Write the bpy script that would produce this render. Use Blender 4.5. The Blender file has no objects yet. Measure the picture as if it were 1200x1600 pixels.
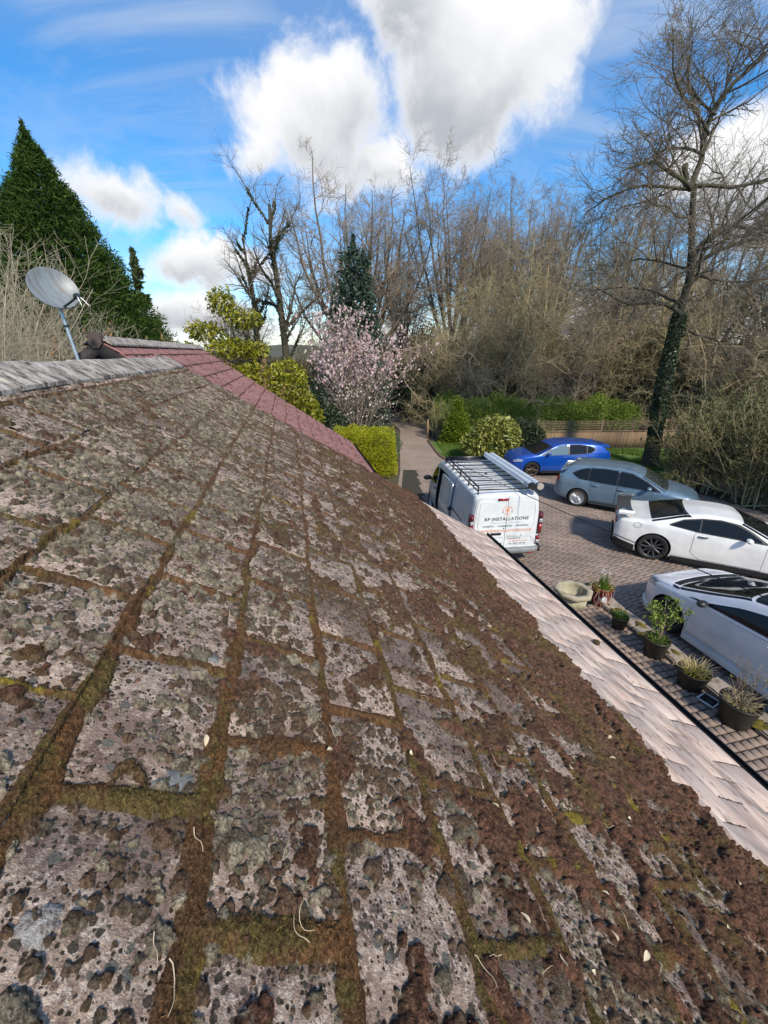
import bpy, bmesh, math, random
import numpy as np
from mathutils import Vector, Matrix

# ------------------------------------------------------------------ camera, sky, sun
sc = bpy.context.scene
C = sc.collection
PI = math.pi
CAMZ = 5.1
PITCH = math.radians(21.53)

cam_d = bpy.data.cameras.new("camera")
cam = bpy.data.objects.new("camera", cam_d); C.objects.link(cam)
cam.location = (0, 0, CAMZ)
cam.rotation_euler = (PI / 2 - PITCH, 0, 0)
cam_d.sensor_fit = 'VERTICAL'
cam_d.sensor_height = 36.0
cam_d.sensor_width = 27.0
cam_d.lens = 36.0 * 630.0 / 1600.0
cam_d.clip_start = 0.02
cam_d.clip_end = 3000
sc.camera = cam

sc.view_settings.view_transform = 'Standard'
sc.view_settings.look = 'None'
sc.view_settings.gamma = 1
sc.view_settings.use_curve_mapping = False
sc.view_settings.exposure = 0.9

SUN_DIR = Vector((0.34, -0.66, 0.67)).normalized()
SUN_EL = math.asin(SUN_DIR.z)
SUN_AZ = math.atan2(SUN_DIR.x, SUN_DIR.y)
sun_d = bpy.data.lights.new("sun", 'SUN')
sun_d.energy = 2.7
sun_d.angle = math.radians(5.0)
sun_d.color = (1.0, 0.90, 0.76)
sun = bpy.data.objects.new("sun", sun_d); C.objects.link(sun)
sun.rotation_euler = SUN_DIR.to_track_quat('Z', 'Y').to_euler()
sun.location = (10, -20, 30)

world = bpy.data.worlds.new("World"); sc.world = world
world.use_nodes = True


def build_world():
    nt = world.node_tree; N = nt.nodes; Lk = nt.links
    N.clear()
    out = N.new('ShaderNodeOutputWorld'); bg = N.new('ShaderNodeBackground')
    bg.inputs['Strength'].default_value = 0.13
    Lk.new(bg.outputs[0], out.inputs[0])
    sky = N.new('ShaderNodeTexSky'); sky.sky_type = 'NISHITA'; sky.sun_disc = False
    sky.sun_elevation = SUN_EL; sky.sun_rotation = SUN_AZ
    sky.air_density = 1.0; sky.dust_density = 0.25; sky.ozone_density = 3.0
    hs = N.new('ShaderNodeHueSaturation'); hs.inputs['Saturation'].default_value = 1.42
    hs.inputs['Value'].default_value = 0.88
    Lk.new(sky.outputs[0], hs.inputs['Color'])
    tc = N.new('ShaderNodeTexCoord')

    def vm(op, a, b=None):
        n = N.new('ShaderNodeVectorMath'); n.operation = op
        for i, v in enumerate((a, b)):
            if v is None: continue
            if isinstance(v, (tuple, list, Vector)): n.inputs[i].default_value = tuple(v)
            else: Lk.new(v, n.inputs[i])
        return n.outputs['Value'] if op in ('DOT_PRODUCT', 'LENGTH') else n.outputs['Vector']

    def mt(op, a, b=None, c=None, clamp=False):
        n = N.new('ShaderNodeMath'); n.operation = op; n.use_clamp = clamp
        for i, v in enumerate((a, b, c)):
            if v is None: continue
            if isinstance(v, (int, float)): n.inputs[i].default_value = v
            else: Lk.new(v, n.inputs[i])
        return n.outputs[0]

    def noise(vec, scale, detail=6, rough=0.55, dist=0.0):
        n = N.new('ShaderNodeTexNoise'); n.inputs['Scale'].default_value = scale
        n.inputs['Detail'].default_value = detail; n.inputs['Roughness'].default_value = rough
        n.inputs['Distortion'].default_value = dist
        Lk.new(vec, n.inputs['Vector']); return n

    def ramp(v, a, b):
        n = N.new('ShaderNodeMapRange'); n.interpolation_type = 'SMOOTHSTEP'
        Lk.new(v, n.inputs[0]); n.inputs[1].default_value = a; n.inputs[2].default_value = b
        return n.outputs[0]
    D0 = tc.outputs['Generated']
    sp0 = N.new('ShaderNodeSeparateXYZ'); Lk.new(D0, sp0.inputs[0]); cb0 = N.new('ShaderNodeCombineXYZ')
    Lk.new(sp0.outputs[0], cb0.inputs[0]); Lk.new(sp0.outputs[1], cb0.inputs[1]); Lk.new(mt('MAXIMUM', sp0.outputs[2], 0.02), cb0.inputs[2])
    D = vm('NORMALIZE', cb0.outputs[0])
    Lk.new(D, sky.inputs['Vector'])
    # cloud plane: flatten the direction so clouds stretch towards the horizon
    sep = N.new('ShaderNodeSeparateXYZ'); Lk.new(D, sep.inputs[0])
    zz = mt('ADD', mt('MAXIMUM', sep.outputs[2], 0.0), 0.28)
    flat = N.new('ShaderNodeCombineXYZ')
    Lk.new(mt('DIVIDE', sep.outputs[0], zz), flat.inputs[0]); Lk.new(mt('DIVIDE', sep.outputs[1], zz), flat.inputs[1])
    warp = noise(D, 2.6, 5, 0.6)
    wv = vm('MULTIPLY', vm('SUBTRACT', warp.outputs['Color'], (0.5, 0.5, 0.5)), (0.22, 0.22, 0.22))
    DW = vm('ADD', D, wv)
    # cumulus masses: centre direction, half width, half height, weight
    blobs = [((0.175, 0.865, 0.475), .125, .125, 1.05), ((0.155, 0.885, 0.40), .13, .085, 1.0), ((0.05, 0.88, 0.50), .08, .06, .8),
             ((-0.13, 0.915, 0.385), .125, .095, 1.15), ((-0.215, 0.92, 0.34), .06, .035, .7), ((-0.03, 0.945, 0.325), .09, .04, .7),
             ((-0.455, 0.85, 0.255), .095, .065, .9), ((-0.36, 0.90, 0.25), .05, .04, .6), ((-0.36, 0.905, 0.165), .12, .06, 1.05), ((-0.27, 0.945, 0.19), .06, .035, .9),
             ((-0.36, 0.93, 0.07), .22, .05, .8), ((0.58, 0.77, 0.25), .16, .09, .9), ((0.0, 0.99, 0.0), .5, .05, .6),
             ((0.45, 0.88, 0.05), .35, .07, .7)]
    dens = None
    for c, rx, ry, wgt in blobs:
        c = Vector(c).normalized(); ex = Vector((c.y, -c.x, 0)).normalized(); ey = ex.cross(c)
        d0 = vm('SUBTRACT', DW, c)
        a = mt('DIVIDE', vm('DOT_PRODUCT', d0, ex), rx); b = mt('DIVIDE', vm('DOT_PRODUCT', d0, ey), ry)
        front = mt('MULTIPLY', mt('SUBTRACT', 1.0, vm('DOT_PRODUCT', D, c)), 1.2)
        l = mt('SQRT', mt('ADD', mt('MULTIPLY', a, a), mt('MULTIPLY', b, b)))
        e = mt('MULTIPLY', mt('SUBTRACT', mt('SUBTRACT', 1.15, l), front), wgt)
        e = mt('MAXIMUM', e, -0.6)
        wt = mt('POWER', mt('MAXIMUM', mt('ADD', e, 0.25), 0.0), 2.0); wb = mt('MULTIPLY', wt, b)
        if dens is None: dens, wsum, bsum = e, wt, wb
        else: dens, wsum, bsum = mt('MAXIMUM', dens, e), mt('ADD', wsum, wt), mt('ADD', bsum, wb)
    bsel = mt('DIVIDE', bsum, mt('ADD', wsum, 0.02))
    n1 = noise(D, 5.0, 10, 0.62, 0.5)
    n2 = noise(flat.outputs[0], 1.3, 6, 0.55)
    wide = mt('MULTIPLY', mt('SUBTRACT', n2.outputs['Fac'], 0.53), 2.2)
    dens = mt('MAXIMUM', dens, mt('SUBTRACT', wide, 0.32))
    dens = mt('ADD', dens, mt('MULTIPLY', mt('SUBTRACT', n1.outputs['Fac'], 0.5), 2.1))
    n4 = noise(D, 17.0, 8, 0.65, 0.4)
    dens = mt('ADD', dens, mt('MULTIPLY', mt('SUBTRACT', n4.outputs['Fac'], 0.5), 0.75))
    cum = ramp(dens, -0.12, 0.55)
    # thin veil of high cloud
    v1 = noise(flat.outputs[0], 0.9, 7, 0.62, 0.6)
    veil = mt('MULTIPLY', ramp(v1.outputs['Fac'], 0.38, 0.72), 0.68)
    veil2 = mt('MULTIPLY', ramp(sep.outputs[2], 0.30, 0.52), 0.32)
    veil = mt('MAXIMUM', veil, veil2)
    streak = N.new('ShaderNodeMapping'); streak.inputs['Scale'].default_value = (.55, 2.2, 1); streak.inputs['Rotation'].default_value = (0, 0, .5)
    Lk.new(flat.outputs[0], streak.inputs[0]); v2 = noise(streak.outputs[0], 1.5, 8, .6, .8)
    for c, rr_ in (((-0.33, 0.82, 0.46), .34), ((0.42, 0.80, 0.42), .28)):
        l = vm('LENGTH', vm('SUBTRACT', DW, Vector(c).normalized()))
        veil = mt('MAXIMUM', veil, mt('MULTIPLY', mt('MULTIPLY', ramp(mt('MULTIPLY', l, -1.0), -rr_, -rr_ * .25), ramp(v2.outputs['Fac'], .36, .66)), .70))
    # brightness inside the clouds: thick middles go grey, thin rims stay white
    n3 = noise(D, 3.4, 5, 0.55)
    low = ramp(mt('ADD', mt('MULTIPLY', bsel, -1.0), mt('MULTIPLY', mt('SUBTRACT', n3.outputs['Fac'], 0.5), 2.4)), -0.45, 0.75)
    thick = mt('MULTIPLY', ramp(dens, 0.10, 0.75), low)
    ccol = N.new('ShaderNodeMix'); ccol.data_type = 'RGBA'
    ccol.inputs[6].default_value = (4.2, 4.2, 4.25, 1); ccol.inputs[7].default_value = (2.1, 2.25, 2.45, 1)
    Lk.new(thick, ccol.inputs[0])
    m1 = N.new('ShaderNodeMix'); m1.data_type = 'RGBA'
    Lk.new(veil, m1.inputs[0]); Lk.new(hs.outputs[0], m1.inputs[6]); m1.inputs[7].default_value = (2.25, 2.7, 3.45, 1)
    m2 = N.new('ShaderNodeMix'); m2.data_type = 'RGBA'
    Lk.new(cum, m2.inputs[0]); Lk.new(m1.outputs[2], m2.inputs[6]); Lk.new(ccol.outputs[2], m2.inputs[7])
    Lk.new(m2.outputs[2], bg.inputs['Color'])


build_world()

# ------------------------------------------------------------------ helpers
rng = np.random.default_rng(7)
random.seed(7)


def make_mesh(name, verts, polys, mats, smooth=False, midx=None):
    """verts (n,3); polys: one array (m,k) or a list of such arrays"""
    verts = np.asarray(verts, dtype=np.float32).reshape(-1, 3)
    if isinstance(polys, np.ndarray): polys = [polys]
    polys = [np.asarray(p, dtype=np.int32) for p in polys if len(p)]
    me = bpy.data.meshes.new(name)
    me.vertices.add(len(verts)); me.vertices.foreach_set('co', verts.ravel())
    tot = np.concatenate([np.full(len(p), p.shape[1], dtype=np.int32) for p in polys])
    idx = np.concatenate([p.ravel() for p in polys])
    me.loops.add(len(idx)); me.loops.foreach_set('vertex_index', idx)
    me.polygons.add(len(tot))
    start = np.concatenate([[0], np.cumsum(tot)[:-1]]).astype(np.int32)
    me.polygons.foreach_set('loop_start', start); me.polygons.foreach_set('loop_total', tot)
    if midx is not None: me.polygons.foreach_set('material_index', np.asarray(midx, dtype=np.int32))
    if smooth: me.polygons.foreach_set('use_smooth', np.ones(len(tot), dtype=bool))
    for m in (mats if isinstance(mats, (list, tuple)) else [mats]):
        if m: me.materials.append(m)
    me.update(calc_edges=True); me.validate()
    return me


def add(name, me, parent=None, loc=None, rot=None, mat4=None):
    o = bpy.data.objects.new(name, me); C.objects.link(o)
    if parent: o.parent = parent
    if mat4 is not None: o.matrix_basis = mat4
    else:
        if loc is not None: o.location = loc
        if rot is not None: o.rotation_euler = rot
    return o


def thing(name, label, cat, loc=(0, 0, 0), rz=0.0, group=None):
    o = bpy.data.objects.new(name, None); C.objects.link(o)
    o.empty_display_size = 0.2
    o.location = loc; o.rotation_euler = (0, 0, rz)
    o['label'] = label; o['category'] = cat
    if group: o['group'] = group
    return o


def tag(o, label, cat, group=None):
    o['label'] = label; o['category'] = cat
    if group: o['group'] = group
    return o


def copy_thing(src, label=None, loc=None, rz=None, scale=None):
    r = src.copy(); C.objects.link(r)
    if label: r['label'] = label
    if loc is not None: r.location = loc
    if rz is not None: r.rotation_euler = (0, 0, rz)
    if scale is not None: r.scale = scale if isinstance(scale, (tuple, list)) else (scale,) * 3
    for ch in list(src.children):
        c = ch.copy(); C.objects.link(c); c.parent = r
        for g in list(ch.children):
            d = g.copy(); C.objects.link(d); d.parent = c
    return r


class MB:
    """collects simple shapes into one mesh"""
    def __init__(s): s.v = []; s.p = {}; s.n = 0
    def raw(s, v, f):
        v = np.asarray(v, float).reshape(-1, 3); f = np.asarray(f, int)
        s.v.append(v); s.p.setdefault(f.shape[1], []).append(f + s.n); s.n += len(v); return s
    def box(s, c, d, rz=0.0, M=None):
        x, y, z = [t / 2 for t in d]
        v = np.array([(-x, -y, -z), (x, -y, -z), (x, y, -z), (-x, y, -z), (-x, -y, z), (x, -y, z), (x, y, z), (-x, y, z)])
        if rz:
            ca, sa = math.cos(rz), math.sin(rz)
            v = np.c_[v[:, 0] * ca - v[:, 1] * sa, v[:, 0] * sa + v[:, 1] * ca, v[:, 2]]
        if M is not None: v = v @ np.array(M)[:3, :3].T
        v = v + np.array(c)
        return s.raw(v, [(0, 3, 2, 1), (4, 5, 6, 7), (0, 1, 5, 4), (1, 2, 6, 5), (2, 3, 7, 6), (3, 0, 4, 7)])
    def tube(s, pts, r, n=8, cap=True):
        pts = np.asarray(pts, float); r = np.broadcast_to(np.asarray(r, float), (len(pts),))
        v, q = tubes(pts[None], r[None], n)
        s.raw(v, q)
        if cap:
            k = len(pts)
            for i in (0, k - 1):
                ring = v[i * n:(i + 1) * n]
                cc = ring.mean(0); vv = np.vstack([ring, cc])
                f = [(j, (j + 1) % n, n) if i else ((j + 1) % n, j, n) for j in range(n)]
                s.raw(vv, f)
        return s
    def lathe(s, prof, n=24, c=(0, 0, 0), axis='z', closed=False, phase=0.0):
        prof = np.asarray(prof, float); k = len(prof)
        a = np.arange(n) / n * 2 * PI + phase
        R = prof[:, 0][:, None]; Z = np.repeat(prof[:, 1][:, None], n, 1)
        X = R * np.cos(a); Y = R * np.sin(a)
        if axis == 'z': v = np.stack([X, Y, Z], -1)
        elif axis == 'y': v = np.stack([X, Z, -Y], -1)
        else: v = np.stack([Z, X, Y], -1)
        v = v.reshape(-1, 3) + np.array(c)
        f = []
        for i in range(k if closed else k - 1):
            i2 = (i + 1) % k
            for j in range(n):
                j2 = (j + 1) % n
                f.append((i * n + j, i * n + j2, i2 * n + j2, i2 * n + j))
        return s.raw(v, f)
    def grid(s, P):
        a, b = P.shape[:2]
        i = np.arange(a * b).reshape(a, b)
        f = np.stack([i[:-1, :-1], i[1:, :-1], i[1:, 1:], i[:-1, 1:]], -1).reshape(-1, 4)
        return s.raw(P.reshape(-1, 3), f)
    def mesh(s, name, mats, smooth=False):
        return make_mesh(name, np.vstack(s.v), [np.vstack(x) for x in s.p.values()], mats, smooth)
    def build(s, name, mats, parent=None, smooth=False, **k):
        return add(name, s.mesh(name, mats, smooth), parent, **k)


def tubes(P, Rd, n):
    """P (B,k,3), Rd (B,k) -> verts, quads of B tubes"""
    P = np.asarray(P, float); Rd = np.asarray(Rd, float)
    B, k, _ = P.shape
    T = np.gradient(P, axis=1)
    T /= np.linalg.norm(T, axis=2, keepdims=True) + 1e-9
    m = T.mean(1); ref = np.where(np.abs(m[:, 2:3]) > 0.8, np.array([[1.0, 0, 0]]), np.array([[0, 0, 1.0]]))
    A = np.cross(T, np.repeat(ref[:, None], k, 1)); A /= np.linalg.norm(A, axis=2, keepdims=True) + 1e-9
    Bn = np.cross(T, A)
    a = np.arange(n) / n * 2 * PI
    V = P[:, :, None, :] + Rd[:, :, None, None] * (np.cos(a)[None, None, :, None] * A[:, :, None] + np.sin(a)[None, None, :, None] * Bn[:, :, None])
    i = np.arange(B * k * n).reshape(B, k, n)
    j = np.roll(i, -1, 2)
    q = np.stack([i[:, :-1], j[:, :-1], j[:, 1:], i[:, 1:]], -1).reshape(-1, 4)
    return V.reshape(-1, 3), q


def _h(ix, iy, seed):
    h = (ix.astype(np.int64) * 374761393 + iy.astype(np.int64) * 668265263 + seed * 1274126177) & 0xffffffff
    h = ((h ^ (h >> 13)) * 1274126177) & 0xffffffff
    return ((h ^ (h >> 16)) & 0xffff) / 65535.0


def vnoise(x, y, seed=0):
    ix = np.floor(x); iy = np.floor(y); fx = x - ix; fy = y - iy
    ix = ix.astype(np.int64); iy = iy.astype(np.int64)
    fx = fx * fx * (3 - 2 * fx); fy = fy * fy * (3 - 2 * fy)
    a = _h(ix, iy, seed); b = _h(ix + 1, iy, seed); c = _h(ix, iy + 1, seed); d = _h(ix + 1, iy + 1, seed)
    return (a * (1 - fx) + b * fx) * (1 - fy) + (c * (1 - fx) + d * fx) * fy


def worley(x, y, seed=0):
    """distance to the nearest seed point and that cell's random number"""
    ix = np.floor(x).astype(np.int64); iy = np.floor(y).astype(np.int64)
    best = np.full(x.shape, 9.0); cid = np.zeros(x.shape)
    for a in (-1, 0, 1):
        for b in (-1, 0, 1):
            cx = ix + a + .15 + .7 * _h(ix + a, iy + b, seed); cy = iy + b + .15 + .7 * _h(ix + a, iy + b, seed + 77)
            d = (x - cx) ** 2 + (y - cy) ** 2; w = d < best
            best = np.where(w, d, best); cid = np.where(w, _h(ix + a, iy + b, seed + 5), cid)
    return np.sqrt(best), cid


def fbm(x, y, seed=0, octv=4):
    s = 0; t = 0; a = 1.0
    for o in range(octv):
        s = s + a * vnoise(x * 2 ** o + 17.3 * o, y * 2 ** o + 9.1 * o, seed + o); t += a; a *= 0.55
    return s / t


# ------------------------------------------------------------------ materials
def mk(name, col, col2=None, rough=0.6, metal=0.0, scale=8.0, bump=0.0, bscale=40.0, spec=0.5, coat=0.0, island=0.0, objr=0.0,
       trans=0.0, detail=5, coords='Object', lo=0.35, hi=0.65, stretch=None, col3=None, scale3=3.0, lo3=0.5, hi3=0.65, spots=None, patch=None):
    m = bpy.data.materials.new(name); m.use_nodes = True
    nt = m.node_tree; N = nt.nodes; Lk = nt.links
    b = N['Principled BSDF']
    b.inputs['Roughness'].default_value = rough; b.inputs['Metallic'].default_value = metal
    b.inputs['Specular IOR Level'].default_value = spec
    b.inputs['Coat Weight'].default_value = coat; b.inputs['Coat Roughness'].default_value = 0.04
    b.inputs['Base Color'].default_value = (*col, 1)
    tc = N.new('ShaderNodeTexCoord')
    if coords == 'Roof':         # place on the slope: x down it, y along the ridge
        gp_ = N.new('ShaderNodeNewGeometry'); cx_ = N.new('ShaderNodeCombineXYZ')
        for q, ax_ in enumerate((SV, RV, NV)):
            d_ = N.new('ShaderNodeVectorMath'); d_.operation = 'DOT_PRODUCT'; Lk.new(gp_.outputs['Position'], d_.inputs[0]); d_.inputs[1].default_value = tuple(ax_)
            Lk.new(d_.outputs['Value'], cx_.inputs[q])
        vec = cx_.outputs[0]
    elif coords == 'World': vec = N.new('ShaderNodeNewGeometry').outputs['Position']
    else: vec = tc.outputs[coords]
    if stretch:
        mp = N.new('ShaderNodeMapping'); mp.inputs['Scale'].default_value = stretch
        Lk.new(vec, mp.inputs[0]); vec = mp.outputs[0]

    def noise(s, d):
        n = N.new('ShaderNodeTexNoise'); n.inputs['Scale'].default_value = s; n.inputs['Detail'].default_value = d
        n.inputs['Roughness'].default_value = 0.65
        Lk.new(vec, n.inputs['Vector']); return n.outputs['Fac']

    def mr(v, a, c):
        n = N.new('ShaderNodeMapRange'); Lk.new(v, n.inputs[0]); n.inputs[1].default_value = a; n.inputs[2].default_value = c
        return n.outputs[0]
    cur = None
    if col2 is not None:
        mx = N.new('ShaderNodeMix'); mx.data_type = 'RGBA'
        mx.inputs[6].default_value = (*col, 1); mx.inputs[7].default_value = (*col2, 1)
        f = mr(noise(scale, detail), lo, hi)
        if island or objr:
            g = N.new('ShaderNodeNewGeometry'); oi = N.new('ShaderNodeObjectInfo')
            a = N.new('ShaderNodeMath'); a.operation = 'ADD'
            Lk.new(g.outputs['Random Per Island'], a.inputs[0]); Lk.new(oi.outputs['Random'], a.inputs[1])
            fr = N.new('ShaderNodeMath'); fr.operation = 'FRACT'; Lk.new(a.outputs[0], fr.inputs[0])
            ml = N.new('ShaderNodeMix'); ml.inputs[0].default_value = max(island, objr)
            Lk.new(f, ml.inputs[2]); Lk.new(fr.outputs[0], ml.inputs[3]); f = ml.outputs[0]
        Lk.new(f, mx.inputs[0]); cur = mx.outputs[2]
    if col3 is not None:
        mx3 = N.new('ShaderNodeMix'); mx3.data_type = 'RGBA'
        Lk.new(mr(noise(scale3, 6), lo3, hi3), mx3.inputs[0])
        if cur is not None: Lk.new(cur, mx3.inputs[6])
        else: mx3.inputs[6].default_value = (*col, 1)
        mx3.inputs[7].default_value = (*col3, 1); cur = mx3.outputs[2]
    if patch:       # broad areas where the bare base colour shows
        pm = N.new('ShaderNodeMath'); pm.operation = 'MULTIPLY'; pm.use_clamp = True
        Lk.new(mr(noise(patch[0], 4), patch[1], patch[2]), pm.inputs[0]); pm.inputs[1].default_value = patch[3]
        px = N.new('ShaderNodeMix'); px.data_type = 'RGBA'; Lk.new(pm.outputs[0], px.inputs[0]); Lk.new(cur, px.inputs[6]); px.inputs[7].default_value = (*col, 1); cur = px.outputs[2]
    for sp_scale, sp_r, sp_col, sp_p in (spots or ()):       # round flat lichens, only some of the cells grow one
        vo = N.new('ShaderNodeTexVoronoi'); vo.inputs['Scale'].default_value = sp_scale; Lk.new(vec, vo.inputs['Vector'])
        sx = N.new('ShaderNodeSeparateXYZ'); Lk.new(vo.outputs['Color'], sx.inputs[0])
        rad = N.new('ShaderNodeMath'); rad.operation = 'MULTIPLY'; Lk.new(sx.outputs[0], rad.inputs[0]); rad.inputs[1].default_value = sp_r
        nz = N.new('ShaderNodeMath'); nz.operation = 'MULTIPLY_ADD'; Lk.new(noise(sp_scale * 2.2, 3), nz.inputs[0]); nz.inputs[1].default_value = .5; Lk.new(vo.outputs['Distance'], nz.inputs[2])
        df = N.new('ShaderNodeMath'); df.operation = 'SUBTRACT'; Lk.new(rad.outputs[0], df.inputs[0]); Lk.new(nz.outputs[0], df.inputs[1])
        mk_ = mr(df.outputs[0], -.27, -.19); gt = N.new('ShaderNodeMath'); gt.operation = 'LESS_THAN'; Lk.new(sx.outputs[1], gt.inputs[0]); gt.inputs[1].default_value = sp_p
        mm_ = N.new('ShaderNodeMath'); mm_.operation = 'MULTIPLY'; Lk.new(mk_, mm_.inputs[0]); Lk.new(gt.outputs[0], mm_.inputs[1]); mm_.use_clamp = True
        ms_ = N.new('ShaderNodeMix'); ms_.data_type = 'RGBA'; Lk.new(mm_.outputs[0], ms_.inputs[0]); Lk.new(cur, ms_.inputs[6]); ms_.inputs[7].default_value = (*sp_col, 1); cur = ms_.outputs[2]
    if cur is not None: Lk.new(cur, b.inputs['Base Color'])
    if bump:
        bp = N.new('ShaderNodeBump'); bp.inputs['Strength'].default_value = bump; bp.inputs['Distance'].default_value = 0.02
        Lk.new(noise(bscale, 6), bp.inputs['Height']); Lk.new(bp.outputs[0], b.inputs['Normal'])
    if trans:
        tr = N.new('ShaderNodeBsdfTranslucent'); ms = N.new('ShaderNodeMixShader'); ms.inputs[0].default_value = trans
        if cur is not None: Lk.new(cur, tr.inputs[0])
        else: tr.inputs[0].default_value = (*col, 1)
        Lk.new(b.outputs[0], ms.inputs[1]); Lk.new(tr.outputs[0], ms.inputs[2])
        Lk.new(ms.outputs[0], N['Material Output'].inputs['Surface'])
    return m


def leafmat(name, c1, c2, trans=0.25, rough=0.5, spec=0.35):
    return mk(name, c1, c2, rough=rough, spec=spec, scale=1.2, island=0.65, trans=trans, lo=0.3, hi=0.7)
# ------------------------------------------------------------------ the mossy roof
YAW = -0.2215; RPIT = 0.5655
RV = np.array([math.sin(YAW), math.cos(YAW), 0.0])            # along the ridge
SH = np.array([math.cos(YAW), -math.sin(YAW), 0.0])           # level, towards the eave
SV = SH * math.cos(RPIT) + np.array([0, 0, -math.sin(RPIT)])  # down the slope
NV = SH * math.sin(RPIT) + np.array([0, 0, math.cos(RPIT)])   # off the slope
GA = 0.28; HS = 0.171; RDIST = 0.7896; R0 = 0.378; V0 = -0.6052
CAMP = np.array([0, 0, CAMZ])


def rp(r, vm, h=0.0):
    r = np.asarray(r, float)[..., None]; vm = np.asarray(vm, float)[..., None]; h = np.asarray(h, float)[..., None]
    return CAMP + RV * r + SV * vm + NV * (h - RDIST)


def sz(s, r, z):       # level offsets from the camera: s towards the eave, r along the ridge
    p = SH * s + RV * r
    return np.array([p[0], p[1], z])


U_MIN, U_MAX = -8, 30
R_NEAR = R0 + U_MIN * HS; R_FAR = R0 + U_MAX * HS
V_TOP = -1.75

M_tile = mk('weathered_tile', (0.19, 0.128, 0.105), (0.54, 0.405, 0.315), rough=0.95, spec=0.1, scale=17, detail=11, lo=0.40, hi=0.56, bump=0.8,
            bscale=190, col3=(0.70, 0.565, 0.46), scale3=85, lo3=0.50, hi3=0.60, coords='Roof', objr=.18, patch=(2.4, .48, .60, .8),
            spots=((75, .62, (.10, .085, .066), .42), (130, .60, (.062, .048, .036), .5), (42, .5, (.17, .165, .14), .35)))
M_clean = mk('cleaned_tile', (0.53, 0.40, 0.33), (0.40, 0.28, 0.225), rough=0.9, spec=0.1, scale=3.2, detail=9, lo=0.42, hi=0.66, bump=0.1,
             bscale=50, objr=0.03, col3=(0.57, 0.475, 0.405), scale3=5, lo3=0.45, hi3=0.62, coords='Roof', stretch=(3.2, .8, 1))
M_ridge = mk('lichened_ridge', (0.14, 0.12, 0.102), (0.52, 0.475, 0.415), rough=0.95, spec=0.1, scale=10, detail=11, lo=0.36, hi=0.60, bump=1.0, bscale=20,
             stretch=(1.0, 1.8, 1), col3=(0.09, 0.075, 0.065), scale3=13, lo3=0.52, hi3=0.62, coords='Roof')
M_deck = mk('roof_felt', (0.03, 0.026, 0.024), rough=0.95)
M_black = mk('black_plastic', (0.008, 0.008, 0.009), rough=0.35)
M_brick = mk('house_brick', (0.27, 0.12, 0.08), (0.2, 0.09, 0.065), rough=0.9, scale=30)
M_darkwood = mk('dark_bargeboard', (0.022, 0.017, 0.015), (0.035, 0.028, 0.025), rough=0.6, scale=20)

HOUSE = thing('bungalow', 'low house in the foreground whose mossy tiled roof slopes down to a black gutter', 'house', tuple(sz(-1.3, 2.2, 0)))
HL = np.array(HOUSE.location)


def wall_prism(parent, s0, s1, r0, r1, z1, sr, zr, mat, off):
    a = [sz(s0, r0, -0.3), sz(s1, r0, -0.3), sz(s1, r0, z1), sz(sr, r0, zr), sz(s0, r0, z1)]
    b = [sz(s0, r1, -0.3), sz(s1, r1, -0.3), sz(s1, r1, z1), sz(sr, r1, zr), sz(s0, r1, z1)]
    v = np.array(a + b) - off
    q = np.array([(0, 1, 6, 5), (1, 2, 7, 6), (2, 3, 8, 7), (3, 4, 9, 8), (4, 0, 5, 9)])
    p = np.array([(4, 3, 2, 1, 0), (5, 6, 7, 8, 9)])
    return add('wall', make_mesh('wall', v, [q, p], mat), parent)


wall_prism(HOUSE, -5.3, 2.55, R_NEAR + 0.1, R_FAR - 0.12, 2.35, -1.35, 4.78, M_brick, HL)

# deck under the tiles, both slopes
apex = rp(0, V0 + V_TOP * GA, -0.02); eave = rp(0, V0 + 16.2 * GA, -0.03)
sA, zA = float((apex - CAMP) @ SH), float(apex[2]); sE, zE = float((eave - CAMP) @ SH), float(eave[2])
sB = 2 * sA - sE
mb = MB()
P = np.array([[sz(sE, r, zE - 0.004) for r in (R_NEAR, R_FAR - 0.03)], [sz(sA, r, zA - 0.004) for r in (R_NEAR, R_FAR - 0.03)], [sz(sB, r, zE) for r in (R_NEAR, R_FAR - 0.03)]]) - HL
mb.grid(P)
P2 = P.copy(); P2[..., 2] -= 0.09
mb.grid(P2[::-1])
roof = mb.build('roof', M_deck, HOUSE)
mb = MB()    # fascia and soffit under the eave
for (s, z, ds, dz) in ((sE - 0.03, zE - 0.12, 0.022, 0.2),):
    c = sz(s, (R_NEAR + R_FAR) / 2, z) - HL
    mb.box(c, (ds, R_FAR - R_NEAR, dz), rz=-YAW)
mb.build('fascia', M_darkwood, HOUSE)
mb = MB()
for sgn, s2 in ((1, sE), (-1, sB)):
    v = np.array([sz(sA, R_FAR + k, z) for k in (-0.02, 0.012) for z in (zA - 0.02, zA - 0.2)] + [sz(s2, R_FAR + k, z) for k in (-0.02, 0.012) for z in (zE - 0.02, zE - 0.2)]) - HL
    mb.raw(v, [(0, 1, 5, 4), (2, 6, 7, 3), (0, 4, 6, 2), (1, 3, 7, 5), (0, 2, 3, 1), (4, 5, 7, 6)])
mb.build('bargeboard', M_darkwood, HOUSE)

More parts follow.
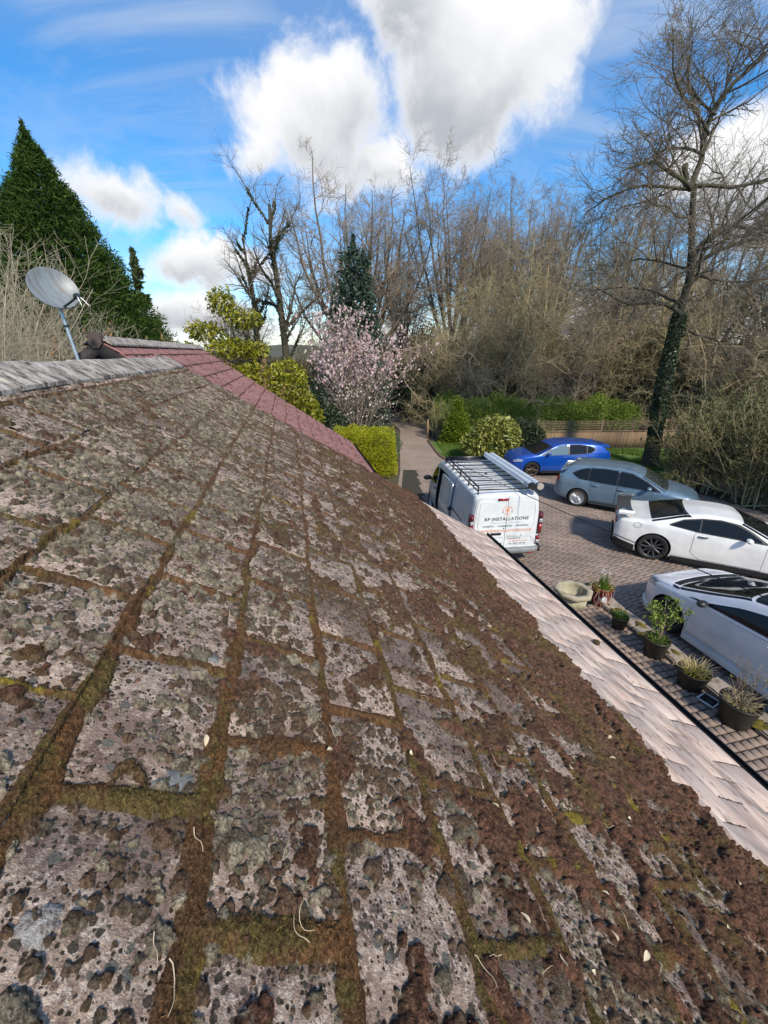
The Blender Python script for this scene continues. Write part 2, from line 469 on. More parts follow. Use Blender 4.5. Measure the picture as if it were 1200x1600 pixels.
# gutter: a half-round black trough
tip = rp(0, V0 + 16.30 * GA, 0.045); sG = float((tip - CAMP) @ SH) + 0.018; zG = float(tip[2]) - 0.018
mb = MB()
prof = []
for a in np.linspace(PI, 2 * PI, 13): prof.append((0.046 * math.cos(a), 0.046 * math.sin(a)))
prof += [(0.050, 0.006), (0.042, 0.006)]
for a in np.linspace(2 * PI, PI, 13): prof.append((0.041 * math.cos(a), 0.041 * math.sin(a)))
prof.append((-0.046, 0.004))
Pg = np.array([[sz(sG + a, r, zG + b) for (a, b) in prof] for r in np.linspace(R_NEAR, R_FAR + 0.05, 12)]) - HL
mb.grid(Pg)
gut = mb.build('gutter', M_black, HOUSE, smooth=True)

# roof tiles: one mesh per kind, copied tile by tile
RM = Matrix(((SV[0], RV[0], NV[0]), (SV[1], RV[1], NV[1]), (SV[2], RV[2], NV[2])))
STEP_T, STEP_C = 0.014, 0.0012


def tile_mesh(name, w, l, th, mat, seed):
    r_ = random.Random(seed)
    w2 = w / 2; ch = min(0.004, th * .5)
    j = lambda a: r_.uniform(-a, a)
    # origin at the middle of the lower edge, x runs down the slope
    bot = [(-l, -w2, -th), (0, -w2, -th), (0, w2, -th), (-l, w2, -th)]
    mid = [(-l, -w2, -ch), (0 + j(.002), -w2, -ch), (0 + j(.002), w2, -ch), (-l, w2, -ch)]
    n = 5
    edge = [(-ch + j(.003), -w2 + ch + (w - 2 * ch) * i / n, j(.0008 if th > .005 else 0)) for i in range(n + 1)]
    lowm = [(j(.002), -w2 + w * i / n, -ch) for i in range(n + 1)]
    v = bot + mid + [(-l, -w2 + ch, 0), (-l, w2 - ch, 0)] + edge + lowm
    E0 = 10; L0 = 10 + n + 1
    f4 = [(0, 3, 2, 1), (0, 1, 5, 4), (3, 7, 6, 2), (4, 5, E0, 8), (7, 9, E0 + n, 6), (1, 2, L0 + n, L0)]
    f4 += [(L0 + i, L0 + i + 1, E0 + i + 1, E0 + i) for i in range(n)]
    f3 = [(5, L0, E0), (6, E0 + n, L0 + n), (1, L0, 5), (2, 6, L0 + n)]
    top = [[8] + [E0 + i for i in range(n + 1)] + [9]]
    return make_mesh(name, v, [np.array(f4), np.array(f3), np.array(top)], mat)


TW = 2 * HS - 0.005
tiles_t = [tile_mesh('roof_tile', TW, GA + 0.06, 0.012, M_tile, i) for i in range(3)]
tiles_c = [tile_mesh('roof_tile', TW - 0.001, GA + 0.03, 0.0016, M_clean, 10 + i) for i in range(3)]
half_t = tile_mesh('roof_tile', HS - 0.005, GA + 0.06, 0.012, M_tile, 21)
half_c = tile_mesh('roof_tile', HS - 0.005, GA + 0.03, 0.0016, M_clean, 22)
last_c = [tile_mesh('roof_tile', TW - 0.001, 1.34 * GA, 0.0016, M_clean, 30 + i) for i in range(2)]
top_t = tile_mesh('roof_tile', TW, 0.2, 0.012, M_tile, 40)


def tile_h(v):          # height of the tile face above the base plane, by course position
    k = np.floor(v); st = np.where(k >= 11, STEP_C, STEP_T)
    h = st * (v - k)
    return h + np.where(v > 15, 0.036 * np.clip((v - 15) / 1.3, 0, 1), 0)


for k in range(-2, 16):
    clean = k >= 11
    st = STEP_C if clean else STEP_T
    n0 = U_MIN if (U_MIN - (0 if k % 2 else 1)) % 2 == 0 else U_MIN + 1
    row = [(n, 2) for n in range(n0, U_MAX - 1, 2)]
    if row[-1][0] + 2 < U_MAX: row.append((row[-1][0] + 2, 1))
    for n, wd in row:
        vlow = k + 1.0
        ang = -math.atan2(st, GA)
        if k == 15:
            vlow = 16.3; ang = -math.atan2(0.036 + STEP_C, 1.3 * GA); me = last_c[random.randrange(2)] if wd == 2 else half_c
        elif k == -2: me = top_t if wd == 2 else half_t
        elif clean: me = tiles_c[random.randrange(3)] if wd == 2 else half_c
        else: me = tiles_t[random.randrange(3)] if wd == 2 else half_t
        jj = .06 if clean else 1.0
        h = float(tile_h(np.array(vlow - 1e-6))) + random.uniform(-0.0012, 0.0012) * jj
        pos = rp(R0 + (n + wd / 2) * HS + random.uniform(-.0012, .0012), V0 + vlow * GA + random.uniform(-.003, .003), h) - HL
        # a positive turn about local y tips the lower edge down, so the lift is a negative turn
        Mx = RM @ Matrix.Rotation(ang + random.uniform(-.002, .002) * jj, 3, 'Y') @ Matrix.Rotation(random.uniform(-.004, .004), 3, 'Z')
        M4 = Mx.to_4x4(); M4.translation = Vector(pos)
        add('roof_tile', me, roof, mat4=M4)

# ridge tiles: angled cappings with a rounded back
def ridge_mesh(name, length, mat, wing=0.205, th=0.02, up=0.03):
    prof = []
    ca, sa = math.cos(RPIT), math.sin(RPIT)
    for t in (wing, wing * .75, wing * .5, wing * .25): prof.append((-t * ca, -t * sa))
    for a in np.linspace(-0.5, 0.5, 5): prof.append((0.05 * math.sin(a), 0.05 * math.cos(a) - 0.058))
    for t in (wing * .25, wing * .5, wing * .75, wing): prof.append((t * ca, -t * sa))
    prof = np.array(prof)
    inner = prof.copy(); inner[:, 1] -= th
    rows = 14
    P = np.zeros((rows, len(prof), 3)); Q = P.copy()
    for i in range(rows):
        y = length * i / (rows - 1)
        w = np.array([0.004 * (fbm(np.array(y * 14 + 3 * j), np.array(j * 1.7), 5) - .5) for j in range(len(prof))])
        P[i, :, 0] = prof[:, 0]; P[i, :, 1] = y; P[i, :, 2] = prof[:, 1] + up + w
        P[i, 0, 0] -= 0.008 * w[0] / 0.002; P[i, -1, 0] += 0.006 * w[-1] / 0.002
        Q[i] = P[i]; Q[i, :, 2] -= th
    mbx = MB(); mbx.grid(P); mbx.grid(Q[:, ::-1])
    for col in (0, -1):
        e = np.stack([P[:, col], Q[:, col]], 1)
        mbx.grid(e if col == 0 else e[:, ::-1])
    for rw in (0, -1):
        e = np.stack([P[rw], Q[rw]], 0)
        mbx.grid(e if rw == -1 else e[::-1])
    return mbx.mesh(name, mat, smooth=False)


rid_me = ridge_mesh('ridge_tile', 0.452, M_ridge)
RZ = Matrix.Rotation(-YAW, 4, 'Z')
zR = zA + 0.03
r = R_NEAR
i = 0
while r < R_FAR - 0.2:
    M4 = Matrix.Rotation(random.uniform(-.008, .008), 4, 'X') @ Matrix.Rotation(random.uniform(-.012, .012), 4, 'Y')
    M4 = RZ @ M4
    M4.translation = Vector(sz(sA, r, zR + (0.004 if i % 2 else 0.0)) - HL)
    o = add('ridge_tile', rid_me, roof, mat4=M4)
    r += 0.458; i += 1

# ------------------------------------------------------------------ moss
def course_joint(r, vm):
    """distances (m) to the nearest course line and to the nearest side joint"""
    v = (vm - V0) / GA
    u = (r - R0) / HS
    wx = (fbm(r * 7, vm * 7, 11) - .5) * 0.05; wy = (fbm(r * 6, vm * 6, 12) - .5) * 0.045
    vv = v + wy / GA * 0.8
    kk = np.round(vv - 0.03); dl = (vv - 0.03 - kk) * GA
    k = np.floor(vv)
    par = np.where(np.mod(k, 2) == 0, 1, 0)
    uu = u + wx / HS * 0.55
    un = np.round((uu - par) / 2) * 2 + par
    dj = (uu - un) * HS
    return v, u, dl, dj, kk, k, un


MOSS = []


def stamp_cushions(Hc, Ki, r0, v0, cell, lst):
    nr, nv = Hc.shape
    for (cr, cv, rad, hh, kid) in lst:
        m = int(rad * 1.35 / cell) + 2
        ir = int((cr - r0) / cell); iv = int((cv - v0) / cell)
        a0, a1, b0, b1 = max(ir - m, 0), min(ir + m + 1, nr), max(iv - m, 0), min(iv + m + 1, nv)
        if a0 >= a1 or b0 >= b1: continue
        rr = (np.arange(a0, a1) * cell + r0 - cr)[:, None]; vv = (np.arange(b0, b1) * cell + v0 - cv)[None]
        th = np.arctan2(vv, rr)
        rad2 = rad * (1 + 0.18 * np.sin(3 * th + kid * 7) + 0.1 * np.sin(5 * th + kid * 13))
        d2 = (rr * rr + vv * vv) / rad2 ** 2
        h = hh * np.sqrt(np.clip(1 - d2, 0, 1))
        sub = Hc[a0:a1, b0:b1]; w = h > sub
        sub[w] = h[w]; Ki[a0:a1, b0:b1][w] = kid


def cover_bias(r, v):
    b = np.interp(v, [-1.2, 1, 3, 5, 6.5, 8, 9.2, 10.5, 11.5], [-.22, -.21, -.16, -.12, -.07, .0, .07, .13, .20])
    b = b + np.where((v > 5), 0.04 * np.clip(r - 1.2, 0, 2), 0)
    b = b + 0.05 * np.clip(1 - r / 0.5, 0, 1) * (v < 3.5)
    return b


def moss_zone(name, r0, r1, cell, seed):
    va, vb = V0 - 1.25 * GA, V0 + 11.75 * GA
    nr = int((r1 - r0) / cell) + 2; nv = int((vb - va) / cell) + 1
    g = np.random.default_rng(seed)
    rr, vm = np.meshgrid(r0 + np.arange(nr) * cell, va + np.arange(nv) * cell, indexing='ij')
    v, u, dl, dj, kk, k, un = course_joint(rr, vm)
    nA = fbm(rr * 9, vm * 9, 31, 3); nB = fbm(rr * 30, vm * 30, 41, 3); nC = fbm(rr * 2.2, vm * 2.2, 51, 3)
    # bands in the course lines and the side joints
    near = np.clip(1.3 - rr / 2.6, 0.45, 1.2)
    upper = np.clip((v + 1.5) / 4.5, 0.55, 1.0)
    wl = (0.008 + 0.025 * np.clip(nA * 1.5 - .12, 0.1, 1.2)) * near * upper
    wj = (0.006 + 0.022 * np.clip(fbm(rr * 8 + 40, vm * 8, 33, 3) * 1.6 - .25, 0, 1.2)) * near * upper
    wj = wj * np.where(_h(un.astype(np.int64), k.astype(np.int64), 5) < 0.86, 1.0, 0.55)
    A = 0.013 * (0.55 + 0.9 * nA)
    hb = A * np.clip(1 - (dl / wl) ** 2, 0, 1) ** 0.6
    hj = A * 0.95 * np.clip(1 - (dj / wj) ** 2, 0, 1) ** 0.6
    f3, cid3 = worley(rr * 60 + nB, vm * 60 + nA, 74)
    hband = np.maximum(hb, hj) * (.62 + .5 * np.sqrt(np.clip(1 - (f3 / .8) ** 2, 0, 1)))
    # spreading mats
    bias = cover_bias(rr, v)
    pn = fbm(rr * 8.5, vm * 11, 61, 4) + bias - 0.52
    pn = pn + (nB - .5) * 0.13
    wq = (fbm(rr * 40, vm * 40, 72, 2) - .5) * .9
    f1, cid = worley(rr * 38 + wq, vm * 38 + wq, 71); f2, cid2 = worley(rr * 95 + wq, vm * 95, 73)
    lump = .28 + .62 * np.sqrt(np.clip(1 - (f1 / .80) ** 2, 0, 1)) * (.55 + .9 * cid) + .22 * np.sqrt(np.clip(1 - (f2 / .8) ** 2, 0, 1))
    pn = pn - .10 * np.clip(f1 - .52, 0, 1) + (cid - .5) * .16
    hp = np.clip(pn / 0.07, 0, 1) ** 0.6 * (0.0085 + 0.0105 * np.clip(v / 10, 0, 1)) * lump
    edge = np.clip((v - 9.6) / 1.8, 0, 1)
    hp = hp * (1 + 0.9 * edge)
    # cushions
    Hc = np.zeros_like(rr); Ki = np.zeros_like(rr)
    area = (r1 - r0) * (vb - va)
    lst = []
    dens = 7500 if cell < 0.0055 else (4200 if cell < 0.009 else 1700)
    cnt = int(area * dens)
    cr = g.uniform(r0 - .03, r1 + .03, cnt); cv = g.uniform(va, vb, cnt)
    cl = fbm(cr * 4, cv * 4, 81, 3)
    vv_ = (cv - V0) / GA
    keep = g.random(cnt) < np.clip(0.40 + (cl - .5) * 2.6 + 0.25 * np.clip(3.5 - vv_, -1, 1.2) * np.clip(cr - .2, 0, 1.2), 0.14, 1)
    # the pale upper tiles in the near right stay mostly bare
    rad = np.clip(g.lognormal(math.log(0.0062), 0.45, cnt), 0.003, 0.022) * (1.0 if cell < .0055 else 1.15 if cell < .009 else 1.6)
    kid = g.random(cnt)
    for i in np.nonzero(keep)[0]:
        lst.append((cr[i], cv[i], rad[i], min(rad[i] * 0.85, 0.014), kid[i]))
    # a few clusters of big cushions low on the near left
    for _ in range(int(14 * area)):
        a, b = g.uniform(r0, r1), g.uniform(va, vb)
        for q in range(g.integers(3, 9)):
            lst.append((a + g.normal() * .03, b + g.normal() * .025, g.uniform(.010, .026), g.uniform(.008, .015), g.random()))
    stamp_cushions(Hc, Ki, r0, va, cell, lst)
    H = np.maximum(np.maximum(hband, hp), Hc)
    ragged = 11.42 + (fbm(rr * 9, vm * 0 + 3, 91, 3) - .5) * 0.75 + (fbm(rr * 30, vm * 9, 92, 2) - .5) * .35
    H = np.where(v > ragged, 0, H)
    H = np.where(v < -1.05 + (nB - .5) * .3, 0, H)
    gran = g.random(rr.shape)
    fine = fbm(rr * 120, vm * 120, 95, 2)
    Hs = H + np.where(H > .002, (gran - .5) * min(0.0045, cell * 0.8) + (fine - .5) * 0.006, 0)
    # sides of the cushions lean out a little so they read as soft mounds
    jr = (g.random(rr.shape) - .5) * cell * 0.55; jv = (g.random(rr.shape) - .5) * cell * 0.55
    P = rp(rr + jr, vm + jv, tile_h(v) + np.where(H > .0016, Hs, -0.006))
    # colours of the plants themselves
    olive = np.array([0.068, 0.051, 0.019]); rust = np.array([0.086, 0.043, 0.020]); brown = np.array([0.066, 0.037, 0.019])
    dark = np.array([0.036, 0.021, 0.014]); redb = np.array([0.084, 0.043, 0.028]); grey = np.array([0.160, 0.136, 0.096])
    char = np.array([0.060, 0.046, 0.033]); gold = np.array([0.125, 0.098, 0.016]); umber = np.array([0.074, 0.046, 0.029])

    def lerp(a, b, t): return a + (b - a) * t[..., None]
    t1 = np.clip((fbm(rr * 9, vm * 9, 101, 5) + (cid3 - .5) * .22 - .44) / .16, 0, 1); t2 = np.clip((fbm(rr * 8 + 9, vm * 8, 111, 5) + (cid3 - .5) * .2 - .53) / .10, 0, 1)
    cb = lerp(np.broadcast_to(brown, rr.shape + (3,)), np.broadcast_to(olive, rr.shape + (3,)), t1)
    cb = lerp(cb, np.broadcast_to(rust, rr.shape + (3,)), t2 * .8)
    cb = lerp(cb, np.broadcast_to(gold, rr.shape + (3,)), np.clip((fbm(rr * 7 + 5, vm * 7, 121, 3) - .66) / .07, 0, 1) * .8)
    far = np.clip((rr - 1.0) / 1.6, 0, 1) * np.clip(1.2 - v / 8, 0, 1)
    cb = lerp(cb, np.broadcast_to(redb * 1.15, rr.shape + (3,)), far * .75)
    cp = lerp(np.broadcast_to(umber, rr.shape + (3,)), np.broadcast_to(redb, rr.shape + (3,)), np.clip((nC + (cid - .5) * .5 - .38) / .2, 0, 1))
    cp = lerp(cp, np.broadcast_to(dark, rr.shape + (3,)), np.clip((fbm(rr * 14, vm * 14, 131, 3) + (cid2 - .5) * .5 - .45) / .2, 0, 1) * .8)
    cp = lerp(cp, np.broadcast_to(olive, rr.shape + (3,)), np.clip((fbm(rr * 5 + 2, vm * 5, 141, 4) + (cid - .5) * .2 - .60) / .10, 0, 1) * .6)
    gk = np.clip(0.42 + .30 * np.clip(3.2 - v, -1.2, 1) * np.clip(rr - .1, 0, 1) + (nC - .5), 0.1, 0.9)
    isg = (np.mod(Ki * 37.7, 1) < gk)
    cc = np.where(isg[..., None], grey * (0.42 + 0.68 * np.mod(Ki * 11.3, 1))[..., None], lerp(np.broadcast_to(char, rr.shape + (3,)), np.broadcast_to(umber, rr.shape + (3,)), np.mod(Ki * 5.9, 1)))
    col = np.where((Hc >= np.maximum(hband, hp))[..., None], cc, np.where((hband >= hp)[..., None], cb, cp))
    col = col * (0.55 + 1.25 * gran)[..., None]
    ok = H > .0016
    idx = np.arange(nr * nv).reshape(nr, nv)
    okf = ok[:-1, :-1] | ok[1:, :-1] | ok[1:, 1:] | ok[:-1, 1:]
    q = np.stack([idx[:-1, :-1], idx[:-1, 1:], idx[1:, 1:], idx[1:, :-1]], -1)[okf]
    q = q[:, ::-1]
    used = np.unique(q); remap = np.zeros(nr * nv, dtype=np.int64); remap[used] = np.arange(len(used))
    V = P.reshape(-1, 3)[used]
    MOSS.append((V, remap[q], col.reshape(-1, 3)[used]))
    return V, col.reshape(-1, 3)[used], H.reshape(-1)[used], (Hc < np.maximum(hband, hp)).ravel()[used]


M_moss = bpy.data.materials.new('moss'); M_moss.use_nodes = True
_n = M_moss.node_tree.nodes; _l = M_moss.node_tree.links; _b = _n['Principled BSDF']
_a = _n.new('ShaderNodeVertexColor'); _a.layer_name = 'moss_colour'
_t = _n.new('ShaderNodeTexCoord'); _z = _n.new('ShaderNodeTexNoise'); _z.inputs['Scale'].default_value = 330; _z.inputs['Detail'].default_value = 8; _z.inputs['Roughness'].default_value = .7
_l.new(_t.outputs['Object'], _z.inputs['Vector'])
_r = _n.new('ShaderNodeMapRange'); _l.new(_z.outputs['Fac'], _r.inputs[0]); _r.inputs[1].default_value = .3; _r.inputs[2].default_value = .7
_r.inputs[3].default_value = 0.25; _r.inputs[4].default_value = 2.1
_m = _n.new('ShaderNodeVectorMath'); _m.operation = 'SCALE'; _l.new(_a.outputs['Color'], _m.inputs[0]); _l.new(_r.outputs[0], _m.inputs['Scale'])
_l.new(_m.outputs[0], _b.inputs['Base Color']); _b.inputs['Roughness'].default_value = 1.0; _b.inputs['Specular IOR Level'].default_value = 0.1
_p = _n.new('ShaderNodeBump'); _p.inputs['Strength'].default_value = 1.0; _p.inputs['Distance'].default_value = .004
_l.new(_z.outputs['Fac'], _p.inputs['Height']); _l.new(_p.outputs[0], _b.inputs['Normal'])

zn = [moss_zone('moss', -0.40, 0.85, 0.0034, 1), moss_zone('moss', 0.85, 1.8, 0.0056, 4), moss_zone('moss', 1.8, 3.3, 0.0088, 2), moss_zone('moss', 3.3, R_FAR + .02, 0.013, 3)]


def moss_fibres():
    V, col, H, mat_ = zn[0]
    g = np.random.default_rng(5)
    d = np.linalg.norm(V - CAMP, axis=1)
    pr = np.clip((H - .003) / .006, 0, 1) * np.clip(2.1 - d, 0.0, 1.0) * .5
    sel = np.nonzero(g.random(len(V)) < pr * 1.0)[0]
    sel = np.repeat(sel, 2)
    n = len(sel)
    base = V[sel] + g.normal(size=(n, 3)) * .0015
    dirn = NV + g.normal(size=(n, 3)) * 0.55; dirn /= np.linalg.norm(dirn, axis=1, keepdims=True)
    side = np.cross(dirn, g.normal(size=(n, 3))); side /= np.linalg.norm(side, axis=1, keepdims=True)
    ln = (g.uniform(.0022, .0048, n) * np.where(mat_[sel], 1.55, .75))[:, None]; wd = g.uniform(.0005, .0009, n)[:, None]
    v = np.stack([base - side * wd - dirn * .002, base + side * wd - dirn * .002, base + dirn * ln], 1).reshape(-1, 3)
    MOSS.append((v, np.arange(3 * n).reshape(-1, 3), np.repeat(col[sel] * g.uniform(.5, 2.3, (n, 1)), 3, 0)))


moss_fibres()
_off = np.cumsum([0] + [len(m_[0]) for m_ in MOSS])
_me = make_mesh('moss', np.vstack([m_[0] for m_ in MOSS]), [m_[1] + o_ for m_, o_ in zip(MOSS, _off)], M_moss, smooth=True)
_c4 = np.ones((_off[-1], 4), dtype=np.float32); _c4[:, :3] = np.vstack([m_[2] for m_ in MOSS])
_me.color_attributes.new('moss_colour', 'FLOAT_COLOR', 'POINT').data.foreach_set('color', _c4.ravel())
_o = add('moss', _me); _o['kind'] = 'stuff'; _o['label'] = 'brown and olive moss with lichen cushions growing over the roof tiles'; _o['category'] = 'moss'

# ------------------------------------------------------------------ litter on the roof
M_leafdry = mk('dry_leaf', (0.50, 0.40, 0.24), (0.60, 0.52, 0.37), rough=0.7, scale=30, objr=.5)
M_twig = mk('pale_twig', (0.55, 0.44, 0.30), (0.42, 0.32, 0.2), rough=0.8, scale=30, objr=.5)
M_lich = mk('white_lichen', (0.66, 0.63, 0.58), (0.34, 0.28, 0.25), rough=1, spec=.05, scale=90, lo=.44, hi=.6, bump=1, bscale=200)
M_lichg = mk('grey_lichen', (0.15, 0.155, 0.15), (0.22, 0.215, 0.2), rough=0.95, scale=90, bump=.4, bscale=200)


def roof_mat(u, v, h, ang):
    vm = V0 + v * GA
    M = (RM @ Matrix.Rotation(ang, 3, 'Z')).to_4x4()
    M.translation = Vector(rp(R0 + u * HS, vm, float(tile_h(np.array(v))) + h))
    return M


def litter():
    rg = random.Random(3)
    def leaf_me(k):
        L = rg.uniform(.028, .042); W = rg.uniform(.005, .009); P = []
        for i in range(8):
            t = i / 7; w = W * math.sin(PI * min(1, t * 1.05 + .02)) ** .8 + .0006
            z = 0.010 * math.sin(t * 2.6 + k) + .006 * t
            P.append([(t * L - L / 2, -w, z + .002), (t * L - L / 2, 0, z - .001), (t * L - L / 2, w, z + .002)])
        P = np.array(P); m = MB().grid(P); Q = P.copy(); Q[..., 2] -= .0009; m.grid(Q[:, ::-1])
        return m.mesh('fallen_leaf', M_leafdry, True)
    ms = [leaf_me(k) for k in range(4)]
    leaves = [(1.7, 5.87), (0.23, 5.62), (-0.17, 5.84), (-0.24, 6.2), (-0.11, 6.93), (0.32, 8.85), (0.0, 8.95), (-0.49, 8.77), (0.62, 6.9),
              (0.11, 6.67), (1.83, 9.74), (2.15, 8.54), (3.88, 9.41), (5.66, 7.76), (0.92, 8.99), (2.33, 4.95), (1.7, 2.9), (1.99, 3.97), (8.21, 2.85), (3.1, 7.9), (4.7, 9.9), (1.2, 10.2)]
    for i, (u, v) in enumerate(leaves):
        o = add('fallen_leaf', ms[i % 4], mat4=roof_mat(u, v, .022, rg.uniform(-2, 2)))
        s = rg.uniform(.5, .9); o.scale = (s, s, s)
        tag(o, 'thin dry straw coloured leaf lying on the moss of the roof', 'leaf', 'dry leaves on the mossy roof')
    def twig_me(k):
        n = 9; L = rg.uniform(.05, .085); a = rg.uniform(-1, 1); P = []
        x = y = 0; th = 0
        for i in range(n):
            P.append((x, y, .004 + .006 * math.sin(i * .8 + k))); th += a * .28 + rg.uniform(-.18, .18)
            x += L / n * math.cos(th); y += L / n * math.sin(th)
        return MB().tube(P, np.linspace(.0011, .0006, n), 5).mesh('twig', M_twig, True)
    mt_ = [twig_me(k) for k in range(5)]
    tw = [(3.78, 5.54), (0.43, 7.04), (-0.16, 4.93), (-0.11, 5.24), (-0.27, 5.58), (0.05, 9.26), (1.83, 7.91), (2.41, 3.99), (0.73, 2.94), (0.58, 3.55),
          (0.23, 3.68), (-0.1, 3.7), (-0.24, 2.94), (-0.07, 2.85), (4.6, 2.81), (5.54, 1.43), (10.81, 0.22), (2.6, 6.4), (1.1, 4.6), (3.3, 8.8), (0.5, 8.1)]
    for i, (u, v) in enumerate(tw):
        o = add('twig', mt_[i % 5], mat4=roof_mat(u, v, .020, rg.uniform(-3, 3)))
        s = rg.uniform(.6, 1.0) * (1.7 if i == 14 else 1)
        o.scale = (s, s, s)
        tag(o, 'thin pale curled twig lying on the moss of the roof', 'twig', 'pale twigs on the mossy roof')
    def patch(name, u, v, ru, rv_, mat):
        n = 40; pr = []
        for i in range(n):
            a = i / n * 2 * PI; k = 1 + .16 * math.sin(3 * a + u * 9) + .12 * math.sin(7 * a + v * 5) + rg.uniform(-.10, .10)
            pr.append((rv_ * k * math.cos(a), ru * k * math.sin(a), .0))
        v_ = [(0, 0, .0009)] + [(x, y, .0005) for x, y, _ in pr] + [(x * 1.02, y * 1.02, -.002) for x, y, _ in pr]
        f3 = [(0, 1 + i, 1 + (i + 1) % n) for i in range(n)]
        f4 = [(1 + i, 1 + n + i, 1 + n + (i + 1) % n, 1 + (i + 1) % n) for i in range(n)]
        me = make_mesh(name, v_, [np.array(f3), np.array(f4)], mat)
        M = roof_mat(u, v, .0012, .5); M.translation -= Vector(HL)
        add(name, me, roof, mat4=M)
    patch('lichen_patch', 0.02, 2.36, .022, .024, M_lich)
    patch('lichen_patch', 1.24, 2.80, .030, .036, M_lichg)
    patch('lichen_patch', 3.26, 2.84, .014, .016, M_lichg)
    patch('lichen_patch', 2.2, 3.74, .014, .018, M_lichg)
    # a knocked-off moss cushion on the cleaned tiles
    m = MB(); nn = 22
    P = np.zeros((9, nn, 3))
    for i in range(9):
        for j in range(nn):
            a = j / nn * 2 * PI; e = i / 8 * PI / 2
            k = 1 + .18 * (random.random() - .5)
            P[i, j] = (.052 * math.cos(a) * math.cos(e) * k, .034 * math.sin(a) * math.cos(e) * k, .03 * math.sin(e) * k)
    P = np.concatenate([P, P[:, :1]], 1); m.grid(P)
    mm = mk('moss_clod', (0.10, 0.075, 0.012), (0.045, 0.03, 0.012), rough=1, scale=60, bump=1, bscale=150)
    o = m.build('moss_clump', mm, None, True, mat4=roof_mat(13.4, 15.45, .012, .6))
    tag(o, 'loose round clump of olive moss on the cleaned pale tiles by the gutter', 'moss clump')


litter()


def clean_flecks():
    g = np.random.default_rng(17)
    V, F, n = [], [], 0
    def blob(u, v, lr, lv, h=.0022):
        nonlocal n
        a = np.linspace(0, 2 * PI, 9)[:-1]; k = 1 + .35 * g.normal(size=8) * .5
        r = R0 + u * HS + lr * np.cos(a) * k; vv = V0 + v * GA + lv * np.sin(a) * k
        hh = float(tile_h(np.array(v)))
        P = np.vstack([rp(r, vv, hh + .0003), rp(np.array([R0 + u * HS]), np.array([V0 + v * GA]), hh + h)])
        V.append(P); F.append(np.array([(i, 8, (i + 1) % 8) for i in range(8)]) + n); n += 9
    for _ in range(1500):
        v = g.uniform(11.45, 16.2); u = g.uniform(U_MIN, U_MAX); 
        if fbm(np.array(u * .9), np.array(v * 2.2), 3) < .5: continue
        blob(u, v, g.uniform(.006, .030), g.uniform(.0018, .0045))
    for k in range(11, 16):  # dark dashes laid over some side joints, painting in the gap shade
        for un in range(U_MIN, U_MAX):
            if (un - (0 if k % 2 else 1)) % 2: continue
            if g.random() < .55:
                v0 = k + g.uniform(.06, .3); v1 = k + 1 - g.uniform(0, .12) if k < 15 else k + 1.2
                for q in np.arange(v0, v1, .055): blob(un + g.normal() * .012, q, .0042 * g.uniform(.7, 1.3), .012, .0032)
    me = make_mesh('moss_fleck_gap_shade', np.vstack(V), np.vstack(F), mk('dark_fleck', (.035, .025, .018), (.07, .05, .03), rough=1, scale=60))
    o = add('moss_fleck_gap_shade', me); o['kind'] = 'stuff'


clean_flecks()
# ------------------------------------------------------------------ ground, drive, path
def struct(o): o['kind'] = 'structure'; return o


M_soil = mk('garden_soil', (0.055, 0.042, 0.028), (0.09, 0.075, 0.045), rough=1, scale=3, bump=.5, bscale=20, col3=(0.05, 0.075, 0.02), scale3=.6)
M_drive = mk('drive_blocks', (0.22, 0.16, 0.127), (0.32, 0.25, 0.207), rough=0.75, scale=9, island=.5, objr=.5, bump=.3, bscale=160, col3=(0.135, 0.108, 0.09), scale3=.8, lo3=.42, hi3=.68)
M_drivef = mk('far_drive_paving', (0.25, 0.19, 0.15), (0.32, 0.255, 0.205), rough=0.85, scale=26, detail=8, bump=.25, bscale=60, col3=(0.20, 0.155, 0.125), scale3=.5, lo3=.45, hi3=.7)
M_joint = mk('paving_joint', (0.042, 0.034, 0.026), (0.035, 0.036, 0.02), rough=1, scale=6)
M_path = mk('path_setts', (0.21, 0.15, 0.118), (0.32, 0.245, 0.195), rough=0.85, scale=7, objr=.6, bump=.4, bscale=120, col3=(0.085, 0.07, 0.055), scale3=5, lo3=.5, hi3=.75)
M_road = mk('lane_asphalt', (0.13, 0.12, 0.12), (0.16, 0.15, 0.145), rough=.9, scale=20)

mb = MB()
gx = np.concatenate([[-600, -200], np.linspace(-60, 80, 71), [200, 600]]); gy = np.concatenate([[-200], np.linspace(-20, 90, 56), [200, 800]])
G = np.stack(np.meshgrid(gx, gy, indexing='ij') + [np.zeros((len(gx), len(gy)))], -1)
G[..., 2] = -0.02
mb.grid(G)
struct(mb.build('ground', M_soil))
hz = MB()
P = np.zeros((40, 3, 3))
for i in range(40):
    x = -320 + 640 * i / 39
    P[i, 0] = (x, 300, -1); P[i, 1] = (x, 380, 9 + 6 * math.sin(x * .011 + 1) + 3 * math.sin(x * .05)); P[i, 2] = (x, 620, 16 + 8 * math.sin(x * .008))
hz.grid(P)
M_hill = mk('wooded_hill', (0.05, 0.06, 0.035), (0.09, 0.085, 0.055), rough=1, scale=.06)
struct(hz.build('hill', M_hill, smooth=True))


def sheet(name, pts, z, mat):
    return struct(add(name, make_mesh(name, [(x, y, z) for x, y in pts], np.array([range(len(pts))]), mat)))


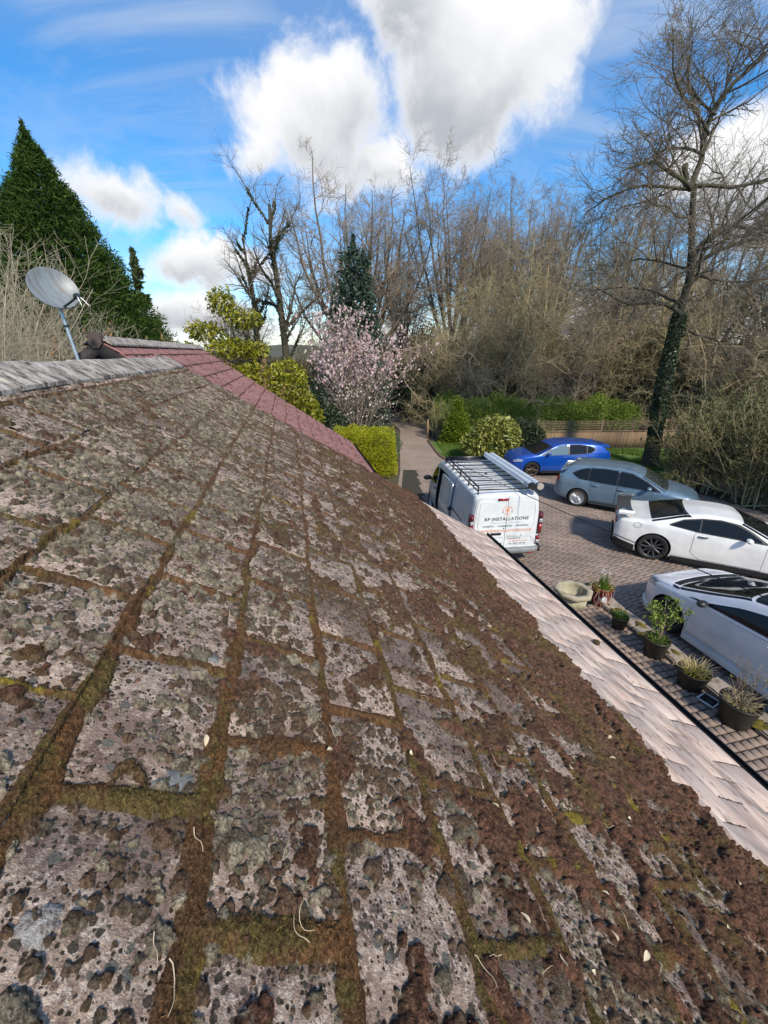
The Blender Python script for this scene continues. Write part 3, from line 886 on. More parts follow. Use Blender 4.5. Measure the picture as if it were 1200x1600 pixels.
# the drive narrows to the lane, the turning court opens to the right
drive_pts = [(2.0, 2.0), (7.5, -2.0), (16, 4.0), (13.6, 11.0), (12.0, 15.5), (10.9, 18.4), (6.6, 19.0), (4.3, 18.8), (3.3, 19.6), (2.9, 22.0), (2.75, 25.0), (3.1, 29.0), (4.2, 32.4), (0.6, 32.4), (1.15, 29), (0.95, 24), (0.75, 18.0), (0.4, 14), (-0.2, 9.0)]
drive = sheet('driveway', drive_pts, 0.0, M_drivef)
bed = sheet('paving_bed', [tuple((SH * s + RV * r)[:2]) for s, r in ((2.5, 1.0), (6.3, 1.0), (6.3, 6.25), (2.5, 6.25))], 0.004, M_joint)
struct(add('lane', make_mesh('lane', [(-40, 33.0, 0.004), (60, 33.0, .004), (60, 37.5, .004), (-40, 37.5, .004)], np.array([(0, 1, 2, 3)]), M_road)))
mbk = MB(); mbk.box((10, 38.0, 0.1), (100, .25, .3)); M_redkerb = mk('brick_kerb', (0.16, 0.075, 0.06), (0.2, 0.11, 0.09), rough=.9, scale=3)
o = mbk.build('lane_kerb', M_redkerb); struct(o)


def block_mesh(name, lx, ly, h, mat, ch=.007, seed=0):
    r_ = random.Random(seed); j = lambda: r_.uniform(-.0025, .0025)
    a, b = lx / 2, ly / 2
    bot = [(-a, -b, 0), (a, -b, 0), (a, b, 0), (-a, b, 0)]
    mid = [(-a + j(), -b + j(), h - ch), (a + j(), -b + j(), h - ch), (a + j(), b + j(), h - ch), (-a + j(), b + j(), h - ch)]
    top = [(-a + ch, -b + ch, h + j() * .5), (a - ch, -b + ch, h + j() * .5), (a - ch, b - ch, h + j() * .5), (-a + ch, b - ch, h + j() * .5)]
    f = [(8, 9, 10, 11)]
    for o_ in (0, 4):
        f += [(o_ + i, o_ + (i + 1) % 4, o_ + 4 + (i + 1) % 4, o_ + 4 + i) for i in range(4)]
    return bot + mid + top, f


def path_setts():
    rg = random.Random(9)
    S_ = 0.134
    metas = []
    for k in range(4):
        v, f = block_mesh('sett', S_ - .020, S_ - .020, .05, M_path, .012, k)
        metas.append(make_mesh('paving_sett', v, np.array(f), M_path))
    root = bed
    cells = []
    nr = int((6.2 - 1.4) / S_)
    for i in range(nr):
        r = 6.18 - i * S_
        for j in range(28):
            s = 6.08 - j * S_ + (0.5 * S_ if i % 2 else 0) * 0.12
            if s < 2.7: continue
            cells.append((s, r))
    near = [c for c in cells if c[0] > 5.12 and c[1] > 1.55]
    near = sorted(near, key=lambda c: -c[0])[:290]
    ns = set(near)
    for s, r in near:
        o = bpy.data.objects.new('paving_sett', rg.choice(metas)); C.objects.link(o); o.parent = root
        p = SH * (s + rg.uniform(-.004, .004)) + RV * (r + rg.uniform(-.004, .004))
        o.location = (p[0], p[1], -.012 + rg.uniform(-.004, .004)); o.rotation_euler = (rg.uniform(-.012, .012), rg.uniform(-.012, .012), -YAW + rg.uniform(-.03, .03))
    m = MB()
    v0, f0 = block_mesh('s', S_ - .020, S_ - .020, .05, None, .012, 8); v0 = np.array(v0)
    for s, r in cells:
        if (s, r) in ns: continue
        p = SH * s + RV * r; a = -YAW + rg.uniform(-.02, .02)
        w = np.c_[v0[:, 0] * math.cos(a) - v0[:, 1] * math.sin(a), v0[:, 0] * math.sin(a) + v0[:, 1] * math.cos(a), v0[:, 2]] + (p[0], p[1], -.012 + rg.uniform(-.003, .003))
        m.raw(w, f0)
    o = m.build('paving_setts_far', M_path, root); o.name = 'paving_sett_field'; o['kind'] = 'stuff'


path_setts()


def herringbone():
    rg = random.Random(4)
    a0 = math.radians(24)       # direction of the bond
    L, W = 0.2, 0.1
    ca, sa = math.cos(a0), math.sin(a0)
    blocks = []
    # 90 degree herringbone: stair rows of horizontal and vertical blocks
    for i in range(-190, 190):
        for j in range(-95, 95):
            bx = i * W + j * L; by = -i * W + j * L
            bx = (i + 2 * j) * W; by = (-i + 2 * j) * W
            for (cx, cy, rz) in ((bx + L / 2, by + W / 2, 0), (bx + W / 2 + L, by + L / 2, PI / 2)):
                # rows repeat on the (1,-1) and (2,2) lattice
                x = cx * ca - cy * sa + 6.5; y = cx * sa + cy * ca + 9.5
                blocks.append((x, y, rz + a0))
    poly = np.array(drive_pts)

    def inside(x, y):
        n = len(poly); c = False; j = n - 1
        for i in range(n):
            xi, yi = poly[i]; xj, yj = poly[j]
            if (yi > y) != (yj > y) and x < (xj - xi) * (y - yi) / (yj - yi) + xi: c = not c
            j = i
        return c
    out = []
    for (x, y, a) in blocks:
        if y < 3.2 or y > 18.3 or x > 14.8 or x < 1.5: continue
        s = x * SH[0] + y * SH[1]; r = x * RV[0] + y * RV[1]
        if r < 6.36 and s < 6.58: continue
        if s < 4.4 and r < 6.6: continue
        if y > 15 and (x < 4.4): pass
        if not inside(x, y): continue
        out.append((x, y, a))
    # keep the blocks in view nearest the camera as objects
    def seen(b):
        x, y, _ = b
        fw = y * math.cos(PITCH) + CAMZ * math.sin(PITCH); dn = -y * math.sin(PITCH) + CAMZ * math.cos(PITCH)
        px, py = 600 + 630 * x / fw, 800 + 630 * dn / fw
        if not (840 < px < 1200): return False
        if py > 880 + (px - 850) * .55: return False
        if px > 960 and py < 905 - (1200 - px) * .1: return False
        return True
    vis = sorted([b for b in out if seen(b)], key=lambda b: b[0] ** 2 + b[1] ** 2)[:300]
    vs = set(vis)
    metas = []
    for k in range(3):
        v, f = block_mesh('b', L - .011, W - .011, .05, M_drive, .009, 20 + k); metas.append(make_mesh('paving_block', v, np.array(f), M_drive))
    for (x, y, a) in vis:
        o = bpy.data.objects.new('paving_block', rg.choice(metas)); C.objects.link(o); o.parent = drive
        o.location = (x, y, -.034 + rg.uniform(-.0015, .0015)); o.rotation_euler = (rg.uniform(-.008, .008), rg.uniform(-.008, .008), a + rg.uniform(-.01, .01))
    rest = np.array([b for b in out if b not in vs])
    v0, f0 = block_mesh('b', L - .011, W - .011, .05, None, .009, 5); v0 = np.array(v0)[4:]; f0 = np.array([f0[0]] + f0[5:]) - 4
    n = len(rest); c, s_ = np.cos(rest[:, 2])[:, None], np.sin(rest[:, 2])[:, None]
    V = np.stack([v0[:, 0] * c - v0[:, 1] * s_ + rest[:, :1], v0[:, 0] * s_ + v0[:, 1] * c + rest[:, 1:2], v0[:, 2][None] - .034 + rng.uniform(-.002, .002, (n, 1))], -1)
    F = (f0[None] + (np.arange(n) * len(v0))[:, None, None]).reshape(-1, 4)
    o = add('paving_block_field', make_mesh('paving_block_field', V.reshape(-1, 3), F, M_drive), drive); o['kind'] = 'stuff'
    # dark jointing under the blocks
    drv = [(2.0, 2.0), (7.5, -2.0), (15, 4.0), (13.4, 11.0), (11.8, 15.5), (10.8, 18.3), (6.6, 18.3), (0.9, 18.3), (0.6, 14), (1.2, 9)]
    sheet('paving_bed', drv, 0.002, M_joint)


herringbone()
# ------------------------------------------------------------------ the red-roofed building beyond
def garage():
    M_red = mk('faded_red_tile', (0.25, 0.105, 0.094), (0.33, 0.165, 0.145), rough=.8, scale=5, objr=.5, bump=.15, bscale=80, col3=(0.20, 0.09, 0.082), scale3=9, lo3=.55, hi3=.75)
    M_gable = mk('shaded_gable_board', (0.012, 0.010, 0.010), (0.02, 0.017, 0.016), rough=.7, scale=6)
    M_render = mk('garage_render', (0.45, 0.42, 0.38), (0.4, 0.37, 0.33), rough=.9, scale=4)
    M_cap = mk('brown_ridge_end', (0.060, 0.040, 0.034), (0.09, 0.065, 0.055), rough=.8, scale=20, col3=(.3, .28, .26), scale3=14, lo3=.66, hi3=.7)
    M_jshadow = mk('joint_shadow_crumb', (0.035, 0.022, 0.012), (0.06, 0.04, 0.015), rough=1, scale=40)
    sR, zR_, sE_, zE_ = -2.26, 5.25, 1.72, 2.54
    rN, rF = 6.0, 12.27
    root = thing('garage', 'red tiled outbuilding with a shadow-dark gable standing beyond the mossy roof', 'outbuilding', tuple(sz(-2.2, 9, 0)))
    GLn = np.array(root.location)
    wall_prism(root, -5.9, 1.45, rN + .35, rF - .2, 2.4, sR, 4.95, M_render, GLn)
    sl = math.hypot(sE_ - sR, zR_ - zE_); ang = math.atan2(zR_ - zE_, sE_ - sR)
    SG = SH * math.cos(ang) + np.array([0, 0, -math.sin(ang)]); NG = SH * math.sin(ang) + np.array([0, 0, math.cos(ang)])
    top = sz(sR, 0, zR_)
    def gp(r, d, h): return top + RV * r + SG * d + NG * h - GLn
    m = MB()
    sB_ = 2 * sR - sE_
    for s2 in (sE_, sB_):
        a = [sz(sR, rN + .02, zR_ - .03), sz(sR, rF - .02, zR_ - .03), sz(s2, rF - .02, zE_ - .03), sz(s2, rN + .02, zE_ - .03)]
        b = [p - np.array([0, 0, .08]) for p in a]
        v = np.array(a + b) - GLn
        m.raw(v, [(0, 1, 2, 3) if s2 < 0 else (3, 2, 1, 0), (4, 5, 6, 7), (0, 3, 7, 4), (1, 5, 6, 2), (2, 6, 7, 3)])
    rf = m.build('roof', M_gable, root)
    RG = Matrix(((SG[0], RV[0], NG[0]), (SG[1], RV[1], NG[1]), (SG[2], RV[2], NG[2])))
    ga = sl / 15.0; nw = 18; tw = (rF - rN) / nw
    mes = [tile_mesh('roof_tile', tw - .010, ga + .05, .014, M_red, 50 + i) for i in range(3)]
    half = tile_mesh('roof_tile', tw / 2 - .010, ga + .05, .014, M_red, 57)
    rg = random.Random(5)
    for k in range(15):
        cols = [(rN + (i + .5) * tw, 0) for i in range(nw)] if k % 2 else [(rN + tw * .25, 1)] + [(rN + (i + 1) * tw, 0) for i in range(nw - 1)] + [(rF - tw * .25, 1)]
        for r, h in cols:
            M = (RG @ Matrix.Rotation(-math.atan2(.017, ga) + rg.uniform(-.003, .003), 3, 'Y') @ Matrix.Rotation(rg.uniform(-.006, .006), 3, 'Z')).to_4x4()
            M.translation = Vector(gp(r, (k + 1) * ga + rg.uniform(-.004, .004), .02 + rg.uniform(-.002, .002)))
            add('roof_tile', half if h else rg.choice(mes), rf, mat4=M)
    # dark crumbs in the joints, shadow gaps put into their colour
    mm = MB()
    for k in range(1, 15):
        for i in range(70):
            if rg.random() < .8:
                r = rg.uniform(rN + .05, rF - .05); d = k * ga + rg.uniform(.005, .02)
                q = rg.uniform(.012, .035)
                c = gp(r, d, .015)
                P = np.array([[gp(r + q * math.cos(a) * 1.5 * e, d + q * .5 * math.sin(a) * e, .012 + .016 * (1 - e * e)) for a in np.linspace(0, 2 * PI, 7)] for e in (1, .6, .05)])
                mm.grid(P)
    for k in range(15):
        par = 0 if k % 2 else .5
        for i in range(nw):
            for t in range(3):
                if rg.random() < .75:
                    r = rN + (i + par) * tw; d = k * ga + rg.uniform(.03, ga)
                    q = rg.uniform(.008, .014)
                    mm.grid(np.array([[gp(r + q * math.cos(a) * e, d + q * 3.5 * math.sin(a) * e, .006 + .016 * (1 - e * e)) for a in np.linspace(0, 2 * PI, 7)] for e in (1, .5, .05)]))
    o = mm.build('joint_shadow_crumb', M_jshadow, root, True); o['kind'] = 'stuff'
    me = ridge_mesh('ridge_tile', 0.45, M_ridge, wing=.19, th=.022, up=.03)
    r = rN + .02
    while r < rF - .3:
        M4 = Matrix.Rotation(-YAW, 4, 'Z') @ Matrix.Rotation(rg.uniform(-.01, .01), 4, 'Y'); M4.translation = Vector(sz(sR, r, zR_ + .03) - GLn)
        add('ridge_tile', me, rf, mat4=M4); r += .456
    # blocked ridge end
    m = MB(); pr = []
    for a in np.linspace(0, 2 * PI, 9)[:-1] + PI / 8: pr.append((.08 * math.cos(a), .10 * math.sin(a)))
    a = np.array([sz(sR + x, rN - .05, zR_ - .005 + z) for x, z in pr]); b = np.array([sz(sR + x, rN + .08, zR_ - .005 + z) for x, z in pr])
    v = np.vstack([a, b]) - GLn
    m.raw(v, [(i, (i + 1) % 8, 8 + (i + 1) % 8, 8 + i) for i in range(8)]); m.raw(a - GLn, [tuple(range(8))[::-1]]); m.raw(b - GLn, [tuple(range(8))])
    m.build('ridge_end_cap', M_cap, root)
    # gable near-black, under-eave shadow put into its colour; verge boards
    for rr, nm in ((rN + .06, 'gable_board'), (rF - .06, 'gable_board')):
        m = MB()
        v = np.array([sz(sR, rr + d, zR_ - .12) for d in (-.02, .02)] + [sz(sE_ - .3, rr + d, zE_ + .05) for d in (-.02, .02)] + [sz(sB_ + .3, rr + d, zE_ + .05) for d in (-.02, .02)]) - GLn
        m.raw(v, [(0, 2, 4), (1, 5, 3)]); m.raw(v, [(0, 1, 3, 2), (2, 3, 5, 4), (4, 5, 1, 0)])
        m.build(nm, M_gable, root)
    for rr in (rN - .012, rF + .012):
        for s2 in (sE_, sB_):
            m = MB()
            v = np.array([sz(sR, rr + k, z) for k in (-.015, .015) for z in (zR_ - .005, zR_ - .17)] + [sz(s2, rr + k, z) for k in (-.015, .015) for z in (zE_ - .005, zE_ - .17)]) - GLn
            m.raw(v, [(0, 1, 5, 4), (2, 6, 7, 3), (0, 4, 6, 2), (1, 3, 7, 5), (0, 2, 3, 1), (4, 5, 7, 6)])
            m.build('bargeboard', M_darkwood, root)
    m = MB()
    tipg = sz(sE_ + .05, 0, zE_ - .03)
    Pg = np.array([[tipg + RV * r + SH * .055 * math.cos(a) + np.array([0, 0, .055 * math.sin(a)]) - GLn for a in np.linspace(PI, 2 * PI, 9)] for r in np.linspace(rN, rF, 6)])
    m.grid(Pg); Q = Pg.copy(); Q[..., 2] -= .006; m.grid(Q[::-1])
    m.build('gutter', M_black, root, True)


garage()


def satellite_dish():
    M_dish = mk('dish_grey', (0.185, 0.215, 0.23), (0.155, 0.18, 0.195), rough=.45, scale=6, col3=(0.11, 0.09, 0.07), scale3=7, lo3=.48, hi3=.72, stretch=(1, 3.5, .5))
    M_galv = mk('galvanised_mast', (0.42, 0.47, 0.50), (0.33, 0.37, 0.40), rough=.35, metal=.6, scale=20)
    M_lnb = mk('dark_receiver', (0.018, 0.03, 0.032), rough=.4)
    M_white = mk('white_plastic', (.75, .75, .72), rough=.4)
    k = 4.95 / 3.4
    cx, cy, cz = -3.571, 4.95, 5.757
    az, el = math.radians(-38.3), math.radians(25.5)
    foot = np.array([-3.46, 4.98, 4.3])
    root = thing('satellite_dish', 'grey streaked satellite dish on a tilted steel mast behind the ridge', 'satellite dish', tuple(foot))
    n = np.array([math.cos(el) * math.cos(az), math.cos(el) * math.sin(az), math.sin(el)])
    a = np.cross([0, 0, 1.0], n); a /= np.linalg.norm(a); b = np.cross(n, a)
    Rr = .224; c = np.array([cx, cy, cz]) - foot
    def dp(rad, th, off): return c + a * (rad * math.cos(th)) + b * (rad * math.sin(th)) + n * off
    m = MB(); ra = np.linspace(0.001, 1, 10); th = np.linspace(0, 2 * PI, 49)
    m.grid(np.array([[dp(Rr * q, t, .055 * (q * q - 1)) for t in th] for q in ra]))
    m.grid(np.array([[dp(Rr * q, t, .055 * (q * q - 1) - .007) for t in th] for q in ra])[:, ::-1])
    m.grid(np.array([[dp(Rr * q, t, o) for t in th] for q, o in ((1, 0), (1.02, -.002), (1.025, -.012), (1.0, -.014))]))
    m.build('reflector', M_dish, root, True)
    bot = dp(Rr * .93, -PI / 2 + .1, -.005)
    foc = c + n * .25 - b * .225 + a * .10
    MB().tube([bot, (bot + foc) / 2 - b * .004, foc], .011, 6).build('feed_arm', M_lnb, root)
    lb = foc
    m = MB(); m.tube([lb + n * .015, lb - n * .015 + b * .012, lb - n * .05 + b * .025, lb - n * .062 + b * .03], [.022, .03, .03, .026], 12)
    lnb = m.build('receiver_head', M_lnb, root, True)
    MB().tube([lb - n * .062 + b * .03, lb - n * .072 + b * .034], [.027, .024], 12).build('receiver_cap', M_white, lnb, True)
    for s in (-.008, .02):
        MB().tube([lb + n * .01 - b * .02 + a * s, lb + n * .03 - b * .06 + a * (s * 1.6), lb + n * .025 - b * .115 + a * (s * 2.5 + .015)], [.006, .005, .004], 6).build('cable_plug', M_white, root)
    top = np.array([-3.60, 4.99, 5.60]) - foot
    MB().tube([(0, 0, 0), top * .5, top], .018, 12).build('mast', M_galv, root, True)
    for t in (.40, .82): MB().tube([top * t, top * (t + .02)], .023, 12).build('mast_clamp', M_lnb, root)
    m = MB(); m.tube([top * .93, c - n * .085 - b * .10], .014, 8); m.tube([c - n * .085, c - n * .08 - b * .10], .014, 8)
    m.build('mount_bracket', M_galv, root)
    m = MB(); m.box((0, 0, .03), (.09, .09, .06)); m.box((.0, .5, .2), (.03, 1.0, .03)); m.build('wall_bracket', M_galv, root)


satellite_dish()
# ------------------------------------------------------------------ vehicles
def paint(name, col, flake=0.0, rough=.28):
    return mk(name, col, tuple(c * .82 for c in col), rough=rough, metal=flake, scale=2.2, coat=.9, spec=.5)


M_glass = mk('car_glass', (0.008, 0.010, 0.011), rough=.03, spec=.35)
M_glassl = mk('car_glass_pale', (0.035, 0.05, 0.05), rough=.03, spec=1.0, coat=1.0)
M_tyre = mk('tyre', (0.014, 0.014, 0.014), (0.022, 0.021, 0.02), rough=.9, scale=20)
M_arch = mk('arch_black', (0.006, 0.006, 0.006), rough=.9)
M_trim = mk('black_trim', (0.012, 0.012, 0.013), rough=.45)
M_alloy = mk('alloy_silver', (0.62, 0.63, 0.64), rough=.3, metal=.7)
M_alloyd = mk('alloy_dark', (0.085, 0.085, 0.09), rough=.35, metal=.6)
M_alloyg = mk('alloy_bronze', (0.10, 0.085, 0.07), rough=.35, metal=.7)
M_chrome = mk('chrome', (0.75, 0.76, 0.78), rough=.12, metal=1.0)
M_lens = mk('clear_lens', (0.6, 0.64, 0.67), (0.12, 0.13, 0.14), rough=.08, coat=1, scale=22)
M_red = mk('red_lens', (0.42, 0.008, 0.012), (0.2, 0.004, 0.008), rough=.12, coat=1, scale=14)
M_dred = mk('dark_red_lens', (0.09, 0.004, 0.008), rough=.12, coat=1)
M_plate = mk('yellow_plate', (.7, .52, .05), rough=.4)


def smooth_poly(pts, n=160, sig=2.2):
    pts = np.array(pts, float); x = np.linspace(pts[0, 0], pts[-1, 0], n); y = np.interp(x, pts[:, 0], pts[:, 1])
    k = np.exp(-.5 * (np.arange(-8, 9) / sig) ** 2); k /= k.sum()
    yp = np.pad(y, 8, mode='reflect', reflect_type='odd')
    return x, np.convolve(yp, k, 'valid')


class Body:
    """a car shell: x forward from the rear bumper, z up, y to the left"""
    SEG = 5
    def __init__(s, top, belt, plan, bot, tumble=.36, rcorner=.09, roofpull=1.0, sig=2.0):
        s.L = top[-1][0]
        s.top = smooth_poly(top, sig=sig); s.belt = smooth_poly(belt); s.plan = smooth_poly(plan, sig=1.6); s.bot = smooth_poly(bot)
        s.tumble = tumble; s.rc = rcorner
    def f(s, c, x): return np.interp(x, c[0], c[1])
    def ctrl(s, x):
        zb = float(s.f(s.bot, x)); zt = max(float(s.f(s.top, x)), zb + .12); w = float(s.f(s.plan, x))
        zl = min(float(s.f(s.belt, x)), zt - .035); zl = max(zl, zb + .07)
        h = zl - zb; g = max(zt - zl, 0)
        yb = w * .965
        rc = min(s.rc, g * .55)
        yr = yb - max(g - rc, 0) * s.tumble - .012
        pts = [(0, zb), (.55 * w, zb), (.93 * w, zb + .01), (.985 * w, zb + .16 * h), (w, zb + .42 * h), (.995 * w, zb + .72 * h), (yb, zl),
               (yr, zt - rc), (yr - rc * .9, zt - rc * .22), (yr * .5, zt - .002), (0, zt + .012 * min(1, g / .3))]
        return np.array(pts)
    def table(s):
        n = 11; k = s.SEG
        W = np.zeros(((n - 1) * k + 1, n + 2))
        for i in range(n - 1):
            for j in range(k):
                t = j / k; r = i * k + j
                w = np.array([-t + 2 * t * t - t ** 3, 2 - 5 * t * t + 3 * t ** 3, t + 4 * t * t - 3 * t ** 3, -t * t + t ** 3]) * .5 * .45
                W[r, i:i + 4] += w; W[r, i + 1] += .55 * (1 - t); W[r, i + 2] += .55 * t
        W[-1, n] = 1
        s.tx = np.linspace(0, s.L, 501); s.tab = np.zeros((501, len(W), 2))
        for q, x in enumerate(s.tx):
            p = s.ctrl(x); e = np.vstack([(-p[1][0], p[1][1]), p, (-p[-2][0], p[-2][1])]); s.tab[q] = W @ e
    def section(s, x):
        if not hasattr(s, 'tab'): s.table()
        k = min(max(x / s.L, 0), 1) * 500; i = min(int(k), 499); f = k - i
        return s.tab[i] * (1 - f) + s.tab[i + 1] * f
    def shell(s, xs):
        rows = []
        for x in xs:
            h = s.section(x); full = np.vstack([h, (h[::-1] * [-1, 1])[1:-1]])
            rows.append(np.c_[np.full(len(full), x), full])
        return np.array(rows)
    def y_at(s, x, z):
        h = s.section(x)[3 * s.SEG:8 * s.SEG + 1]
        return float(np.interp(z, h[:, 1], h[:, 0]))
    def n_at(s, x, z):
        e = .02
        dx = (s.y_at(x + e, z) - s.y_at(x - e, z)) / (2 * e); dz = (s.y_at(x, z + e) - s.y_at(x, z - e)) / (2 * e)
        n = np.array([-dx, 1, -dz]); return n / np.linalg.norm(n)
    def side(s, x, z, off, sg):
        n = s.n_at(x, z); p = np.array([x, s.y_at(x, z), z]) + n * off
        return p * [1, sg, 1]
    def top_pt(s, x, t, off):      # t: 1 right roof corner .. -1 left, over the crown
        h = s.section(x)[7 * s.SEG:]
        k = (1 - abs(t)) * (len(h) - 1); i = int(min(k, len(h) - 2)); q = h[i] + (h[i + 1] - h[i]) * (k - i)
        e = .03; zs = (float(s.f(s.top, x + e)) - float(s.f(s.top, x - e))) / (2 * e)
        n = np.array([-zs, 0, 1]); n /= np.linalg.norm(n)
        return np.array([x, q[0] * (1 if t > 0 else -1), q[1]]) + n * off


def side_patch(B, xs, lo, hi, off, sg, name, mat, parent, n=14, m=5, rim=.012):
    lo = np.array(lo); hi = np.array(hi)
    X = np.linspace(xs[0], xs[1], n)
    P = np.zeros((n, m, 3))
    for i, x in enumerate(X):
        a = np.interp(x, lo[:, 0], lo[:, 1]); b = np.interp(x, hi[:, 0], hi[:, 1]); b = max(b, a + .004)
        for j in range(m): P[i, j] = B.side(x, a + (b - a) * j / (m - 1), off, sg)
    mb = MB(); mb.grid(P if sg > 0 else P[::-1])
    edge = np.vstack([P[:, 0], P[1:, -1], P[-2::-1, -1] if False else P[:0, 0]])
    # turned-in rim gives the panel thickness
    ring = np.concatenate([P[:, 0], P[-1, 1:], P[::-1, -1][1:], P[0, ::-1][1:]])
    inn = ring.copy(); inn[:, 1] -= sg * rim
    mb.grid(np.stack([ring, inn], 0) if sg > 0 else np.stack([inn, ring], 0))
    return mb.build(name, mat, parent, True)


def top_patch(B, x0, x1, off, name, mat, parent, tin=.06, n=12, m=13, curve0=0.0, curve1=0.0):
    P = np.zeros((n, m, 3))
    for i in range(n):
        for j in range(m):
            t = (-1 + 2 * j / (m - 1)) * (1 - tin)
            c = 1 - t * t
            a = x0 + curve0 * c; b = x1 + curve1 * c
            P[i, j] = B.top_pt(a + (b - a) * i / (n - 1), t, off)
    mb = MB(); mb.grid(P[:, ::-1] if False else P)
    Q = P.copy(); Q[..., 2] -= .012
    ring = lambda A: np.concatenate([A[:, 0], A[-1, 1:], A[::-1, -1][1:], A[0, ::-1][1:]])
    mb.grid(np.stack([ring(Q), ring(P)], 0))
    return mb.build(name, mat, parent, True)


def apply_cut(o, cutters):
    """cut wheel arches and openings out of the shell"""
    for c in cutters:
        md = o.modifiers.new('cut', 'BOOLEAN'); md.operation = 'DIFFERENCE'; md.object = c; md.solver = 'EXACT'; md.material_mode = 'TRANSFER'
    dg = bpy.context.evaluated_depsgraph_get()
    me = bpy.data.meshes.new_from_object(o.evaluated_get(dg))
    o.modifiers.clear(); o.data = me
    for c in cutters: bpy.data.objects.remove(c)
    vn = np.zeros(len(me.polygons), dtype=bool)
    return o


def body_obj(B, name, mat, parent, cuts, nx=70, ends=.03, smooth=True):
    u = np.linspace(0, 1, nx); xs = B.L * (u - .055 * np.sin(2 * PI * u))
    R_ = B.shell(xs); k = R_.shape[1]
    v = R_.reshape(-1, 3); i = np.arange(nx * k).reshape(nx, k); j = np.roll(i, -1, 1)
    q = np.stack([i[:-1], i[1:], j[1:], j[:-1]], -1).reshape(-1, 4)
    caps = [np.array([i[0]]), np.array([i[-1][::-1]])]
    me = make_mesh(name, v, [q] + caps, [mat])
    o = add(name, me)
    cs = []
    for kind, a in cuts:
        if kind == 'arch':
            x, z, r, y0, y1 = a
            m = MB(); m.lathe([(.0005, y0), (r, y0), (r, y1), (.0005, y1)], 32, (x, 0, z), 'y')
            cme = m.mesh('cut', M_arch)
        else:
            m = MB(); m.box(a[0], a[1]); cme = m.mesh('cut', M_arch)
        bmm = bmesh.new(); bmm.from_mesh(cme); bmesh.ops.remove_doubles(bmm, verts=bmm.verts, dist=.002); bmesh.ops.recalc_face_normals(bmm, faces=bmm.faces); bmm.to_mesh(cme); bmm.free()
        cs.append(add('cut', cme))
    bmm = bmesh.new(); bmm.from_mesh(me); bmesh.ops.remove_doubles(bmm, verts=bmm.verts, dist=.0005); bmesh.ops.recalc_face_normals(bmm, faces=bmm.faces); bmm.to_mesh(me); bmm.free()
    apply_cut(o, cs)
    o.data.polygons.foreach_set('use_smooth', np.ones(len(o.data.polygons), dtype=bool))
    try: o.data.set_sharp_from_angle(angle=math.radians(38))
    except Exception: pass
    o.parent = parent
    return o


def wheel(parent, x, y, sg, r, w, rim_mat, style, rim_r):
    """tyre with rim, spokes and hub; sg is the side that faces out"""
    m = MB()
    prof = [(rim_r, -w / 2), (r * .93, -w / 2), (r * .985, -w / 2 + .018), (r, -w / 2 + .045), (r, w / 2 - .045), (r * .985, w / 2 - .018), (r * .93, w / 2), (rim_r, w / 2)]
    m.lathe(prof, 40, (0, 0, 0), 'y', closed=True)
    wob = m.build('wheel', M_tyre, parent, True, loc=(x, y, r))
    f = w / 2 * sg
    m = MB(); m.lathe([(rim_r + .002, f * 1.0), (rim_r - .016, f * 1.02), (rim_r - .022, f * .75), (rim_r - .03, -f * .2)], 40, (0, 0, 0), 'y')
    m.lathe([(.0005, f * .2), (rim_r - .02, f * .16)], 32, (0, 0, 0), 'y')
    rim = m.build('rim', [rim_mat], wob, True)
    bk = MB(); bk.lathe([(.0005, f * .3), (rim_r - .025, f * .26)], 32, (0, 0, 0), 'y'); bk.build('brake_disc', M_arch, wob, False)
    m = MB()
    if style == 'multi':
        ns, wd0, wd1 = 20, .010, .016
    elif style == 'five_y': ns, wd0, wd1 = 10, .026, .018
    elif style == 'ten': ns, wd0, wd1 = 10, .020, .024
    else: ns, wd0, wd1 = 5, .05, .035
    for i in range(ns):
        a = i / ns * 2 * PI + (.16 if style == 'five_y' and i % 2 else 0)
        ca, sa = math.cos(a), math.sin(a)
        r0_, r1_ = .045, rim_r - .014
        P = []
        for rr, wd, yo in ((r0_, wd0, f * .86), (r0_ + (r1_ - r0_) * .5, (wd0 + wd1) / 2, f * .80), (r1_, wd1, f * .93)):
            for t, d in ((-1, 0), (1, 0), (1, .022), (-1, .022)):
                P.append((rr * ca - t * wd * sa, yo - sg * d, rr * sa + t * wd * ca))
        f_ = []
        for b in (0, 4): f_ += [(b + k, b + (k + 1) % 4, b + 4 + (k + 1) % 4, b + 4 + k) for k in range(4)]
        m.raw(P, f_)
    m.lathe([(.0005, f * .93), (.035, f * .92), (.055, f * .84), (.055, f * .5)], 20, (0, 0, 0), 'y')
    m.build('spokes', rim_mat, wob, False)
    return wob


def mirror(B, parent, x, z, sg, mat, face_back=True, sc_=1.0):
    y = B.y_at(x, z)
    m = MB(); n = 12
    P = np.zeros((7, n + 1, 3))
    for i in range(7):
        t = i / 6; rr = math.sin(PI * (0.12 + .80 * t)) ** .6
        for j in range(n + 1):
            a = j / n * 2 * PI
            P[i, j] = (x + .02 + (.5 - t) * -.13 * sc_ + .0, sg * (y + .125 * sc_ + .105 * sc_ * rr * math.cos(a)), z + .065 * sc_ + .062 * sc_ * rr * math.sin(a))
    m.grid(P); m.raw(P[0][:-1], [tuple(range(n))]); m.raw(P[-1][:-1], [tuple(range(n))[::-1]])
    o = m.build('mirror', mat, parent, True)
    a = MB(); a.tube([(x + .02, sg * (y - .02), z + .01), (x + .01, sg * (y + .08 * sc_), z + .045)], .022, 8); a.build('mirror_arm', M_trim, o, True)
    g = MB(); q = P[0][:-1] if True else None
    c = q.mean(0); q2 = c + (q - c) * .85; q2[:, 0] -= .004
    g.raw(q2, [tuple(range(n))]); g.build('mirror_glass', M_glassl, o)
    return o


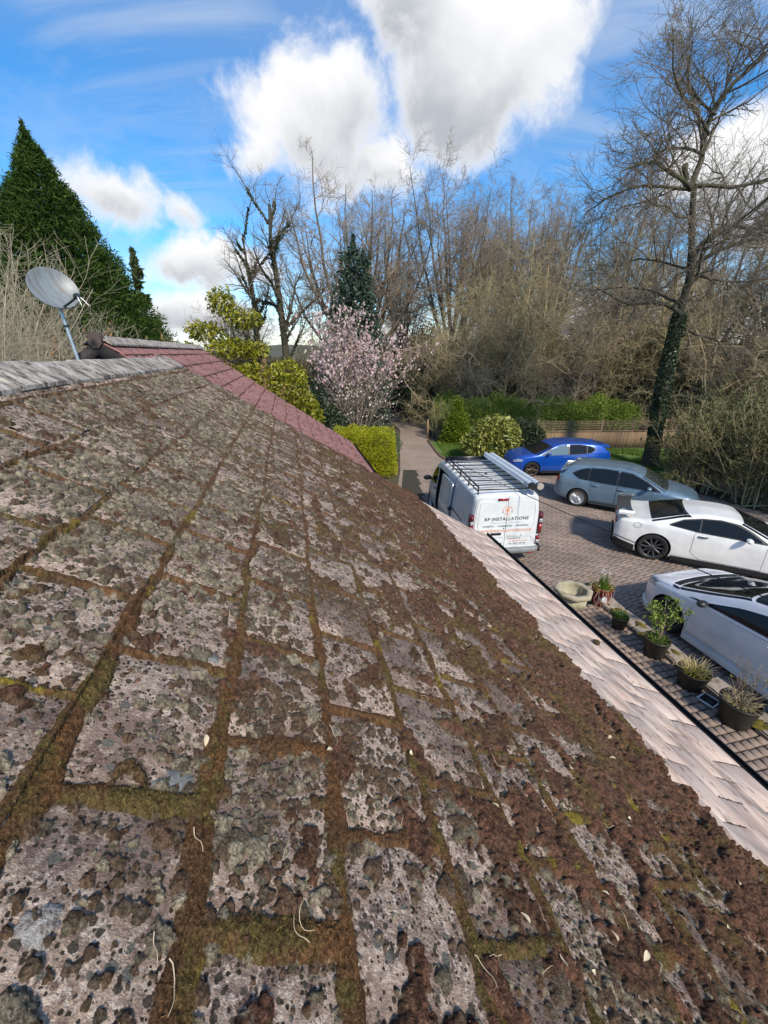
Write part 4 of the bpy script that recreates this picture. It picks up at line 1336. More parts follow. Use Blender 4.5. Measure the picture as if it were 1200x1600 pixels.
def handle(B, parent, x, z, sg, mat):
    p = [B.side(x + d, z + .004 * abs(d) / .1, o, sg) for d, o in ((-.10, .006), (-.08, .03), (0, .036), (.08, .03), (.10, .006))]
    return MB().tube(p, [.010, .014, .015, .014, .010], 8).build('door_handle', mat, parent, True)


def lamp(name, pts, off, mat, parent, B, sg, n=8, m=4):
    lo, hi = pts
    return side_patch(B, (lo[0][0], lo[-1][0]), lo, hi, off, sg, name, mat, parent, n, m, .02)


def seam_door(B, parent, xs, lo, hi, sg, mat, hx=None, hz=None, hmat=None):
    e = .009
    X0, X1 = xs
    lo_ = [(a, b - e) for a, b in lo]; hi_ = [(a, b + e) for a, b in hi]
    d = side_patch(B, (X0 + .003, X1 - .003), lo, hi, .0045, sg, 'door', mat, parent, 14, 8, .01)
    side_patch(B, (X0 - e + .003, X1 + e - .003), lo_, hi_, .0015, sg, 'door_seam', M_arch, d, 14, 8, .006)
    if hx: handle(B, d, hx, hz, sg, hmat or mat)
    return d


def hatchback(name, label, group, loc, heading, P):
    """loc is the point on the ground below the middle of the rear bumper"""
    root = thing(name, label, 'car', (loc[0], loc[1], 0.016), heading, group)
    B = Body(P['top'], P['belt'], P['plan'], P['bot'], P.get('tumble', .38), P.get('rc', .09))
    W = P['w']; r = P['wr']; ax = P['axles']
    cuts = []
    for x in ax:
        for sg in (1, -1): cuts.append(('arch', (x, r + .01, r + .045, sg * (W - .30), sg * (W + .2))))
    body = body_obj(B, 'body', P['paint'], root, cuts)
    for x in ax:
        for sg in (1, -1):
            wheel(root, x, sg * (W - .125), sg, r, .215, P['rim'], P['style'], r * P.get('rimf', .70))
    for sg in (1, -1):
        for nm, xs, lo, hi, mt_ in P['glass']:
            side_patch(B, xs, lo, hi, .005, sg, nm, mt_ or M_glass, root, 16, 6, .012)
        for xs, lo, hi, hx, hz in P['doors']: seam_door(B, root, xs, lo, hi, sg, P['paint'], hx, hz, P.get('hmat'))
        if 'frame' in P:
            xs, lo, hi = P['frame']; side_patch(B, xs, lo, hi, .0022, sg, 'window_frame', P.get('framemat', M_trim), root, 22, 6, .008)
        mirror(B, root, P['mirror'][0], P['mirror'][1], sg, P.get('mirmat', P['paint']))
        for nm, lo, hi, mt_ in P['lamps']: lamp(nm, (lo, hi), .005, mt_, root, B, sg)
        sx0, sx1 = ax[0] + r + .06, ax[1] - r - .06
        side_patch(B, (sx0, sx1), [(sx0, P['sill'][0]), (sx1, P['sill'][0])], [(sx0, P['sill'][1]), (sx1, P['sill'][1])], P['sill'][2], sg, 'side_skirt', P['sillmat'], root, 12, 4, .03)
    for nm, x0, x1, tin, c0, c1, mt_ in P['tops']: top_patch(B, x0, x1, .005, nm, mt_, root, tin, 12, 13, c0, c1)
    return root, B


# --- grey-blue hatchback
PA = dict(w=.92, wr=.318, axles=(.84, 3.48), paint=paint('grey_blue_paint', (0.145, 0.225, 0.295), .2), rim=M_alloy, style='multi', rimf=.72,
          top=[(0, .62), (.03, .92), (.10, 1.04), (.20, 1.12), (.42, 1.40), (.75, 1.455), (1.3, 1.495), (1.9, 1.50), (2.3, 1.475), (2.62, 1.38), (3.32, 1.02), (3.7, .96), (4.05, .87), (4.24, .76), (4.34, .60)],
          belt=[(0, 1.0), (.6, 1.0), (1.6, .96), (3.2, .90), (4.34, .72)], plan=[(0, .70), (.08, .80), (.25, .87), (.8, .915), (2.2, .92), (3.5, .91), (3.95, .85), (4.22, .70), (4.34, .50)],
          bot=[(0, .36), (.2, .26), (.6, .20), (3.8, .20), (4.1, .22), (4.34, .30)],
          glass=[('rear_quarter_window', (.62, 1.06), [(.62, 1.12), (.8, 1.03), (1.06, 1.0)], [(.62, 1.19), (.8, 1.30), (1.06, 1.385)], None),
                 ('rear_door_window', (1.11, 1.93), [(1.11, .995), (1.93, .965)], [(1.11, 1.39), (1.5, 1.415), (1.93, 1.41)], None),
                 ('front_door_window', (2.0, 3.08), [(2.0, .965), (3.08, .955)], [(2.0, 1.41), (2.35, 1.375), (2.65, 1.25), (3.08, .985)], None)],
          frame=((.55, 3.2), [(.55, 1.14), (.78, 1.0), (1.6, .96), (3.2, .925)], [(.55, 1.18), (.78, 1.325), (1.1, 1.415), (1.6, 1.435), (2.02, 1.43), (2.38, 1.395), (2.7, 1.265), (3.2, .95)]),
          doors=[((1.17, 1.97), [(1.17, .70), (1.35, .36), (1.97, .34)], [(1.17, .955), (1.97, .935)], 1.33, .86), ((1.99, 3.0), [(1.99, .34), (3.0, .35)], [(1.99, .935), (3.0, .90)], 2.13, .83)],
          mirror=(2.86, .97), sill=(.19, .30, .012), sillmat=mk('dark_sill', (.03, .04, .046), rough=.4),
          lamps=[('headlight', [(3.92, .66), (4.1, .62), (4.22, .60)], [(3.92, .79), (4.1, .765), (4.22, .70)], M_lens), ('tail_light', [(.03, .74), (.12, .84), (.15, .9)], [(.03, .92), (.12, 1.02), (.15, 1.04)], M_red)],
          tops=[('windscreen', 2.60, 3.30, .07, .10, .10, M_glassl), ('rear_window', .20, .42, .14, 0, 0, M_glass), ('bonnet', 3.44, 4.20, .05, .05, .06, None)])
PA['tops'][2] = ('bonnet', 3.44, 4.20, .05, .05, .06, PA['paint'])
th = math.radians(-33.5)
fwd = Vector((math.cos(th), math.sin(th), 0))
car, B = hatchback('parked_car', 'grey-blue five-door hatchback with silver multi-spoke wheels, between the blue car and the white coupe', 'cars parked on the block paved drive',
                   (6.62, 14.66), th, PA)
m = MB()    # small roof spoiler, wipers, aerial
P = np.array([[B.top_pt(.26 + .2 * i, t * .9, .012 + .012 * (1 - i)) for t in np.linspace(-1, 1, 9)] for i in (0, .5, 1)]); P[0, :, 0] -= .10; P[0, :, 2] += .05
m.grid(P); Q = P.copy(); Q[..., 2] -= .02; m.grid(Q[:, ::-1]); m.grid(np.stack([P[0], Q[0]], 0)); m.build('roof_spoiler', PA['paint'], car, True)
for y0 in (.35, -.15):
    p = [B.top_pt(3.30, y0, .02), B.top_pt(3.22, y0 - .28, .03), B.top_pt(3.20, y0 - .55, .022)]
    MB().tube(p, .007, 5).build('wiper', M_trim, car)
MB().box((0.02, 0, .82), (.02, .5, .11)).build('number_plate', M_plate, car)

# --- bright blue hatchback
blue = paint('bright_blue_paint', (0.004, 0.075, 0.42), .25)
PB = dict(w=.915, wr=.325, axles=(.80, 3.50), paint=blue, rim=M_alloyg, style='five_y', rimf=.74,
          top=[(0, .62), (.03, .94), (.12, 1.05), (.25, 1.18), (.48, 1.395), (.8, 1.43), (1.4, 1.465), (1.9, 1.465), (2.3, 1.43), (2.62, 1.34), (3.35, 1.0), (3.7, .945), (4.05, .87), (4.28, .74), (4.38, .58)],
          belt=[(0, 1.04), (.6, 1.03), (1.6, .97), (3.2, .91), (4.38, .72)], plan=[(0, .70), (.08, .80), (.25, .87), (.8, .915), (2.2, .905), (3.5, .905), (3.95, .86), (4.25, .70), (4.38, .50)],
          bot=[(0, .34), (.2, .24), (.6, .18), (3.8, .18), (4.1, .2), (4.38, .28)],
          glass=[('rear_quarter_window', (.86, 1.17), [(.86, 1.16), (1.0, 1.06), (1.17, 1.03)], [(.86, 1.22), (1.0, 1.30), (1.17, 1.34)], None),
                 ('rear_door_window', (1.20, 1.93), [(1.20, 1.025), (1.93, .985)], [(1.20, 1.35), (1.5, 1.385), (1.93, 1.38)], None),
                 ('front_door_window', (2.02, 3.06), [(2.02, .985), (3.06, .955)], [(2.02, 1.375), (2.35, 1.335), (2.65, 1.215), (3.06, .99)], mk('car_glass_grey', (.09, .14, .15), rough=.05, spec=1, coat=1))],
          frame=((.80, 3.15), [(.80, 1.17), (1.0, 1.035), (1.6, .985), (3.15, .935)], [(.80, 1.22), (1.0, 1.325), (1.5, 1.405), (2.02, 1.40), (2.38, 1.355), (2.7, 1.23), (3.15, .96)]),
          doors=[((1.15, 1.97), [(1.15, .70), (1.35, .36), (1.97, .33)], [(1.15, .985), (1.97, .955)], 1.32, .88), ((1.99, 3.02), [(1.99, .33), (3.02, .34)], [(1.99, .955), (3.02, .905)], 2.13, .85)],
          mirror=(2.84, .97), sill=(.17, .27, .012), sillmat=M_trim,
          lamps=[('headlight', [(3.95, .68), (4.1, .66), (4.28, .62)], [(3.95, .76), (4.1, .775), (4.28, .70)], M_lens), ('tail_light', [(.03, .86), (.1, .90), (.14, .93)], [(.03, .95), (.1, 1.0), (.14, 1.0)], M_red)],
          tops=[('windscreen', 2.60, 3.36, .07, .10, .10, M_glass), ('rear_window', .20, .50, .12, 0, 0, M_glassl), ('bonnet', 3.50, 4.26, .05, .05, .05, blue)])
car, B = hatchback('parked_car', 'bright blue five-door hatchback with dark bronze wheels, parked nearest the wooden fence', 'cars parked on the block paved drive',
                   (9.98, 18.05), math.radians(180.5), PB)
m = MB()
P = np.array([[B.top_pt(.36 + .2 * i, t * .92, .012 + .012 * (1 - i)) for t in np.linspace(-1, 1, 9)] for i in (0, .5, 1)]); P[0, :, 0] -= .16; P[0, :, 2] += .06
m.grid(P); Q = P.copy(); Q[..., 2] -= .025; m.grid(Q[:, ::-1]); m.grid(np.stack([P[0], Q[0]], 0)); m.build('roof_spoiler', blue, car, True)
m = MB(); z0 = B.top_pt(.75, 0.001, 0)[2]
m.raw([(.62, -.02, z0 - .01), (.82, -.03, z0 - .005), (.82, .03, z0 - .005), (.62, .02, z0 - .01), (.63, 0, z0 + .07)], [(0, 1, 4), (1, 2, 4), (2, 3, 4), (3, 0, 4)]); m.build('shark_fin_aerial', blue, car)

# --- white two-door coupe with a big rear wing
wht = paint('pearl_white_paint', (0.80, 0.79, 0.75), 0, .3)
PC = dict(w=.95, wr=.355, axles=(.93, 3.71), paint=wht, rim=M_alloyd, style='ten', rimf=.76, tumble=.55, rc=.08,
          top=[(0, .80), (.04, .98), (.2, 1.02), (.62, 1.06), (.95, 1.16), (1.45, 1.31), (1.85, 1.365), (2.25, 1.37), (2.55, 1.335), (3.30, 1.0), (3.7, .93), (4.2, .84), (4.52, .72), (4.67, .55)],
          belt=[(0, .95), (.9, .96), (1.8, .93), (3.2, .88), (4.67, .68)], plan=[(0, .80), (.08, .88), (.3, .93), (.95, .955), (1.9, .93), (2.6, .93), (3.7, .95), (4.2, .90), (4.5, .76), (4.67, .55)],
          bot=[(0, .34), (.2, .22), (.6, .14), (4.2, .14), (4.5, .14), (4.67, .2)],
          glass=[('rear_side_window', (1.22, 1.80), [(1.22, 1.03), (1.80, .965)], [(1.22, 1.05), (1.45, 1.17), (1.80, 1.235)], None),
                 ('front_door_window', (1.83, 3.0), [(1.83, .965), (3.0, .93)], [(1.83, 1.24), (2.2, 1.265), (2.5, 1.225), (2.75, 1.12), (3.0, .965)], None)],
          frame=((1.17, 3.12), [(1.17, 1.02), (1.80, .945), (3.12, .905)], [(1.17, 1.05), (1.45, 1.195), (1.83, 1.268), (2.2, 1.29), (2.55, 1.25), (2.8, 1.14), (3.12, .94)]),
          doors=[((1.72, 3.12), [(1.72, .44), (1.9, .27), (3.12, .26)], [(1.72, .945), (3.12, .90)], 1.90, .86)],
          mirror=(2.72, .92), sill=(.12, .24, .035), sillmat=M_trim, hmat=M_trim,
          lamps=[('headlight', [(3.98, .70), (4.2, .66), (4.4, .60)], [(3.98, .78), (4.2, .76), (4.4, .70)], M_lens)],
          tops=[('windscreen', 2.56, 3.30, .05, .12, .12, M_glass), ('rear_window', .80, 1.62, .04, -.04, -.14, M_glass), ('bonnet', 3.46, 4.50, .06, .06, .06, wht)])
th = math.radians(-29.0)
car, B = hatchback('parked_car', 'white two-door coupe with black wheels and a big rear wing, parked beside the grey-blue hatchback', 'cars parked on the block paved drive',
                   (6.64, 10.72), th, PC)
M_carbon = mk('carbon_black', (0.045, 0.047, 0.05), (0.028, 0.029, 0.031), rough=.3, scale=60, coat=.6)
m = MB(); n = 17
P = []
for i in range(5):
    row = []
    for j in range(n):
        t = -1 + 2 * j / (n - 1); cx_ = -.05 + .34 * i / 4 + .10 * (abs(t) ** 3); row.append((cx_, t * .84, 1.20 + .015 * i / 4 - .02 * t * t - .03 * abs(t) ** 6))
    P.append(row)
P = np.array(P); m.grid(P[:, ::-1]); Q = P.copy(); Q[..., 2] -= .035; m.grid(Q)
for A_, B_ in ((P[0], Q[0]), (Q[-1], P[-1]), (Q[:, 0], P[:, 0]), (P[:, -1], Q[:, -1])): m.grid(np.stack([A_, B_], 0))
wing = m.build('rear_wing', M_carbon, car, True)
for sg in (1, -1):
    mm = MB()
    P2 = np.array([[(-.07 + .36 * i / 4 + .09, sg * (.80 + .055 * j), 1.215 - .05 * j * j + .012 * i / 4) for j in (0, .5, 1)] for i in range(5)])
    mm.grid(P2 if sg < 0 else P2[:, ::-1]); Q2 = P2.copy(); Q2[..., 2] -= .05; mm.grid(Q2[:, ::-1] if sg < 0 else Q2)
    for A_, B_ in ((P2[:, -1], Q2[:, -1]), (P2[0], Q2[0])): mm.grid(np.stack([A_, B_], 0))
    mm.build('wing_tip', wht, wing, True)
    mm = MB(); mm.box((.16, sg * .62, 1.09), (.16, .06, .20)); mm.build('wing_stand', wht, wing)
MB().tube([B.side(.5 + .085 * math.cos(a), .90 + .07 * math.sin(a), .003, -1) for a in np.linspace(0, 2 * PI, 25)], .0035, 5).build('fuel_flap_seam', M_trim, car)
m = MB()
for sg in (1, -1):
    pts = [B.side(x, z, .006, sg) for x, z in ((3.20, .62), (3.32, .58), (3.42, .50), (3.50, .40))]
    m.tube(pts, [.012, .022, .022, .012], 6)
m.build('side_vent', M_trim, car)
m = MB()
P = np.array([[(x, y * float(np.interp(x, *B.plan)) * 1.015, z) for y in np.linspace(-1, 1, 9)] for x, z in ((.30, .20), (.06, .22), (-.03, .34), (-.03, .46))])
m.grid(P); m.build('rear_diffuser', M_trim, car, True)
for sg in (1, -1):
    side_patch(B, (.02, .52), [(.02, .26), (.52, .17)], [(.02, .46), (.52, .34)], .008, sg, 'lower_bumper_trim', M_trim, car, 8, 4, .03)
for sg in (1, -1):
    for yy in (.40, .66):
        MB().lathe([(.0005, -.012), (.07, -.010), (.085, .01)], 20, (0.0, sg * yy, .83), 'x').build('tail_light', M_red, car)

# --- white hatchback nearest the path
wh2 = paint('cool_white_paint', (0.76, 0.77, 0.80), 0, .3)
PD = dict(w=.92, wr=.345, axles=(.86, 3.56), paint=wh2, rim=M_alloyd, style='ten', rimf=.74, tumble=.50, rc=.09,
          top=[(0, .62), (.03, .96), (.12, 1.08), (.5, 1.33), (1.0, 1.43), (1.6, 1.465), (2.1, 1.455), (2.5, 1.39), (3.0, 1.19), (3.55, .99), (3.9, .925), (4.25, .82), (4.40, .70), (4.47, .52)],
          belt=[(0, 1.06), (.8, 1.05), (1.6, 1.0), (3.2, .90), (4.47, .70)], plan=[(0, .72), (.08, .82), (.3, .89), (.86, .93), (2.0, .91), (3.5, .925), (4.0, .87), (4.3, .70), (4.47, .45)],
          bot=[(0, .34), (.2, .24), (.6, .17), (3.9, .16), (4.3, .16), (4.47, .22)],
          glass=[('rear_quarter_window', (.75, 1.55), [(.75, 1.16), (1.1, 1.075), (1.55, 1.045)], [(.75, 1.18), (1.1, 1.275), (1.55, 1.31)], None),
                 ('front_door_window', (1.60, 3.00), [(1.60, 1.04), (3.00, .965)], [(1.60, 1.31), (2.1, 1.285), (2.5, 1.185), (3.00, .985)], None),
                 ('corner_window', (3.04, 3.26), [(3.04, .955), (3.26, .94)], [(3.04, .985), (3.14, .975), (3.26, .945)], M_trim)],
          doors=[((1.62, 3.14), [(1.62, .42), (1.75, .33), (3.14, .32)], [(1.62, .985), (3.14, .90)], 1.82, .90)],
          mirror=(2.92, .96), mirmat=M_trim, sill=(.15, .26, .03), sillmat=wh2,
          lamps=[('headlight', [(3.98, .74), (4.15, .70), (4.32, .63)], [(3.98, .84), (4.15, .82), (4.32, .73)], M_lens)],
          tops=[('windscreen', 2.42, 3.46, .12, .16, .16, M_glass), ('roof_glass', .75, 2.36, .17, -.05, .16, M_glass), ('bonnet', 3.66, 4.36, .06, .16, .05, wh2)])
th = math.radians(90 + 12.7)
car, B = hatchback('parked_car', 'white hatchback with a dark glass roof, parked along the mossy kerb stones beside the path', 'cars parked on the block paved drive',
                   (7.15, 3.29), th, PD)
m = MB()
P = np.array([[B.top_pt(3.50 + .13 * i + .16 * (1 - t * t), t * .92, .004 + .003 * i) for t in np.linspace(-1, 1, 13)] for i in (0, .5, 1)])
m.grid(P); m.build('scuttle', M_trim, car, True)
for y0 in (.55, -.05):
    p = [B.top_pt(3.62, y0, .02), B.top_pt(3.60, y0 - .3, .03), B.top_pt(3.56, y0 - .6, .022)]
    MB().tube(p, .008, 5).build('wiper', M_trim, car)
side_patch(B, (3.86, 4.40), [(3.86, .17), (4.40, .17)], [(3.86, .25), (4.40, .25)], .03, 1, 'front_lip', wh2, car, 10, 3, .04)
side_patch(B, (3.86, 4.40), [(3.86, .17), (4.40, .17)], [(3.86, .25), (4.40, .25)], .03, -1, 'front_lip', wh2, car, 10, 3, .04)
# two front seats seen through the side glass are left to the dark glass


# --- the white van
def text_mesh(txt, size, mat, parent, M, name='lettering', spacing=1.0, bold=0.0):
    cu = bpy.data.curves.new('lettering', 'FONT'); cu.body = txt; cu.size = size; cu.align_x = 'CENTER'; cu.space_character = spacing
    cu.extrude = .0008; cu.offset = bold
    t = bpy.data.objects.new('t', cu); C.objects.link(t)
    dg = bpy.context.evaluated_depsgraph_get()
    me = bpy.data.meshes.new_from_object(t.evaluated_get(dg))
    bpy.data.objects.remove(t); me.materials.clear(); me.materials.append(mat)
    return add(name, me, parent, mat4=M)


def van():
    vw = paint('van_white_paint', (0.74, 0.77, 0.77), 0, .3)
    M_rec = mk('van_panel_white', (0.66, 0.70, 0.71), rough=.35, coat=.5)
    M_text = mk('dark_lettering', (0.035, 0.05, 0.05), rough=.5); M_teal = mk('teal_lettering', (0.03, 0.15, 0.13), rough=.5)
    M_or = mk('orange_lettering', (0.75, 0.20, 0.03), rough=.5); M_grey = mk('grey_lettering', (.35, .38, .38), rough=.5)
    M_bump = mk('grey_bumper', (0.17, 0.18, 0.18), (0.22, 0.23, 0.23), rough=.6, scale=8)
    M_int = mk('van_interior', (0.02, 0.02, 0.022), rough=.8)
    M_tube = mk('carrier_tube_grey', (0.52, 0.58, 0.62), (0.45, 0.5, 0.54), rough=.4, scale=4)
    M_tubecap = mk('carrier_cap', (.36, .31, .26), rough=.5)
    yaw = math.radians(90 + 6.9)
    root = thing('van', 'white work van with its side door open, RP INSTALLATIONS lettering and a roof rack', 'van', (3.02, 9.20, 0.016), yaw)
    B = Body([(0, 1.86), (.05, 1.90), (.25, 1.93), (2.0, 1.955), (3.2, 1.955), (3.55, 1.90), (4.15, 1.35), (4.3, 1.22), (4.75, 1.06), (4.92, .88), (5.0, .62)],
             [(0, 1.12), (3.2, 1.12), (4.2, 1.0), (5.0, .74)], [(0, .885), (.05, .93), (.15, .95), (2.5, .955), (4.0, .95), (4.5, .90), (4.85, .74), (5.0, .55)],
             [(0, .42), (.1, .32), (.4, .26), (4.6, .24), (5.0, .3)], tumble=.115, rcorner=.12, sig=1.4)
    r = .335; ax = (.97, 4.07)
    cuts = [('arch', (x, r + .01, r + .05, sg * .66, sg * 1.2)) for x in ax for sg in (1, -1)]
    cuts.append(('box', ((2.83, .75, 1.05), (.95, .9, 1.34))))      # the open side doorway
    body_obj(B, 'body', vw, root, cuts, 80)
    for x in ax:
        for sg in (1, -1): wheel(root, x, sg * .83, sg, r, .21, M_alloy, 'five', r * .66)
    # back: two doors with a seam, recessed panels, lamps and bumper
    def rear(y0, y1, z0, z1, off, name, mat, parent, th_=.012):
        m = MB()
        # lean of the back follows the shell, which is upright here
        v = []
        for x in (-off, -off + th_):
            v += [(x, y0, z0), (x, y1, z0), (x, y1, z1), (x, y0, z1)]
        m.raw(v, [(0, 1, 2, 3), (7, 6, 5, 4), (0, 4, 5, 1), (1, 5, 6, 2), (2, 6, 7, 3), (3, 7, 4, 0)])
        return m.build(name, mat, parent)
    doors = []
    for sg in (1, -1):
        m = MB(); n = 11
        pr = []
        y_in, y_lo, y_hi = .006, .80, .745
        zz = [(y_in, .50), (y_lo, .50), (.815, .9), (.80, 1.25), (.77, 1.62), (.735, 1.80), (.68, 1.845), (y_in, 1.855)]
        a = np.array([(-.022, sg * y, z) for y, z in zz]); b = a.copy(); b[:, 0] = .01
        k = len(zz); v = np.vstack([a, b])
        m.raw(v, [(i, (i + 1) % k, k + (i + 1) % k, k + i) for i in range(k)])
        m.raw(a, [tuple(range(k)) if sg < 0 else tuple(range(k))[::-1]])
        d = m.build('rear_door', vw, root); doors.append(d)
        # recessed upper and lower panels shown as a raised rim
        for z0, z1, yi, yo0, yo1 in ((1.02, 1.73, .05, .735, .70), (.56, .79, .05, .70, .72)):
            rim = []
            c = .06
            for y, z in ((yi, z0), (yo0 - c, z0), (yo0, z0 + c), (yo1, z1 - c), (yo1 - c, z1), (yi, z1)): rim.append((-.024, sg * y, z))
            rim.append(rim[0])
            MB().tube(rim, .006, 6).build('panel_rim', M_grey if z0 < .9 else M_rec, d, True)
        MB().tube([(-.024, sg * .78, .62), (-.045, sg * .80, .62), (-.045, sg * .80, .70), (-.024, sg * .78, .70)], .012, 6).build('hinge', vw, d)
    rear(-.006, .006, .5, 1.85, .016, 'door_seam', M_trim, root)
    for y0, z in ((.34, .885), (.30, .60)):
        m = MB(); m.box((-.03, y0 - .1, z), (.02, .26, .055)); m.box((-.045, y0 - .1, z + .018), (.03, .24, .02)); m.build('door_handle', M_trim, doors[0])
    MB().box((-.028, .05, 1.03), (.012, .02, .035)).build('lock', M_trim, doors[0])
    MB().box((-.030, .14, 1.795), (.03, .26, .055)).build('brake_light', M_red, root)
    for sg in (1, -1):
        m = MB(); m.box((.03, sg * .885, 1.13), (.13, .10, .56)); hb = m.build('tail_light', M_dred, root)
        for z, h, mt_ in ((1.32, .14, M_dred), (1.20, .11, M_lens), (1.01, .22, M_red)):
            MB().box((-.042, sg * .888, z), (.02, .085, h)).build('lens', mt_, hb)
        m = MB(); m.box((.03, sg * .875, .67), (.12, .09, .22)); lb = m.build('lower_light', M_dred, root)
        MB().box((-.036, sg * .875, .63), (.02, .075, .09)).build('lens', M_lens, lb)
        MB().box((-.036, sg * .875, .73), (.02, .075, .09)).build('lens', M_red, lb)
    m = MB()
    pr = [(.06, .50), (-.10, .50), (-.13, .47), (-.13, .40), (-.10, .34), (.06, .31)]
    P = np.array([[(x * (1 - .0 * abs(t)) + .10 * max(0, abs(t) - .8) / .2 * (x < 0), t * .95, z) for x, z in pr] for t in np.linspace(-1, 1, 15)])
    m.grid(P); m.raw(P[0], [tuple(range(6))[::-1]]); m.raw(P[-1], [tuple(range(6))])
    bu = m.build('rear_bumper', M_bump, root)
    MB().box((-.128, -.68, .375), (.02, .16, .03)).build('reflector', M_red, bu)
    for sg in (1, -1): MB().box((.06, sg * .935, .44), (.24, .05, .16)).build('bumper_corner', M_trim, bu)
    # lettering and emblem
    base = Matrix(((0, 0, -1), (-1, 0, 0), (0, 1, 0)))     # text x -> -y (to the right seen from behind), text y -> z
    def T(y, z):
        M = base.to_4x4(); M.translation = Vector((-.0255, y, z)); return M
    text_mesh('RP INSTALLATIONS', .118, M_text, root, T(0, 1.245), 'lettering', 1.12, .0022)
    text_mesh('ELECTRICAL SERVICES', .052, M_grey, root, T(0, 1.165), 'lettering', 1.5)
    text_mesh('DOMESTIC  -  COMMERCIAL  -  INDUSTRIAL', .058, M_teal, root, T(0, 1.075), 'lettering', 1.05, .001)
    text_mesh('WWW.RPINSTALLATIONS.CO.UK', .085, M_or, root, T(0, .935), 'lettering', 1.1, .0008)
    text_mesh('NICEIC', .06, M_grey, root, T(-.16, .80), 'lettering', 1.2)
    text_mesh('CONTACT US', .052, M_text, root, T(-.24, .725), 'lettering', 1.1, .001)
    text_mesh('INFO@RPINSTALLATIONS', .042, M_or, root, T(-.36, .66), 'lettering', 1.05)
    text_mesh('TEL: 07815 281148', .052, M_text, root, T(-.34, .585), 'lettering', 1.1, .001)
    m = MB()
    def arc(a0, a1, rr, w):
        P = np.array([[(-.0258, -(q * math.cos(a)), 1.50 + q * math.sin(a)) for q in (rr - w, rr + w)] for a in np.linspace(a0, a1, 18)]); m.grid(P)
    arc(-.3, 1.35, .115, .006); arc(1.8, 3.4, .115, .006); arc(3.9, 5.6, .115, .006)
    em = m.build('emblem_ring', M_or, root)
    bl = [(.025, .085), (-.055, -.01), (-.008, -.005), (-.030, -.085), (.055, .018), (.008, .012), (.045, .085)]
    v = [(-.0262, -x, 1.50 + z) for x, z in bl]
    make = make_mesh('bolt', v, [np.array([(0, 1, 2, 5)]), np.array([(5, 2, 3, 4)]), np.array([(0, 5, 6)])], M_or); add('emblem_bolt', make, root)
    for sx in (1, -1):
        mm = MB(); mm.lathe([(.0005, 0), (.016, 0)], 12, (-.0264, sx * .112, 1.50 - .035), 'x'); mm.build('emblem_dot', M_teal, root)
    bl = [(.012, .035), (-.02, -.004), (-.002, -.002), (-.012, -.035), (.02, .006), (.004, .004), (.02, .035)]
    add('emblem_bolt', make_mesh('bolt', [(-.0262, -.42 - x, .82 + z) for x, z in bl], [np.array([(0, 1, 2, 5)]), np.array([(5, 2, 3, 4)]), np.array([(0, 5, 6)])], M_text), root)
    # left side: front door, sliding door pushed back and out
    for sg in (1, -1):
        fd = seam_door(B, root, (3.36, 4.22), [(3.36, .36), (3.9, .42), (4.22, .72)], [(3.36, 1.10), (4.22, 1.0)], sg, vw, 3.50, .98, M_trim)
        side_patch(B, (3.40, 4.18), [(3.40, 1.14), (4.18, 1.08)], [(3.40, 1.68), (3.72, 1.64), (4.18, 1.14)], .005, sg, 'cab_window', M_glass, root, 14, 6)
        mirror(B, root, 4.02, 1.10, sg, M_trim, True, 1.35)
        lamp('headlight', ([(4.5, .72), (4.7, .70), (4.86, .68)], [(4.5, .98), (4.7, .93), (4.86, .80)]), .005, M_lens, root, B, sg)
    def slide(xs, off, sg):
        d = side_patch(B, xs, [(xs[0], .40), (xs[1], .40)], [(xs[0], 1.70), (xs[1], 1.70)], off, sg, 'sliding_door', vw, root, 12, 10, .05)
        X0, X1 = xs[0] + .10, xs[1] - .10
        pts = [(X0 + .12, 1.02), (X0, 1.14), (X0 + .02, 1.52), (X0 + .14, 1.62), (X1 - .10, 1.62), (X1, 1.50), (X1, 1.08), (X1 - .1, 1.02), (X0 + .12, 1.02)]
        MB().tube([B.side(x, z, off + .002, sg) for x, z in pts], .008, 6).build('panel_rim', M_grey, d, True)
        pts = [(X0 + .12, .50), (X0, .60), (X0, .84), (X0 + .1, .92), (X1 - .10, .92), (X1, .84), (X1, .60), (X1 - .1, .5), (X0 + .12, .5)]
        MB().tube([B.side(x, z, off + .002, sg) for x, z in pts], .006, 6).build('panel_rim', M_rec, d, True)
        for z in (.62, 1.40):
            MB().box((xs[1] - .02, sg * (B.y_at(xs[1] - .03, z) + off - .02), z), (.05, .05, .09)).build('latch', M_trim, d)
        MB().box((xs[0] - .01, sg * (B.y_at(xs[0], 1.0) + off * .5), .98), (.08, off + .02, .08)).build('roller', M_trim, d)
        handle(B, d, xs[1] - .12, .98, sg, M_trim)
    slide((1.62, 2.66), .085, 1)
    slide((2.34, 3.30), .004, -1)
    m = MB(); m.tube([B.side(x, 1.02, .006, 1) for x in np.linspace(.6, 2.3, 6)], .012, 6); m.build('door_rail', M_trim, root)
    side_patch(B, (.25, 1.50), [(.25, 1.14), (1.5, 1.14)], [(.25, 1.62), (1.5, 1.62)], .003, -1, 'side_panel', M_rec, root)
    top_patch(B, 3.58, 4.22, .005, 'windscreen', M_glass, root, .05, 10, 11, .05, .08)
    # ribs pressed into the roof
    m = MB()
    for x in np.arange(.35, 3.3, .36):
        m.tube([B.top_pt(x, t, .004) for t in np.linspace(-.86, .86, 9)], .014, 6)
    m.build('roof_rib', vw, root, True)
    # roof rack
    ztop = 1.955
    rk = MB(); rk.tube([(.02, .77, ztop + .16), (1.5, .77, ztop + .185), (3.0, .77, ztop + .185)], .018, 8); rk.tube([(.02, .77, ztop + .05), (1.5, .77, ztop + .07), (3.0, .77, ztop + .07)], .016, 8)
